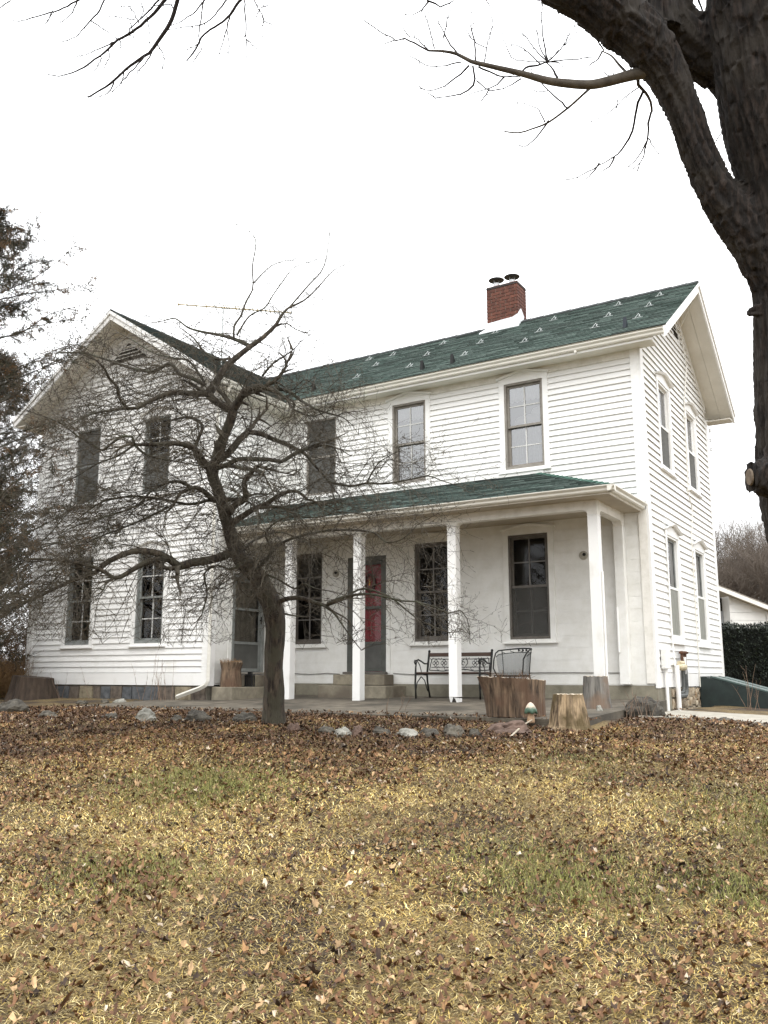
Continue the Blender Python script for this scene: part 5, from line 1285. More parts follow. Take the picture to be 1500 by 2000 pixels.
# ------------------------------------------------------------------ crabapple tree in front of the porch
LIMBS = [
[(-3.06,-5.47,0.07,0.182),(-3.04,-5.51,0.29,0.140),(-2.99,-5.59,0.80,0.128),(-2.94,-5.64,1.18,0.128),(-2.93,-5.69,1.43,0.140),(-2.97,-5.75,1.61,0.134),(-3.06,-5.86,1.85,0.121),(-3.19,-5.99,2.02,0.103),(-3.26,-6.07,2.22,0.091),(-3.29,-6.13,2.41,0.085),(-3.32,-6.19,2.60,0.079),(-3.35,-6.27,2.85,0.073),(-3.39,-6.34,3.06,0.076),(-3.34,-6.34,3.17,0.073)],
[(-3.34,-6.34,3.17,0.070),(-3.28,-6.33,3.31,0.068),(-3.22,-6.33,3.49,0.067),(-3.15,-6.32,3.64,0.065),(-3.11,-6.32,3.77,0.064)],
[(-3.11,-6.32,3.77,0.055),(-3.01,-6.34,3.86,0.051),(-2.90,-6.37,3.96,0.047),(-2.74,-6.35,3.99,0.044),(-2.66,-6.33,3.98,0.042)],
[(-3.11,-6.32,3.77,0.061),(-3.28,-6.32,3.87,0.057),(-3.46,-6.31,3.98,0.053),(-3.55,-6.30,4.06,0.050)],
[(-3.55,-6.30,4.06,0.056),(-3.49,-6.25,4.18,0.054),(-3.42,-6.18,4.38,0.050),(-3.31,-6.09,4.54,0.047),(-3.17,-5.97,4.71,0.042),(-3.06,-5.88,4.83,0.039),(-2.94,-5.77,5.01,0.035),(-2.90,-5.74,5.11,0.033),(-2.83,-5.68,5.24,0.031),(-2.68,-5.55,5.36,0.027),(-2.55,-5.44,5.54,0.023),(-2.44,-5.35,5.73,0.019),(-2.38,-5.30,5.81,0.017),(-2.25,-5.18,5.92,0.013)],
[(-3.17,-5.97,4.71,0.032),(-3.43,-6.00,4.85,0.027),(-3.67,-6.02,4.95,0.023),(-3.94,-6.05,5.04,0.018),(-4.15,-6.08,5.13,0.014),(-4.36,-6.11,5.29,0.010),(-4.56,-6.12,5.30,0.007)],
[(-3.40,-6.03,4.85,0.016),(-3.41,-6.02,5.01,0.015),(-3.35,-5.97,5.15,0.014),(-3.31,-5.93,5.34,0.013),(-3.25,-5.88,5.51,0.011),(-3.25,-5.87,5.61,0.011),(-3.27,-5.87,5.85,0.009),(-3.26,-5.84,6.23,0.007),(-3.43,-5.92,6.45,0.005)],
[(-3.37,-6.01,4.88,0.014),(-3.30,-5.87,5.17,0.012),(-3.18,-5.71,5.32,0.011),(-3.13,-5.62,5.51,0.009),(-3.06,-5.51,5.73,0.008),(-2.98,-5.39,5.95,0.006),(-2.87,-5.24,6.06,0.005)],
[(-3.06,-5.62,5.07,0.013),(-2.89,-5.63,5.07,0.010),(-2.74,-5.63,4.96,0.008),(-2.56,-5.63,4.87,0.004)],
[(-3.31,-5.79,5.66,0.012),(-3.28,-5.49,6.01,0.008),(-3.21,-5.25,6.18,0.005)],
[(-2.96,-5.50,5.34,0.013),(-2.86,-5.25,5.71,0.011),(-2.75,-5.03,6.07,0.008),(-2.79,-4.85,6.68,0.005)],
[(-2.65,-6.35,4.11,0.017),(-2.45,-6.40,4.21,0.013),(-2.29,-6.42,4.25,0.011),(-2.13,-6.45,4.29,0.008),(-2.00,-6.48,4.35,0.006)],
[(-3.01,-6.51,4.35,0.018),(-3.18,-6.53,4.36,0.016),(-3.37,-6.56,4.48,0.013),(-3.55,-6.58,4.69,0.010),(-3.76,-6.61,4.86,0.006)],
[(-2.79,-6.18,4.04,0.030),(-2.62,-6.17,4.01,0.028),(-2.40,-6.16,3.93,0.024),(-2.21,-6.15,3.78,0.020),(-2.00,-6.14,3.65,0.016),(-1.73,-6.13,3.54,0.011)],
[(-2.49,-6.33,3.94,0.018),(-2.29,-6.34,3.77,0.015),(-2.16,-6.36,3.62,0.013),(-1.90,-6.37,3.50,0.010),(-1.60,-6.41,3.52,0.007)],
[(-3.48,-6.37,4.03,0.043),(-3.60,-6.58,4.00,0.039),(-3.67,-6.73,3.98,0.035),(-3.74,-6.85,3.92,0.033),(-3.81,-6.99,3.82,0.029),(-3.87,-7.11,3.72,0.026),(-3.92,-7.20,3.70,0.024),(-3.92,-7.34,3.80,0.021),(-3.88,-7.40,3.89,0.019),(-3.89,-7.51,3.96,0.016),(-3.87,-7.60,4.04,0.014),(-3.88,-7.72,4.11,0.011)],
[(-3.50,-6.41,4.14,0.031),(-3.65,-6.45,4.23,0.029),(-3.83,-6.51,4.31,0.027),(-3.91,-6.53,4.42,0.026),(-3.98,-6.55,4.46,0.026),(-4.20,-6.58,4.39,0.023),(-4.41,-6.64,4.43,0.021),(-4.65,-6.72,4.52,0.019),(-4.90,-6.80,4.63,0.016),(-5.19,-6.89,4.73,0.013),(-5.56,-6.99,4.77,0.010)],
[(-3.57,-6.35,4.21,0.019),(-3.87,-6.31,4.54,0.016),(-4.13,-6.32,4.63,0.014),(-4.49,-6.33,4.77,0.012),(-4.88,-6.34,5.02,0.009),(-5.16,-6.36,5.18,0.007)],
[(-4.10,-6.95,3.80,0.024),(-4.08,-7.21,3.71,0.020),(-4.04,-7.49,3.60,0.015),(-4.00,-7.69,3.50,0.011),(-3.94,-7.94,3.32,0.007)],
[(-3.37,-6.33,3.10,0.052),(-3.38,-6.48,3.13,0.048),(-3.34,-6.65,3.23,0.042),(-3.35,-6.79,3.27,0.038),(-3.38,-6.98,3.26,0.033),(-3.41,-7.13,3.22,0.029),(-3.44,-7.34,3.17,0.023),(-3.46,-7.48,3.14,0.019)],
[(-3.46,-7.48,3.14,0.019),(-3.46,-7.52,3.22,0.018),(-3.53,-7.59,3.22,0.017),(-3.62,-7.67,3.12,0.016),(-3.68,-7.72,3.05,0.014),(-3.74,-7.81,3.11,0.013),(-3.84,-7.94,3.19,0.011),(-3.94,-8.09,3.31,0.009),(-4.13,-8.31,3.40,0.005)],
[(-3.46,-7.48,3.14,0.017),(-3.44,-7.37,3.07,0.015),(-3.39,-7.26,3.04,0.013),(-3.26,-7.01,3.02,0.010),(-3.11,-6.75,3.00,0.006)],
[(-3.69,-7.28,3.22,0.017),(-3.75,-7.45,3.06,0.014),(-3.84,-7.65,2.94,0.011),(-3.91,-7.85,2.77,0.008),(-3.97,-8.05,2.63,0.005)],
[(-3.37,-6.32,3.04,0.036),(-3.58,-6.32,3.19,0.033),(-3.73,-6.29,3.38,0.029),(-3.77,-6.18,3.60,0.024),(-3.79,-6.12,3.75,0.022),(-4.01,-6.12,3.89,0.017),(-4.28,-6.12,3.90,0.013)],
[(-3.34,-6.23,2.71,0.043),(-3.37,-6.34,2.73,0.039),(-3.38,-6.51,2.81,0.032),(-3.41,-6.64,2.81,0.027),(-3.45,-6.79,2.72,0.021),(-3.44,-6.88,2.58,0.016),(-3.45,-6.97,2.48,0.011)],
[(-3.47,-6.58,2.83,0.021),(-3.53,-6.77,2.88,0.019),(-3.63,-7.02,2.75,0.016),(-3.67,-7.19,2.55,0.014),(-3.77,-7.46,2.40,0.011),(-3.86,-7.75,2.28,0.008),(-3.94,-8.03,2.11,0.005)],
[(-3.42,-6.29,2.74,0.024),(-3.58,-6.50,2.66,0.021),(-3.74,-6.75,2.69,0.018),(-3.94,-7.03,2.70,0.014),(-4.13,-7.30,2.61,0.011),(-4.24,-7.45,2.46,0.008),(-4.34,-7.60,2.29,0.006)],
[(-3.65,-6.76,2.59,0.018),(-3.74,-6.97,2.45,0.015),(-3.86,-7.22,2.30,0.012),(-3.97,-7.48,2.16,0.009),(-4.07,-7.72,2.00,0.005)],
[(-3.34,-6.34,3.17,0.049),(-3.27,-6.25,3.26,0.047),(-3.22,-6.18,3.36,0.046),(-3.18,-6.12,3.47,0.045),(-3.11,-6.04,3.58,0.043)],
[(-3.11,-6.04,3.58,0.037),(-2.94,-6.00,3.54,0.034),(-2.78,-5.97,3.46,0.030),(-2.61,-5.92,3.38,0.027),(-2.44,-5.89,3.29,0.023),(-2.34,-5.86,3.21,0.021),(-2.26,-5.85,3.11,0.018),(-2.15,-5.83,2.99,0.015),(-2.03,-5.81,2.84,0.012)],
[(-3.11,-6.04,3.58,0.015),(-3.20,-5.88,3.79,0.013),(-3.36,-5.72,4.06,0.009),(-3.55,-5.62,4.25,0.007)],
[(-3.33,-6.31,3.10,0.033),(-3.17,-6.27,3.15,0.032),(-3.05,-6.25,3.19,0.031),(-2.85,-6.18,3.17,0.029),(-2.69,-6.13,3.16,0.028),(-2.55,-6.08,3.13,0.027),(-2.42,-6.06,3.19,0.025),(-2.32,-6.04,3.23,0.025),(-2.22,-6.01,3.26,0.024)],
[(-3.40,-6.24,3.14,0.034),(-3.37,-6.05,3.19,0.030),(-3.34,-5.80,3.20,0.026),(-3.30,-5.53,3.21,0.021),(-3.31,-5.48,3.18,0.019)],
[(-2.06,-5.84,2.88,0.018),(-1.78,-5.81,2.80,0.015),(-1.55,-5.80,2.81,0.014),(-1.36,-5.79,2.78,0.012),(-1.20,-5.78,2.78,0.011),(-1.01,-5.78,2.79,0.010),(-0.77,-5.78,2.80,0.008),(-0.63,-5.77,2.74,0.007),(-0.48,-5.76,2.68,0.005)],
[(-1.47,-5.92,2.79,0.011),(-1.23,-6.08,2.93,0.008),(-1.06,-6.15,2.97,0.006),(-0.90,-6.21,3.00,0.004)],
[(-3.31,-6.17,2.52,0.055),(-3.11,-6.21,2.66,0.046),(-2.97,-6.21,2.71,0.041),(-2.89,-6.33,2.89,0.032),(-2.78,-6.35,2.96,0.028),(-2.68,-6.37,3.03,0.023)],
[(-3.28,-6.14,2.44,0.049),(-3.08,-6.16,2.51,0.043),(-2.83,-6.19,2.59,0.037),(-2.67,-6.19,2.62,0.033),(-2.50,-6.22,2.68,0.029),(-2.29,-6.24,2.72,0.023),(-2.16,-6.24,2.69,0.020),(-2.05,-6.24,2.60,0.017)],
[(-2.80,-6.22,2.58,0.024),(-2.51,-6.20,2.57,0.020),(-2.31,-6.18,2.52,0.017),(-2.09,-6.18,2.56,0.014),(-1.82,-6.17,2.56,0.010),(-1.56,-6.16,2.51,0.007)],
[(-3.17,-6.36,2.70,0.036),(-3.13,-6.20,2.72,0.029),(-3.11,-6.09,2.74,0.024)],
[(-3.27,-6.06,2.14,0.061),(-3.27,-6.19,2.07,0.059),(-3.30,-6.46,1.98,0.056),(-3.31,-6.69,1.93,0.053),(-3.32,-6.87,1.87,0.051)],
[(-3.32,-6.87,1.87,0.048),(-3.37,-6.95,1.93,0.046),(-3.43,-7.05,1.99,0.044),(-3.53,-7.18,2.02,0.040),(-3.63,-7.30,2.00,0.037),(-3.74,-7.41,1.93,0.034),(-3.81,-7.49,1.86,0.031),(-3.87,-7.55,1.77,0.029),(-3.95,-7.63,1.72,0.026),(-4.05,-7.74,1.66,0.023),(-4.15,-7.85,1.58,0.019),(-4.24,-7.96,1.49,0.016)],
[(-3.37,-6.98,1.94,0.037),(-3.42,-7.08,1.93,0.035),(-3.49,-7.20,1.89,0.033),(-3.55,-7.33,1.80,0.030),(-3.61,-7.45,1.71,0.027),(-3.64,-7.51,1.70,0.026),(-3.66,-7.60,1.75,0.025),(-3.70,-7.74,1.80,0.022),(-3.77,-7.92,1.83,0.019),(-3.85,-8.11,1.84,0.016),(-3.93,-8.32,1.83,0.013)],
[(-3.56,-7.58,1.68,0.016),(-3.60,-7.64,1.63,0.012),(-3.60,-7.66,1.56,0.009),(-3.63,-7.70,1.50,0.005)],
[(-3.65,-7.61,1.57,0.008),(-3.74,-7.76,1.57,0.007),(-3.87,-7.97,1.49,0.005),(-3.97,-8.13,1.39,0.004)],
[(-4.01,-7.95,1.56,0.011),(-4.20,-7.95,1.63,0.008),(-4.31,-7.87,1.53,0.006),(-4.38,-7.80,1.46,0.004)],
[(-2.89,-5.69,1.53,0.036),(-2.72,-5.72,1.57,0.033),(-2.50,-5.74,1.57,0.028),(-2.29,-5.76,1.51,0.024),(-2.10,-5.78,1.46,0.020)],
[(-2.10,-5.78,1.46,0.023),(-1.97,-5.78,1.52,0.021),(-1.79,-5.77,1.56,0.019),(-1.56,-5.73,1.57,0.016),(-1.40,-5.71,1.54,0.014),(-1.16,-5.67,1.48,0.011),(-1.00,-5.65,1.47,0.009),(-0.92,-5.64,1.42,0.008)],
[(-2.03,-5.86,1.47,0.017),(-1.90,-5.74,1.54,0.016),(-1.73,-5.58,1.65,0.014),(-1.54,-5.34,1.57,0.012),(-1.42,-5.17,1.43,0.011),(-1.33,-5.02,1.32,0.010),(-1.21,-4.88,1.24,0.008),(-1.09,-4.73,1.18,0.007)],
[(-1.03,-5.60,1.47,0.011),(-0.83,-5.55,1.41,0.009),(-0.68,-5.52,1.34,0.008),(-0.55,-5.50,1.37,0.007),(-0.48,-5.49,1.28,0.006),(-0.44,-5.51,1.11,0.004)],
[(-2.16,-5.82,1.48,0.017),(-2.02,-5.77,1.39,0.015),(-1.93,-5.74,1.27,0.012),(-1.79,-5.69,1.07,0.008),(-1.70,-5.66,0.96,0.006)],
[(-2.95,-5.77,1.76,0.030),(-3.19,-5.67,1.92,0.026),(-3.40,-5.62,1.93,0.023),(-3.59,-5.55,1.89,0.020),(-3.65,-5.52,1.87,0.019)],
[(-3.06,-5.87,1.88,0.021),(-3.10,-6.02,2.01,0.019),(-3.17,-6.12,1.92,0.018),(-3.22,-6.19,1.90,0.017),(-3.28,-6.30,1.94,0.015),(-3.37,-6.42,1.84,0.014),(-3.30,-6.44,1.60,0.011),(-3.30,-6.51,1.36,0.009)],
[(-3.03,-5.87,1.93,0.024),(-2.73,-5.85,2.20,0.021),(-2.46,-5.78,2.29,0.019),(-2.24,-5.71,2.33,0.017),(-2.05,-5.65,2.34,0.015),(-1.85,-5.58,2.33,0.014),(-1.63,-5.50,2.29,0.012),(-1.51,-5.45,2.18,0.010),(-1.32,-5.40,2.21,0.009),(-1.14,-5.38,2.36,0.007)],
[(-3.01,-5.84,1.88,0.018),(-2.76,-5.87,1.80,0.015),(-2.46,-5.90,1.66,0.012),(-2.32,-5.94,1.71,0.011),(-2.12,-5.97,1.64,0.008),(-1.85,-6.01,1.59,0.006)],
[(-2.90,-5.67,1.43,0.018),(-2.89,-5.50,1.41,0.014),(-2.85,-5.23,1.39,0.008),(-2.84,-5.15,1.40,0.006)],
[(-3.00,-5.96,1.89,0.018),(-2.71,-6.02,2.08,0.016),(-2.65,-6.21,2.28,0.014),(-2.32,-6.26,2.42,0.012),(-1.90,-6.25,2.38,0.009),(-1.62,-6.26,2.41,0.008),(-1.22,-6.27,2.34,0.005)],
[(-3.27,-5.92,2.07,0.018),(-3.24,-5.78,2.27,0.016),(-3.10,-5.47,2.43,0.013),(-2.99,-5.20,2.39,0.010),(-2.89,-4.90,2.29,0.007)]
]
LIMBS = [[(q[0], q[1], q[2], q[3]*.88) for q in l] for l in LIMBS]
n4 = len(LIMBS[4]); LIMBS[4] = [(q[0], q[1], q[2], .052*(1-i/(n4-1))**1.7+.004) for i, q in enumerate(LIMBS[4])]
def resample(pts, step):
    """smooth (Catmull-Rom) polyline with radii, points about step apart"""
    P = [np.array(p, float) for p in pts]; out_ = []
    for i in range(len(P)-1):
        a = P[max(i-1, 0)]; b = P[i]; c = P[i+1]; d = P[min(i+2, len(P)-1)]
        n = max(1, int(np.linalg.norm((c-b)[:3])/step))
        for k in range(n):
            t = k/n; q = .5*((2*b)+(c-a)*t+(2*a-5*b+4*c-d)*t*t+(3*b-a-3*c+d)*t**3)
            q[3] = b[3]+(c[3]-b[3])*t; out_.append(q)
    out_.append(P[-1]); return out_
class Twigs:            # quick builder for thousands of thin tubes
    def __init__(s, n=3): s.n = n; s.V = []; s.F = []; s.k = 0
    def add(s, pts, rad):
        P = np.asarray(pts, float); m = len(P); n = s.n
        D = np.empty_like(P); D[1:-1] = P[2:]-P[:-2]; D[0] = P[1]-P[0]; D[-1] = P[-1]-P[-2]
        D /= np.linalg.norm(D, axis=1)[:, None]+1e-9
        ref = np.array([.31,.22,.92]) if abs(D[0][2]) < .85 else np.array([.95,.2,.1])
        U = np.cross(D, ref); U /= np.linalg.norm(U, axis=1)[:, None]+1e-9; Wv = np.cross(D, U)
        r = np.asarray(rad, float)[:, None]
        for k in range(n):
            t = 2*math.pi*k/n; s.V.append(P+(U*math.cos(t)+Wv*math.sin(t))*r)
        b = s.k
        for i in range(m-1):
            for k in range(n):
                k2 = (k+1) % n; s.F.append((b+k*m+i, b+k2*m+i, b+k2*m+i+1, b+k*m+i+1))
        s.k += n*m
    def build(s, name, m, parent, kind=None, off=None):
        return fastmesh(name, np.concatenate(s.V), np.array(s.F), m, parent, kind=kind, off=off, smooth=True)
def bark_tube(pts, n, amp, seed, freq=7.0, step=.04):
    Q = resample(pts, step); mb = MB(); r = random.Random(seed); ph = r.uniform(0, 40); P = [Vector(q[:3]) for q in Q]; prev = None; L = 0
    for i, p in enumerate(P):
        d = (P[min(i+1, len(P)-1)]-P[max(i-1, 0)]).normalized()
        if prev is None: u = d.cross(Vector((.2,1,.1))).normalized()
        else: u = (prev-d*prev.dot(d)).normalized()
        prev = u; w = d.cross(u); R = Q[i][3]
        if i: L += (P[i]-P[i-1]).length
        for k in range(n):
            t = 2*math.pi*k/n; cx, cy = math.cos(t), math.sin(t)
            nz_ = mn.noise((cx*freq*R*5+ph, cy*freq*R*5, L*3.2))*.6+mn.noise((cx*freq*R*12+ph, cy*freq*R*12, L*7))*.4+.9*mn.noise((cx*1.3+ph, cy*1.3, L*2.0))
            q = p+(u*cx+w*cy)*(R*(1+amp*nz_)); mb.v.append(tuple(q))
    m = len(P)
    for i in range(m-1):
        for k in range(n): k2 = (k+1) % n; mb.f.append((i*n+k, i*n+k2, (i+1)*n+k2, (i+1)*n+k))
    mb.f.append(tuple(range(n-1, -1, -1))); mb.f.append(tuple((m-1)*n+k for k in range(n)))
    return mb
tb0 = LIMBS[0][0]; TO = (tb0[0], tb0[1], .11)
crab = thing('crabapple_tree', 'bare gnarled crabapple tree with a dense twiggy crown in front of the porch', 'tree', TO)
# root flare
l0 = list(LIMBS[0]); l0[0] = (l0[0][0], l0[0][1], l0[0][2]-.06, .19)
bark_tube(l0, 30, .13, 1).build('trunk', BARKC, crab, off=TO, smooth=True)
for i, l in enumerate(LIMBS[1:]):
    big_ = l[0][3] > .022
    o_ = bark_tube(l, 12 if big_ else 6, .12 if big_ else .06, i+2, step=.06).build('branch', BARKC if l[0][3] > .03 else BRANCHM, crab, off=TO, smooth=True)
AX = np.array([-3.45,-4.9])
def unit(v): return v/(np.linalg.norm(v)+1e-9)
def sprout(tw, rs, p0, d0, L, r0, level, stats, zmin=1.15, droop=.10, spur=True):
    step = .075; n = max(2, int(L/step)); p = np.array(p0); d = unit(np.array(d0)); pts = [p.copy()]; rr = [r0]
    for i in range(n):
        d = unit(d+rs.normal(0, .17, 3)+np.array([0,0,-droop*(.3+i/n)])); 
        if p[2] < zmin: d[2] = abs(d[2])*.5+.1; d = unit(d)
        if p[2] > 4.55 and d[2] > 0: d[2] *= .6
        p = p+d*step; pts.append(p.copy()); rr.append(r0*(1-.72*(i+1)/n))
        if level > 0 and i > 0 and rs.random() < (.74 if level == 2 else .60):
            sd_ = unit(d*.75+unit(rs.normal(0, 1, 3))*.85+np.array([0,0,.05]))
            sprout(tw, rs, p, sd_, (.20+.42*rs.random()) if level == 2 else (.07+.18*rs.random()), max(r0*.62, .0019), level-1, stats, zmin, droop)
        elif spur and rs.random() < .45:
            sd_ = unit(d*.5+unit(rs.normal(0, 1, 3))); e = .02+.035*rs.random()
            tw.add([p, p+sd_*e*.6, p+sd_*e], [.0022, .002, .0024]); stats[0] += 1
    tw.add(pts, rr); stats[0] += n
def crown():
    rs = np.random.default_rng(17); tw = Twigs(3); st_ = [0]
    for li, l in enumerate(LIMBS):
        Q = resample(l, .09); m = len(Q)
        for i, q in enumerate(Q):
            R = q[3]; p = q[:3]; f = i/max(m-1, 1)
            if li == 0 and p[2] < 1.9: continue
            if R > .10: continue
            d = unit(Q[min(i+1, m-1)][:3]-Q[max(i-1, 0)][:3])
            rad = np.array([p[0]-AX[0], p[1]-AX[1], 0]); dist = np.linalg.norm(rad); rad = unit(rad)
            prob = .62
            up = p[2] > 4.6; lowright = p[2] < 2.1 and p[0] > -3.0
            if up: prob *= 1.35
            if lowright: prob *= .55
            left = p[0] < -3.9
            for rep in range((3 if rs.random() < .4 else 2) if (left and not up) else (1 if up else 2)):
                if rs.random() > prob: continue
                nd = unit(d*.45+rad*(.75 if not up else .1)+unit(rs.normal(0, 1, 3))*.75+np.array([0,0,.12 if up else .02]))
                L = (.35+.85*rs.random())*(1.0 if not up else .75)*(.75 if lowright else 1)
                sprout(tw, rs, p, nd, L, min(max(R*.42, .0030), .0068), 2 if not up else 1, st_, zmin=1.2 if left else 1.05, droop=.10 if not up else -.02, spur=True)
        q = Q[-1]; d = unit(Q[-1][:3]-Q[-2][:3])
        for _ in range(2): sprout(tw, rs, q[:3], unit(d+rs.normal(0, .35, 3)), .35+.3*rs.random(), max(q[3]*.9, .003), 1, st_, droop=.03)
    print('TWIG SEGMENTS', st_[0])
    tw.build('twigs', TWIGM, crab, kind='stuff', off=TO)
crown()

# ------------------------------------------------------------------ big maple at the right edge, limbs reaching over the lawn
FA = [
[(3.42,-7.35,-1.20,0.487),(3.42,-7.65,0.14,0.442),(3.30,-7.96,1.19,0.390),(3.20,-8.14,1.70,0.356),(3.22,-8.25,2.30,0.344),(3.28,-8.36,2.96,0.350),(3.28,-8.47,3.44,0.350),(3.25,-8.55,3.73,0.347),(3.21,-8.64,4.03,0.344),(3.20,-8.72,4.33,0.335),(3.22,-8.77,4.63,0.329)],
[(3.19,-8.69,4.18,0.320),(3.22,-8.77,4.63,0.365),(3.29,-8.83,5.08,0.350)],
[(3.24,-8.29,2.54,0.256),(3.15,-8.44,2.96,0.201),(2.99,-8.61,3.26,0.152),(2.86,-8.74,3.48,0.128),(2.78,-8.84,3.73,0.116),(2.72,-8.94,3.99,0.116),(2.66,-9.03,4.21,0.131),(2.58,-9.12,4.38,0.164),(2.45,-9.23,4.53,0.183),(2.32,-9.34,4.68,0.189),(2.15,-9.48,4.81,0.195),(1.91,-9.67,4.99,0.195),(1.59,-9.91,5.17,0.183)],
[(3.10,-8.45,4.19,0.192),(2.95,-8.59,4.38,0.166),(2.81,-8.70,4.49,0.166),(2.68,-8.82,4.66,0.166),(2.61,-8.92,4.95,0.176)],
[(2.61,-8.95,4.53,0.157),(2.62,-8.99,4.75,0.132),(2.61,-9.05,4.99,0.119)],
[(3.11,-8.34,1.83,0.191),(3.01,-8.40,1.83,0.167),(2.92,-8.45,1.82,0.119),(2.86,-8.49,1.82,0.102)],
[(2.98,-8.52,2.81,0.043),(2.94,-8.54,2.80,0.040),(2.92,-8.55,2.80,0.024)]
]
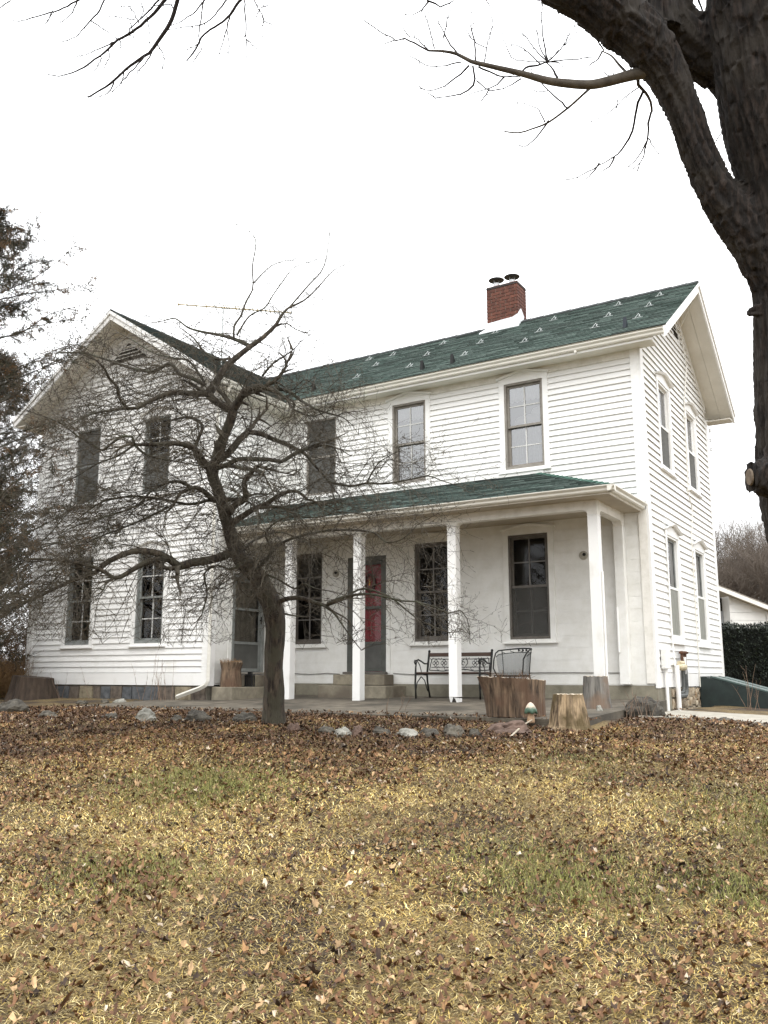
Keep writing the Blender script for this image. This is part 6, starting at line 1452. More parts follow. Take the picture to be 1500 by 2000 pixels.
FB = [
[(2.59,-9.07,4.21,0.037),(2.51,-9.10,4.21,0.035),(2.47,-9.12,4.20,0.034),(2.33,-9.17,4.18,0.030),(2.25,-9.21,4.17,0.028),(2.14,-9.26,4.19,0.026),(2.03,-9.31,4.22,0.023),(1.89,-9.38,4.28,0.019),(1.73,-9.46,4.34,0.015),(1.62,-9.52,4.38,0.012),(1.58,-9.54,4.41,0.011),(1.54,-9.56,4.44,0.010),(1.47,-9.60,4.46,0.008),(1.39,-9.64,4.47,0.006)],
[(1.41,-9.67,4.44,0.006),(1.26,-9.71,4.56,0.005),(1.20,-9.72,4.57,0.004),(1.03,-9.76,4.73,0.003),(0.99,-9.77,4.77,0.003)],
[(1.41,-9.67,4.44,0.004),(1.32,-9.65,4.57,0.003),(1.24,-9.64,4.64,0.003),(1.20,-9.63,4.72,0.002)],
[(1.25,-9.79,4.50,0.004),(1.14,-9.73,4.57,0.003),(1.07,-9.68,4.62,0.002)],
[(1.44,-9.66,4.45,0.004),(1.37,-9.60,4.68,0.003),(1.32,-9.57,4.83,0.002)],
[(1.56,-9.57,4.41,0.005),(1.48,-9.55,4.56,0.004),(1.44,-9.54,4.66,0.003),(1.39,-9.52,4.77,0.002)],
[(1.50,-9.64,4.55,0.004),(1.48,-9.55,4.73,0.003),(1.47,-9.49,4.84,0.002)],
[(1.50,-9.64,4.54,0.004),(1.42,-9.52,4.53,0.002),(1.40,-9.46,4.53,0.002)],
[(1.65,-9.51,4.36,0.005),(1.62,-9.47,4.56,0.004),(1.59,-9.45,4.69,0.003),(1.58,-9.42,4.83,0.002)],
[(1.69,-9.49,4.36,0.004),(1.69,-9.42,4.56,0.003),(1.70,-9.36,4.71,0.003),(1.68,-9.34,4.80,0.002)],
[(1.71,-9.49,4.46,0.003),(1.61,-9.46,4.57,0.003),(1.54,-9.42,4.71,0.002)],
[(1.61,-9.53,4.35,0.006),(1.43,-9.51,4.29,0.004),(1.33,-9.51,4.30,0.003),(1.24,-9.52,4.36,0.003)],
[(1.57,-9.56,4.37,0.005),(1.43,-9.56,4.40,0.004),(1.33,-9.57,4.44,0.003),(1.26,-9.58,4.51,0.003),(1.21,-9.58,4.55,0.002)],
[(1.63,-9.52,4.35,0.006),(1.62,-9.47,4.30,0.006),(1.60,-9.45,4.27,0.006),(1.51,-9.45,4.24,0.005),(1.41,-9.46,4.26,0.004),(1.34,-9.47,4.27,0.003),(1.30,-9.48,4.31,0.003)],
[(1.64,-9.49,4.26,0.005),(1.66,-9.36,4.27,0.003),(1.71,-9.23,4.34,0.002)],
[(1.70,-9.44,4.21,0.004),(1.60,-9.34,4.23,0.003),(1.55,-9.31,4.26,0.002)],
[(1.66,-9.50,4.34,0.006),(1.71,-9.38,4.35,0.005),(1.74,-9.30,4.37,0.004),(1.80,-9.19,4.42,0.003)],
[(1.79,-9.41,4.28,0.005),(1.73,-9.39,4.26,0.004),(1.60,-9.38,4.27,0.003),(1.45,-9.37,4.29,0.002)],
[(1.87,-9.35,4.27,0.005),(1.76,-9.30,4.29,0.003),(1.64,-9.27,4.33,0.002)],
[(1.87,-9.36,4.30,0.007),(1.89,-9.27,4.40,0.006),(1.92,-9.19,4.45,0.005),(1.95,-9.11,4.51,0.004)],
[(2.06,-9.23,4.28,0.007),(2.01,-9.17,4.40,0.005),(1.95,-9.11,4.51,0.004)],
[(2.02,-9.28,4.37,0.004),(1.91,-9.25,4.55,0.003),(1.84,-9.22,4.69,0.002)],
[(2.02,-9.28,4.37,0.005),(1.98,-9.24,4.63,0.003),(1.97,-9.22,4.76,0.003),(1.97,-9.19,4.90,0.002)],
[(2.02,-9.28,4.37,0.004),(2.08,-9.16,4.54,0.003),(2.12,-9.08,4.69,0.002),(2.13,-9.06,4.74,0.002)],
[(2.02,-9.28,4.37,0.004),(2.09,-9.13,4.57,0.003),(2.14,-9.04,4.70,0.002)],
[(2.02,-9.28,4.37,0.004),(1.83,-9.30,4.45,0.003),(1.78,-9.31,4.51,0.003),(1.75,-9.30,4.62,0.002),(1.73,-9.30,4.71,0.002)],
[(2.02,-9.28,4.37,0.004),(2.12,-9.10,4.47,0.003),(2.21,-8.96,4.54,0.002)],
[(2.02,-9.28,4.37,0.004),(2.05,-9.16,4.43,0.003),(2.05,-9.09,4.43,0.002),(2.01,-9.06,4.44,0.002)],
[(2.02,-9.28,4.37,0.004),(1.95,-9.23,4.56,0.003),(1.92,-9.18,4.72,0.002)],
[(1.98,-9.30,4.36,0.004),(1.86,-9.27,4.54,0.003),(1.76,-9.26,4.63,0.002)],
[(2.24,-9.11,4.23,0.008),(2.17,-9.11,4.19,0.007),(2.08,-9.11,4.14,0.007),(1.95,-9.12,4.08,0.006),(1.85,-9.14,4.06,0.005),(1.77,-9.16,4.05,0.005),(1.68,-9.18,4.08,0.004)],
[(1.99,-9.22,4.02,0.005),(1.89,-9.16,3.98,0.004),(1.79,-9.13,3.96,0.003),(1.75,-9.13,3.99,0.003)],
[(2.10,-9.17,4.09,0.005),(1.99,-9.16,4.25,0.004),(1.91,-9.16,4.37,0.003),(1.86,-9.16,4.45,0.002)],
[(1.97,-9.23,4.01,0.004),(1.92,-9.21,4.13,0.003),(1.78,-9.20,4.24,0.002),(1.74,-9.19,4.28,0.002)],
[(2.00,-9.25,4.20,0.004),(1.93,-9.19,4.26,0.003),(1.86,-9.13,4.33,0.002)],
[(2.43,-9.01,4.30,0.008),(2.37,-8.98,4.41,0.007),(2.32,-8.95,4.51,0.005),(2.26,-8.93,4.58,0.004)],
[(2.32,-9.11,4.44,0.004),(2.26,-9.09,4.59,0.004),(2.20,-9.06,4.74,0.003),(2.15,-9.05,4.79,0.003)],
[(2.31,-9.11,4.44,0.005),(2.25,-9.03,4.46,0.004),(2.18,-8.97,4.49,0.003)],
[(2.43,-9.01,4.30,0.004),(2.45,-8.89,4.46,0.003),(2.47,-8.80,4.56,0.002)],
[(2.40,-9.03,4.30,0.004),(2.30,-8.97,4.37,0.003),(2.24,-8.92,4.46,0.002)],
[(2.48,-8.97,4.28,0.011),(2.47,-8.93,4.26,0.010),(2.49,-8.85,4.25,0.009),(2.50,-8.77,4.23,0.008),(2.49,-8.71,4.20,0.007)],
[(2.50,-8.94,4.20,0.007),(2.46,-8.93,4.14,0.007),(2.42,-8.89,4.04,0.006),(2.38,-8.87,3.96,0.006),(2.30,-8.87,3.88,0.005),(2.22,-8.88,3.85,0.004),(2.12,-8.90,3.80,0.004),(2.06,-8.91,3.78,0.003),(1.98,-8.94,3.77,0.003)],
[(2.23,-9.02,3.76,0.005),(2.13,-8.91,3.76,0.003),(2.08,-8.87,3.77,0.002)],
[(2.31,-8.97,3.80,0.005),(2.25,-8.89,3.80,0.004),(2.17,-8.83,3.82,0.002)],
[(2.53,-8.90,4.07,0.006),(2.50,-8.86,4.03,0.006),(2.48,-8.81,3.98,0.005),(2.45,-8.77,3.92,0.004),(2.40,-8.72,3.86,0.003),(2.35,-8.72,3.84,0.003)],
[(2.50,-8.88,3.91,0.004),(2.50,-8.73,3.93,0.003),(2.50,-8.64,3.93,0.002)],
[(2.49,-8.88,3.90,0.004),(2.39,-8.81,3.83,0.003),(2.30,-8.78,3.82,0.002),(2.26,-8.77,3.81,0.002)],
[(2.48,-8.96,4.22,0.004),(2.39,-8.94,4.20,0.003),(2.30,-8.92,4.16,0.003),(2.21,-8.91,4.13,0.002),(2.14,-8.91,4.14,0.002)],
[(2.36,-9.02,4.14,0.004),(2.30,-8.83,4.22,0.002)],
[(2.35,-9.16,4.74,0.004),(2.33,-9.10,4.77,0.003),(2.26,-9.01,4.91,0.002)],
[(1.43,-9.73,4.74,0.006),(1.45,-9.66,4.76,0.005),(1.46,-9.60,4.78,0.004),(1.50,-9.48,4.90,0.003)],
[(1.44,-9.72,4.74,0.005),(1.32,-9.66,4.75,0.003),(1.21,-9.64,4.80,0.002)],
[(1.74,-9.54,4.74,0.004),(1.70,-9.39,4.82,0.002),(1.70,-9.34,4.85,0.002)],
[(2.67,-8.94,4.67,0.016),(2.74,-8.87,4.70,0.015),(2.84,-8.76,4.72,0.013),(2.93,-8.67,4.74,0.011),(3.02,-8.57,4.77,0.010),(3.07,-8.52,4.81,0.009),(3.14,-8.45,4.87,0.007)],
[(2.84,-8.85,4.75,0.007),(2.84,-8.72,4.76,0.005),(2.83,-8.62,4.76,0.004)],
[(3.05,-8.62,4.31,0.004),(2.96,-8.52,4.15,0.003),(2.89,-8.49,4.08,0.003),(2.81,-8.47,4.02,0.002)],
[(2.94,-8.77,4.67,0.004),(2.82,-8.73,4.63,0.003),(2.74,-8.70,4.61,0.003),(2.68,-8.68,4.58,0.002)]
]
FC = [
[(-0.04,-10.07,5.65,0.015),(-0.21,-10.08,5.52,0.013),(-0.37,-10.08,5.41,0.012),(-0.48,-10.10,5.33,0.011),(-0.56,-10.10,5.28,0.010),(-0.67,-10.12,5.21,0.009),(-0.78,-10.14,5.17,0.009),(-0.86,-10.16,5.15,0.008),(-0.94,-10.17,5.10,0.007),(-1.05,-10.19,5.05,0.006),(-1.14,-10.21,5.01,0.006),(-1.24,-10.24,4.98,0.005),(-1.34,-10.27,4.98,0.004),(-1.42,-10.30,5.00,0.004)],
[(-0.10,-10.10,5.62,0.018),(-0.26,-10.08,5.46,0.016),(-0.38,-10.06,5.33,0.014),(-0.43,-10.04,5.26,0.013),(-0.50,-10.03,5.18,0.012),(-0.60,-10.03,5.10,0.011),(-0.67,-10.03,5.05,0.010),(-0.76,-10.05,5.02,0.010),(-0.89,-10.07,4.96,0.008),(-0.97,-10.08,4.91,0.008),(-1.11,-10.11,4.86,0.006),(-1.19,-10.12,4.84,0.006)],
[(0.57,-9.71,5.72,0.014),(0.31,-9.71,5.56,0.012),(0.14,-9.73,5.50,0.011),(0.02,-9.75,5.44,0.010),(-0.08,-9.76,5.40,0.009),(-0.16,-9.76,5.33,0.008),(-0.22,-9.76,5.30,0.007),(-0.33,-9.78,5.27,0.007),(-0.40,-9.79,5.22,0.006),(-0.43,-9.79,5.19,0.006),(-0.50,-9.78,5.14,0.005),(-0.55,-9.78,5.10,0.004)],
[(-0.03,-10.01,5.44,0.009),(-0.38,-10.05,5.46,0.007),(-0.57,-10.06,5.42,0.006),(-0.68,-10.05,5.38,0.005),(-0.82,-10.05,5.34,0.004),(-0.89,-10.04,5.30,0.004)],
[(-0.54,-10.33,5.44,0.008),(-0.81,-10.36,5.39,0.007),(-1.03,-10.39,5.38,0.006),(-1.15,-10.41,5.36,0.005),(-1.28,-10.43,5.36,0.005),(-1.44,-10.47,5.36,0.004),(-1.55,-10.49,5.37,0.003),(-1.61,-10.51,5.40,0.003)],
[(-0.88,-10.50,5.24,0.005),(-1.07,-10.40,5.28,0.003),(-1.32,-10.32,5.37,0.002)],
[(-1.03,-10.58,5.16,0.004),(-1.41,-10.37,5.34,0.002)],
[(-0.60,-10.36,5.41,0.006),(-0.82,-10.32,5.34,0.005),(-0.92,-10.30,5.29,0.005),(-1.04,-10.29,5.26,0.004),(-1.13,-10.28,5.23,0.003),(-1.24,-10.28,5.23,0.003),(-1.32,-10.29,5.24,0.003)],
[(-0.82,-10.43,5.10,0.004),(-0.90,-10.24,5.19,0.003),(-0.97,-10.08,5.26,0.002)],
[(-0.68,-10.31,4.96,0.005),(-0.87,-10.27,5.02,0.004),(-1.06,-10.24,5.07,0.003),(-1.23,-10.21,5.13,0.002)],
[(-0.73,-10.33,4.90,0.004),(-0.87,-10.21,4.98,0.003),(-1.06,-10.09,5.07,0.002)],
[(-0.77,-10.35,4.87,0.004),(-0.94,-10.24,4.94,0.003),(-1.13,-10.13,5.02,0.002)],
[(-0.66,-10.30,4.97,0.004),(-0.84,-10.14,5.10,0.003),(-0.97,-10.06,5.20,0.002)],
[(-0.59,-10.28,5.08,0.004),(-0.74,-10.12,5.18,0.003),(-0.87,-10.01,5.25,0.002)],
[(-0.49,-10.23,5.13,0.004),(-0.62,-10.08,5.18,0.003),(-0.77,-9.94,5.21,0.002)],
[(-0.54,-10.25,5.08,0.004),(-0.74,-10.14,5.35,0.003),(-0.88,-10.08,5.51,0.002)],
[(-0.56,-10.27,5.10,0.004),(-0.76,-10.21,5.25,0.003),(-1.00,-10.14,5.42,0.002)],
[(-0.45,-10.16,4.94,0.004),(-0.51,-10.05,4.98,0.004),(-0.60,-9.95,5.01,0.003),(-0.71,-9.87,5.04,0.002)],
[(-0.47,-10.17,4.91,0.004),(-0.60,-10.09,4.94,0.004),(-0.82,-9.99,4.99,0.003),(-0.87,-9.96,4.99,0.002)],
[(-0.52,-10.19,4.86,0.005),(-0.63,-10.16,4.86,0.004),(-0.77,-10.12,4.86,0.004),(-0.88,-10.09,4.86,0.003),(-1.06,-10.04,4.85,0.002)],
[(-0.72,-10.28,4.68,0.005),(-0.83,-10.21,4.71,0.004),(-0.95,-10.17,4.74,0.003),(-1.16,-10.10,4.83,0.002)],
[(-0.66,-10.25,4.75,0.004),(-0.85,-10.10,4.87,0.003),(-0.97,-10.01,4.94,0.002)],
[(-0.04,-9.99,5.31,0.006),(-0.21,-9.96,5.33,0.005),(-0.35,-9.92,5.32,0.004),(-0.53,-9.89,5.34,0.003),(-0.62,-9.88,5.36,0.003)],
[(0.05,-9.94,5.31,0.006),(-0.07,-9.91,5.28,0.005),(-0.19,-9.88,5.25,0.004),(-0.29,-9.87,5.24,0.004),(-0.35,-9.87,5.25,0.004),(-0.49,-9.88,5.29,0.003),(-0.65,-9.89,5.33,0.003)],
[(-0.14,-10.04,5.24,0.005),(-0.21,-9.99,5.21,0.004),(-0.28,-9.93,5.17,0.004),(-0.35,-9.86,5.13,0.003),(-0.38,-9.81,5.11,0.003),(-0.44,-9.79,5.09,0.003),(-0.53,-9.76,5.07,0.002)],
[(0.09,-9.89,5.24,0.005),(0.03,-9.81,5.20,0.005),(-0.05,-9.71,5.15,0.004),(-0.10,-9.64,5.11,0.003),(-0.19,-9.55,5.06,0.002)],
[(0.08,-9.84,4.97,0.004),(-0.02,-9.65,5.09,0.003),(-0.10,-9.52,5.18,0.002)],
[(0.15,-9.86,5.24,0.005),(0.09,-9.74,5.28,0.004),(0.06,-9.66,5.30,0.004),(0.03,-9.60,5.31,0.003),(0.01,-9.49,5.36,0.003)],
[(0.18,-9.83,5.17,0.004),(-0.09,-9.57,5.41,0.002)],
[(0.19,-9.81,5.13,0.004),(0.07,-9.66,5.21,0.003),(-0.06,-9.52,5.28,0.002)],
[(0.18,-9.83,5.18,0.004),(0.00,-9.53,5.50,0.002)],
[(0.00,-9.93,5.13,0.005),(-0.10,-9.85,5.13,0.004),(-0.22,-9.76,5.12,0.003),(-0.36,-9.67,5.11,0.002)],
[(-0.03,-9.92,5.03,0.004),(-0.14,-9.78,5.08,0.003),(-0.25,-9.67,5.11,0.002),(-0.31,-9.64,5.13,0.002)],
[(-0.20,-10.01,4.94,0.004),(-0.45,-9.85,5.12,0.002),(-0.54,-9.79,5.18,0.002)],
[(-0.32,-10.14,5.17,0.004),(-0.39,-10.13,5.25,0.004),(-0.55,-10.12,5.31,0.003),(-0.94,-10.11,5.50,0.002)],
[(-1.27,-10.74,5.23,0.004),(-1.52,-10.66,5.35,0.003),(-1.74,-10.60,5.46,0.002)],
[(-0.51,-10.27,5.22,0.004),(-0.64,-10.13,5.31,0.003),(-0.81,-10.01,5.41,0.002)]
]
MO = (2.98,-7.55,-.95)
maple = thing('maple_tree', 'huge dark barked forked tree trunk leaning in at the right edge', 'tree', MO)
def fused_bark():
    """limbs tubed, fused with a voxel remesh, then carved with long bark ridges along each limb"""
    mb = MB(); segs = []
    for l in FA:
        Q = resample(l, .12)
        mb.tube([q[:3] for q in Q], [q[3] for q in Q], 20)
        for i in range(len(Q)-1): segs.append((Q[i], Q[i+1], i*.12+len(segs)*0.0))
    tmp = mb.build('maple_tmp', BARKF)
    rm = tmp.modifiers.new('r', 'REMESH'); rm.mode = 'VOXEL'; rm.voxel_size = .012
    smo = tmp.modifiers.new('s', 'SMOOTH'); smo.iterations = 3; smo.factor = .5
    dg = bpy.context.evaluated_depsgraph_get(); me = bpy.data.meshes.new_from_object(tmp.evaluated_get(dg)); bpy.data.objects.remove(tmp)
    nv = len(me.vertices); co = np.zeros(nv*3, np.float32); me.vertices.foreach_get('co', co); co = co.reshape(-1, 3)
    no = np.zeros(nv*3, np.float32); me.vertices.foreach_get('normal', no); no = no.reshape(-1, 3)
    best = np.full(nv, 1e9); tang = np.zeros((nv, 3)); foot = np.zeros((nv, 3)); acc = np.zeros(nv); run = 0
    for a, b, _ in segs:
        A_, B_ = a[:3], b[:3]; ab = B_-A_; L = np.linalg.norm(ab); t = np.clip(((co-A_)@ab)/(L*L), 0, 1); F_ = A_+t[:, None]*ab
        dd = np.linalg.norm(co-F_, axis=1)-a[3]; w = dd < best
        best[w] = dd[w]; tang[w] = ab/L; foot[w] = F_[w]; acc[w] = run+t[w]*L; run += L
    dsp = np.zeros(nv); sc = 20.0
    rel = co-foot; 
    for i in range(nv):
        r_ = rel[i]; s_ = acc[i]
        w1 = .25*mn.noise((co[i][0]*3, co[i][1]*3, co[i][2]*3))
        a = mn.noise((r_[0]*26+w1, r_[1]*26+7, r_[2]*4+s_*1.6)); b = mn.noise((r_[0]*55, r_[1]*55, r_[2]*9+s_*5.0+11))
        ridge = 1-abs(a)*2.4; c_ = mn.noise((co[i][0]*2.2, co[i][1]*2.2, co[i][2]*2.2))
        dsp[i] = .022*max(ridge,-.3)-.030+.009*b+.006*c_
    co = co+no*dsp[:, None]; me.vertices.foreach_set('co', co.astype(np.float32).ravel()); me.update(); me.shade_smooth()
    me.materials.clear(); me.materials.append(BARKF); me.name = 'trunk'
    o = bpy.data.objects.new('trunk', me); COL.objects.link(o); globals()['TRN'] = o.name; o.parent = maple; o.matrix_parent_inverse = Matrix.Translation(-Vector(MO))
fused_bark()
ke = FA[-2][-1]; 
kd = (Vector(FA[-2][-1][:3])-Vector(FA[-2][-3][:3])).normalized(); kv = max((Vector(v.co)-Vector(ke[:3])).dot(kd) for v in bpy.data.objects['trunk.001' if 0 else TRN].data.vertices if ((Vector(v.co)-Vector(ke[:3]))-kd*(Vector(v.co)-Vector(ke[:3])).dot(kd)).length < .05 and abs((Vector(v.co)-Vector(ke[:3])).dot(kd)) < .2)
kc = Vector(ke[:3])+kd*(kv-.004)
MB().tube([kc, kc+kd*.010], [.050,.046], 18).build('cut_face', mat('weathered_cut', (.09,.065,.045), .9, (.19,.15,.11), 30), maple, off=MO)
def thin(L, name, parent, off, m, buds=True, seed=9):
    rs = np.random.default_rng(seed); tw = Twigs(4)
    for l in L:
        if l[0][3] > .022: continue
        Q = resample(l, .035); pts = [q[:3]+rs.normal(0, .0022, 3) for q in Q]; pts[0] = Q[0][:3]
        tw.add(pts, [max(q[3]*1.15, .0023) for q in Q])
        if buds:
            for i in range(2, len(Q), 3):
                if rs.random() < .5: d = unit(rs.normal(0, 1, 3)); tw.add([pts[i], pts[i]+d*.008, pts[i]+d*.016], [.002,.0034,.002])
            if len(Q) > 8:
                for _ in range(2):
                    i = rs.integers(len(Q)//2, len(Q)); d = unit(unit(pts[-1]-pts[0])*.8+rs.normal(0, .6, 3)); tw.add([pts[i], pts[i]+d*.05, pts[i]+d*.09+rs.normal(0,.01,3)], [.0022,.0020,.0018])
    return tw.build(name, m, parent, kind='stuff', off=off)
for i, l in enumerate(FB):
    if l[0][3] > .0075: bark_tube(l, 10, .12, 60+i, step=.03).build('branch', BRANCHF, maple, off=MO, smooth=True)
thin([l for l in FB if l[0][3] <= .0075], 'twigs', maple, MO, TWIGF)
# limb that carries the twigs hanging into the top left, its body above the frame
over = [(FA[2][-1][0], FA[2][-1][1], FA[2][-1][2], FA[2][-1][3]), (1.37,-9.4,5.9,.17), (.78,-9.52,6.55,.13), (.25,-9.81,6.65,.09), (-.16,-10.08,6.60,.05)]
tops = [l[0] for l in FC if l[0][3] > .012]
bark_tube(over, 16, .1, 90).build('branch', BRANCHF, maple, off=MO, smooth=True)
for t in tops:
    q = over[2] if t[0] > .2 else over[3]
    bark_tube([q[:3]+(.03,), ((q[0]+t[0])/2, (q[1]+t[1])/2, max(q[2], t[2])+.02, .024), t], 8, .1, 91).build('branch', BRANCHF, maple, off=MO, smooth=True)
thin(FC, 'twigs', maple, MO, TWIGF, seed=10)

# ------------------------------------------------------------------ junipers at the left
JC = [(.034,.034,.018),(.055,.047,.024),(.025,.025,.014),(.125,.068,.026),(.085,.050,.024),(.052,.038,.024)]
def juniper(loc, H, R, label, seed, nb=70, nleaf=42000, group=None, lowz=.3, bough=None):
    rs = np.random.default_rng(seed); o = thing('juniper_tree', label, 'tree', loc, 0, group); L = Vector(loc)
    base = np.array(loc); z0 = 0
    tr_pts = [(loc[0], loc[1], loc[2]-.2, .22), (loc[0]+.1, loc[1], loc[2]+H*.35, .17), (loc[0]-.05, loc[1]+.05, loc[2]+H*.7, .10), (loc[0], loc[1], loc[2]+H, .02)]
    bark_tube(tr_pts, 12, .1, seed).build('trunk', BRANCHM, o, off=loc, smooth=True)
    tw = Twigs(3); anchors = []
    for i in range(nb):
        f = lowz/H+(1-lowz/H)*((i+rs.random())/nb); z = f*H; rr = R*(1-f)**(.45 if seed == 71 else .55)*(.65+.5*rs.random()); a = rs.random()*6.283
        if f > .93: rr *= .6
        d = np.array([math.cos(a), math.sin(a), .30+.35*rs.random()]); p = base+np.array([0,0,z]); pts = [p.copy()]; n = 9; d = unit(d)
        for k in range(n):
            d = unit(d+rs.normal(0, .09, 3)+np.array([0,0,.02 if k < 5 else -.05])); p = p+d*rr/n; pts.append(p.copy())
        tw.add(pts, [max(.035*(rr/R)*(1-k/(n+.5)), .005) for k in range(n+1)])
        for k in range(2, n+1):
            for _ in range(5):
                sd_ = unit(d*.7+rs.normal(0, .7, 3)); e = (.12+.40*rs.random())*(1.1-.3*k/n); q0 = pts[k]; q1 = q0+sd_*e*.5; q2 = q0+sd_*e+np.array([0,0,-.03])
                tw.add([q0, q1, q2], [.006,.004,.002]); 
                if rs.random() < .86: anchors.append((q0, q2, sd_))
    tw.build('boughs', BRANCHM, o, kind='stuff', off=loc)
    N = nleaf; na = len(anchors); V = np.zeros((N*3, 3)); Cc = np.zeros((N, 3)); k = 0
    dens = rs.random(na)**1.3
    idx = rs.choice(na, N, p=dens/dens.sum())
    tt = rs.random(N)**.7; d = rs.normal(0, 1, (N, 3)); d /= np.linalg.norm(d, axis=1)[:, None]
    P0 = np.array([a[0] for a in anchors]); P1 = np.array([a[1] for a in anchors]); SD = np.array([a[2] for a in anchors])
    c = P0[idx]*(1-tt[:, None])+P1[idx]*tt[:, None]+rs.normal(0, .028, (N, 3)); d = d*.7+SD[idx]*.8; d /= np.linalg.norm(d, axis=1)[:, None]
    s_ = .030+.045*rs.random(N)[:, None]; a_ = np.cross(d, rs.normal(0, 1, (N, 3))); a_ /= np.linalg.norm(a_, axis=1)[:, None]
    V = np.stack([c-a_*s_*.15, c+a_*s_*.15, c+d*s_], 1).reshape(-1, 3)
    tone = rs.integers(0, len(JC), na); Cc = np.array(JC)[tone[idx]]*(.6+.8*rs.random(N)[:, None])
    fastmesh('foliage', V, np.arange(N*3).reshape(-1, 3), JUN, o, kind='stuff', col=Cc, off=loc)
    return o
JG = 'junipers beyond the left end of the wing'
juniper((-11.1,-4.45,.15), 9.3, 3.7, 'big rusty green juniper at the left edge with boughs reaching across the wing roof', 71, nb=90, nleaf=70000, group=JG, lowz=1.2)
juniper((-14.6,-1.8,.15), 8.0, 3.0, 'dense dark juniper standing behind the left corner of the wing', 72, nb=110, nleaf=90000, group=JG, lowz=.3)
juniper((-18.6,.8,.15), 9.0, 3.2, 'second row juniper further back on the left, mostly hidden', 73, nb=60, nleaf=30000, group=JG, lowz=.3)

juniper((-12.6,-3.4,.15), 4.6, 2.0, 'low bushy juniper at the far left, above the dark stump', 74, nb=70, nleaf=45000, group=JG, lowz=.4)
# dry brush at the far left
def brush(name, label, c, rx, ry, h, n, m, seed, cols=None, group=None):
    rs = np.random.default_rng(seed); o = thing(name, label, 'brush', (c[0], c[1], gz(c[0], c[1])), 0, group); tw = Twigs(3)
    for i in range(n):
        x = c[0]+rs.uniform(-rx, rx); y = c[1]+rs.uniform(-ry, ry); z = gz(x, y)-.05; L = h*(.3+.7*rs.random()); d = unit(np.array([rs.normal(0,.35), rs.normal(0,.35), 1])); p = np.array([x, y, z]); pts = [p.copy()]; k = 7
        for s_ in range(k):
            d = unit(d+rs.normal(0, .16, 3)+np.array([0,0,-.05*s_/k])); p = p+d*L/k; pts.append(p.copy())
            if s_ > 1:
                for _ in range(2):
                    e = unit(d+rs.normal(0, .7, 3)); l_ = .1+.35*rs.random(); tw.add([p, p+e*l_*.5, p+e*l_+rs.normal(0,.02,3)], [.003,.0025,.0015])
        tw.add(pts, [.008*(1-.8*q/k) for q in range(k+1)])
    tw.build('stems', m, o, kind='stuff', off=tuple(o.location)); return o
brush('dry_brush', 'tangle of dry brown brush behind the dark stump at the far left', (-14.3,-1.6), 1.6, 1.3, 2.3, 420, BRUSHM, 81)
brush('tall_dry_grass', 'tawny clump of tall dead grass at the far left edge beside the dark stump', (-13.3,-2.4), .9, .6, .9, 420, mat('tawny_grass', (.17,.095,.035), .9, (.32,.20,.09), 3), 82)

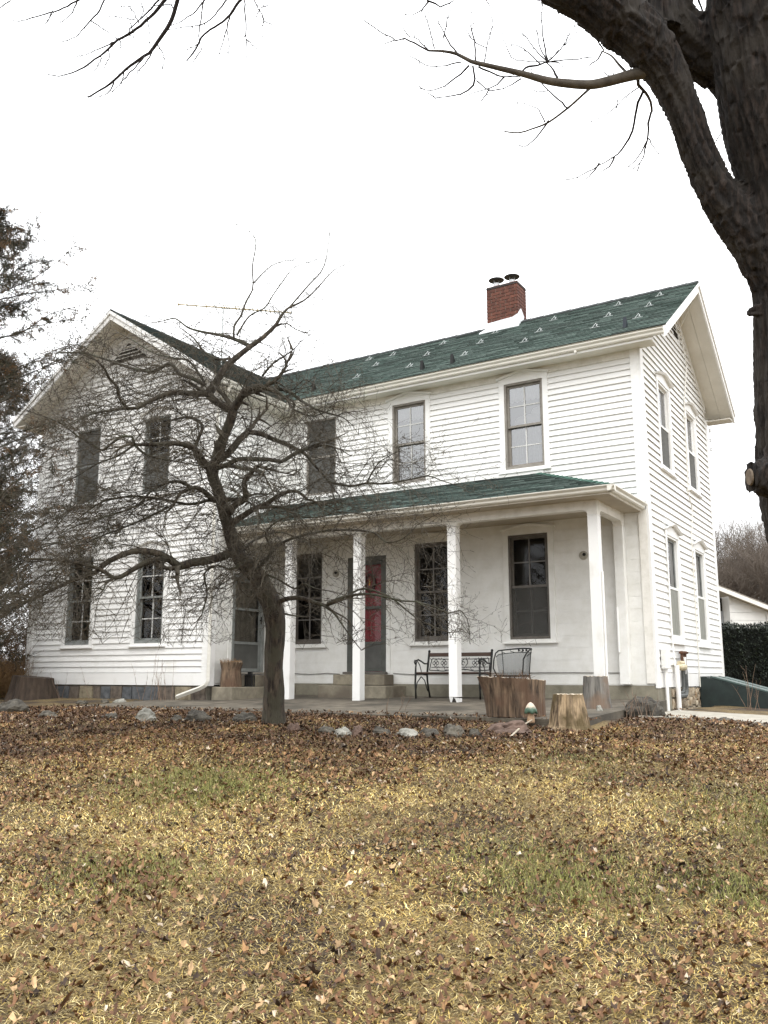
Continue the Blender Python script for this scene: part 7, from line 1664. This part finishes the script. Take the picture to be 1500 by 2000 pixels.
# ------------------------------------------------------------------ bare trees far behind
def bare_tree(rs, H, R):
    tw = Twigs(3)
    def rec(p, d, L, r, lv):
        n = 4; pts = [p.copy()]; rr = [r]
        for k in range(n):
            d = unit(d+rs.normal(0, .13, 3)+np.array([0,0,.05])); p = p+d*L/n; pts.append(p.copy()); rr.append(r*(1-.5*(k+1)/n))
            if lv > 0 and k >= 1:
                for _ in range(2 if lv > 1 else 3):
                    e = unit(d*.9+unit(rs.normal(0, 1, 3))*.8+np.array([0,0,.2])); rec(p, e, L*(.5+.25*rs.random()), r*.5, lv-1)
        tw.add(pts, rr)
    for q in range(3): rec(np.array([rs.normal(0,.15), rs.normal(0,.15), H*.12+.0]), unit(np.array([rs.normal(0,.28), rs.normal(0,.28), 1])), H*.52, .10, 4)
    return tw
protos = []
for s_ in range(3):
    tw = bare_tree(np.random.default_rng(200+s_), 8.5, 3); me = tw.build('crown', FARTWIG, None, kind='stuff'); protos.append(me)
spots = [(-5.6,29,.70),(-4.4,31,.76),(-3.2,29.5,.66),(-2.2,31.5,.72),(-6.6,31,.74),(-.6,30,.7),(-4.0,34,.80),(-1.2,35,.82),(-6.2,35.5,.85),(1.2,32,.8),(-8.6,31,.75),(4,30,.8)]
names = ['nearest the house corner','just right of the one nearest the house','above the middle of the shed roof','above the right end of the shed','mostly hidden by the house corner','right of the shed','second row, above the shed middle','second row, right of the shed','second row, near the house corner','at the right edge of the photo','hidden behind the house','furthest right beyond the photo edge']
first = [True]*3
for k, (x, y, s_) in enumerate(spots):
    p = protos[k % 3]; o = thing('bare_tree', 'bare leafless tree in the far tree line, '+names[k], 'tree', (x, y, .1), k*1.7, 'leafless trees in the far tree line'); o.scale = (s_, s_, s_)
    if first[k % 3]: c = p; first[k % 3] = False
    else: c = p.copy(); COL.objects.link(c)
    c.parent = o; MB().tube([(0,0,-.3),(.03,0,.5),(0,.02,1.3)], [.17,.14,.11], 8).build('trunk', FARTWIG, o)
for c, lb in (((-1.5,28.0),'low brown scrub under the far trees behind the shed'),):
    brush('scrub', lb, c, 8, 1.6, 3.0, 1500, FARTWIG, 84)
# evergreens and bare trees across the road behind the viewer, seen only mirrored in the window panes
for k, (x, y) in enumerate([(-26,-27),(-20,-30),(-13,-29),(-8,-33),(-3,-30),(6,-32)]):
    if k % 2: 
        o = thing('bare_tree', 'bare tree across the lawn behind the viewer, '+['first','second','third','fourth','fifth','sixth'][k]+' from the left', 'tree', (x, y, -1.5), k*2.0, 'trees behind the viewer'); o.scale = (1.3,)*3
        c = protos[k % 3].copy(); COL.objects.link(c); c.parent = o; MB().tube([(0,0,-.3),(.03,0,.5),(0,.02,1.3)], [.2,.16,.11], 8).build('trunk', FARTWIG, o)
    else: juniper((x, y, -1.4), 10, 3.4, 'tall evergreen across the lawn behind the viewer, '+['first','','third','','fifth',''][k]+' from the left', 300+k, nb=60, nleaf=20000, group='trees behind the viewer')
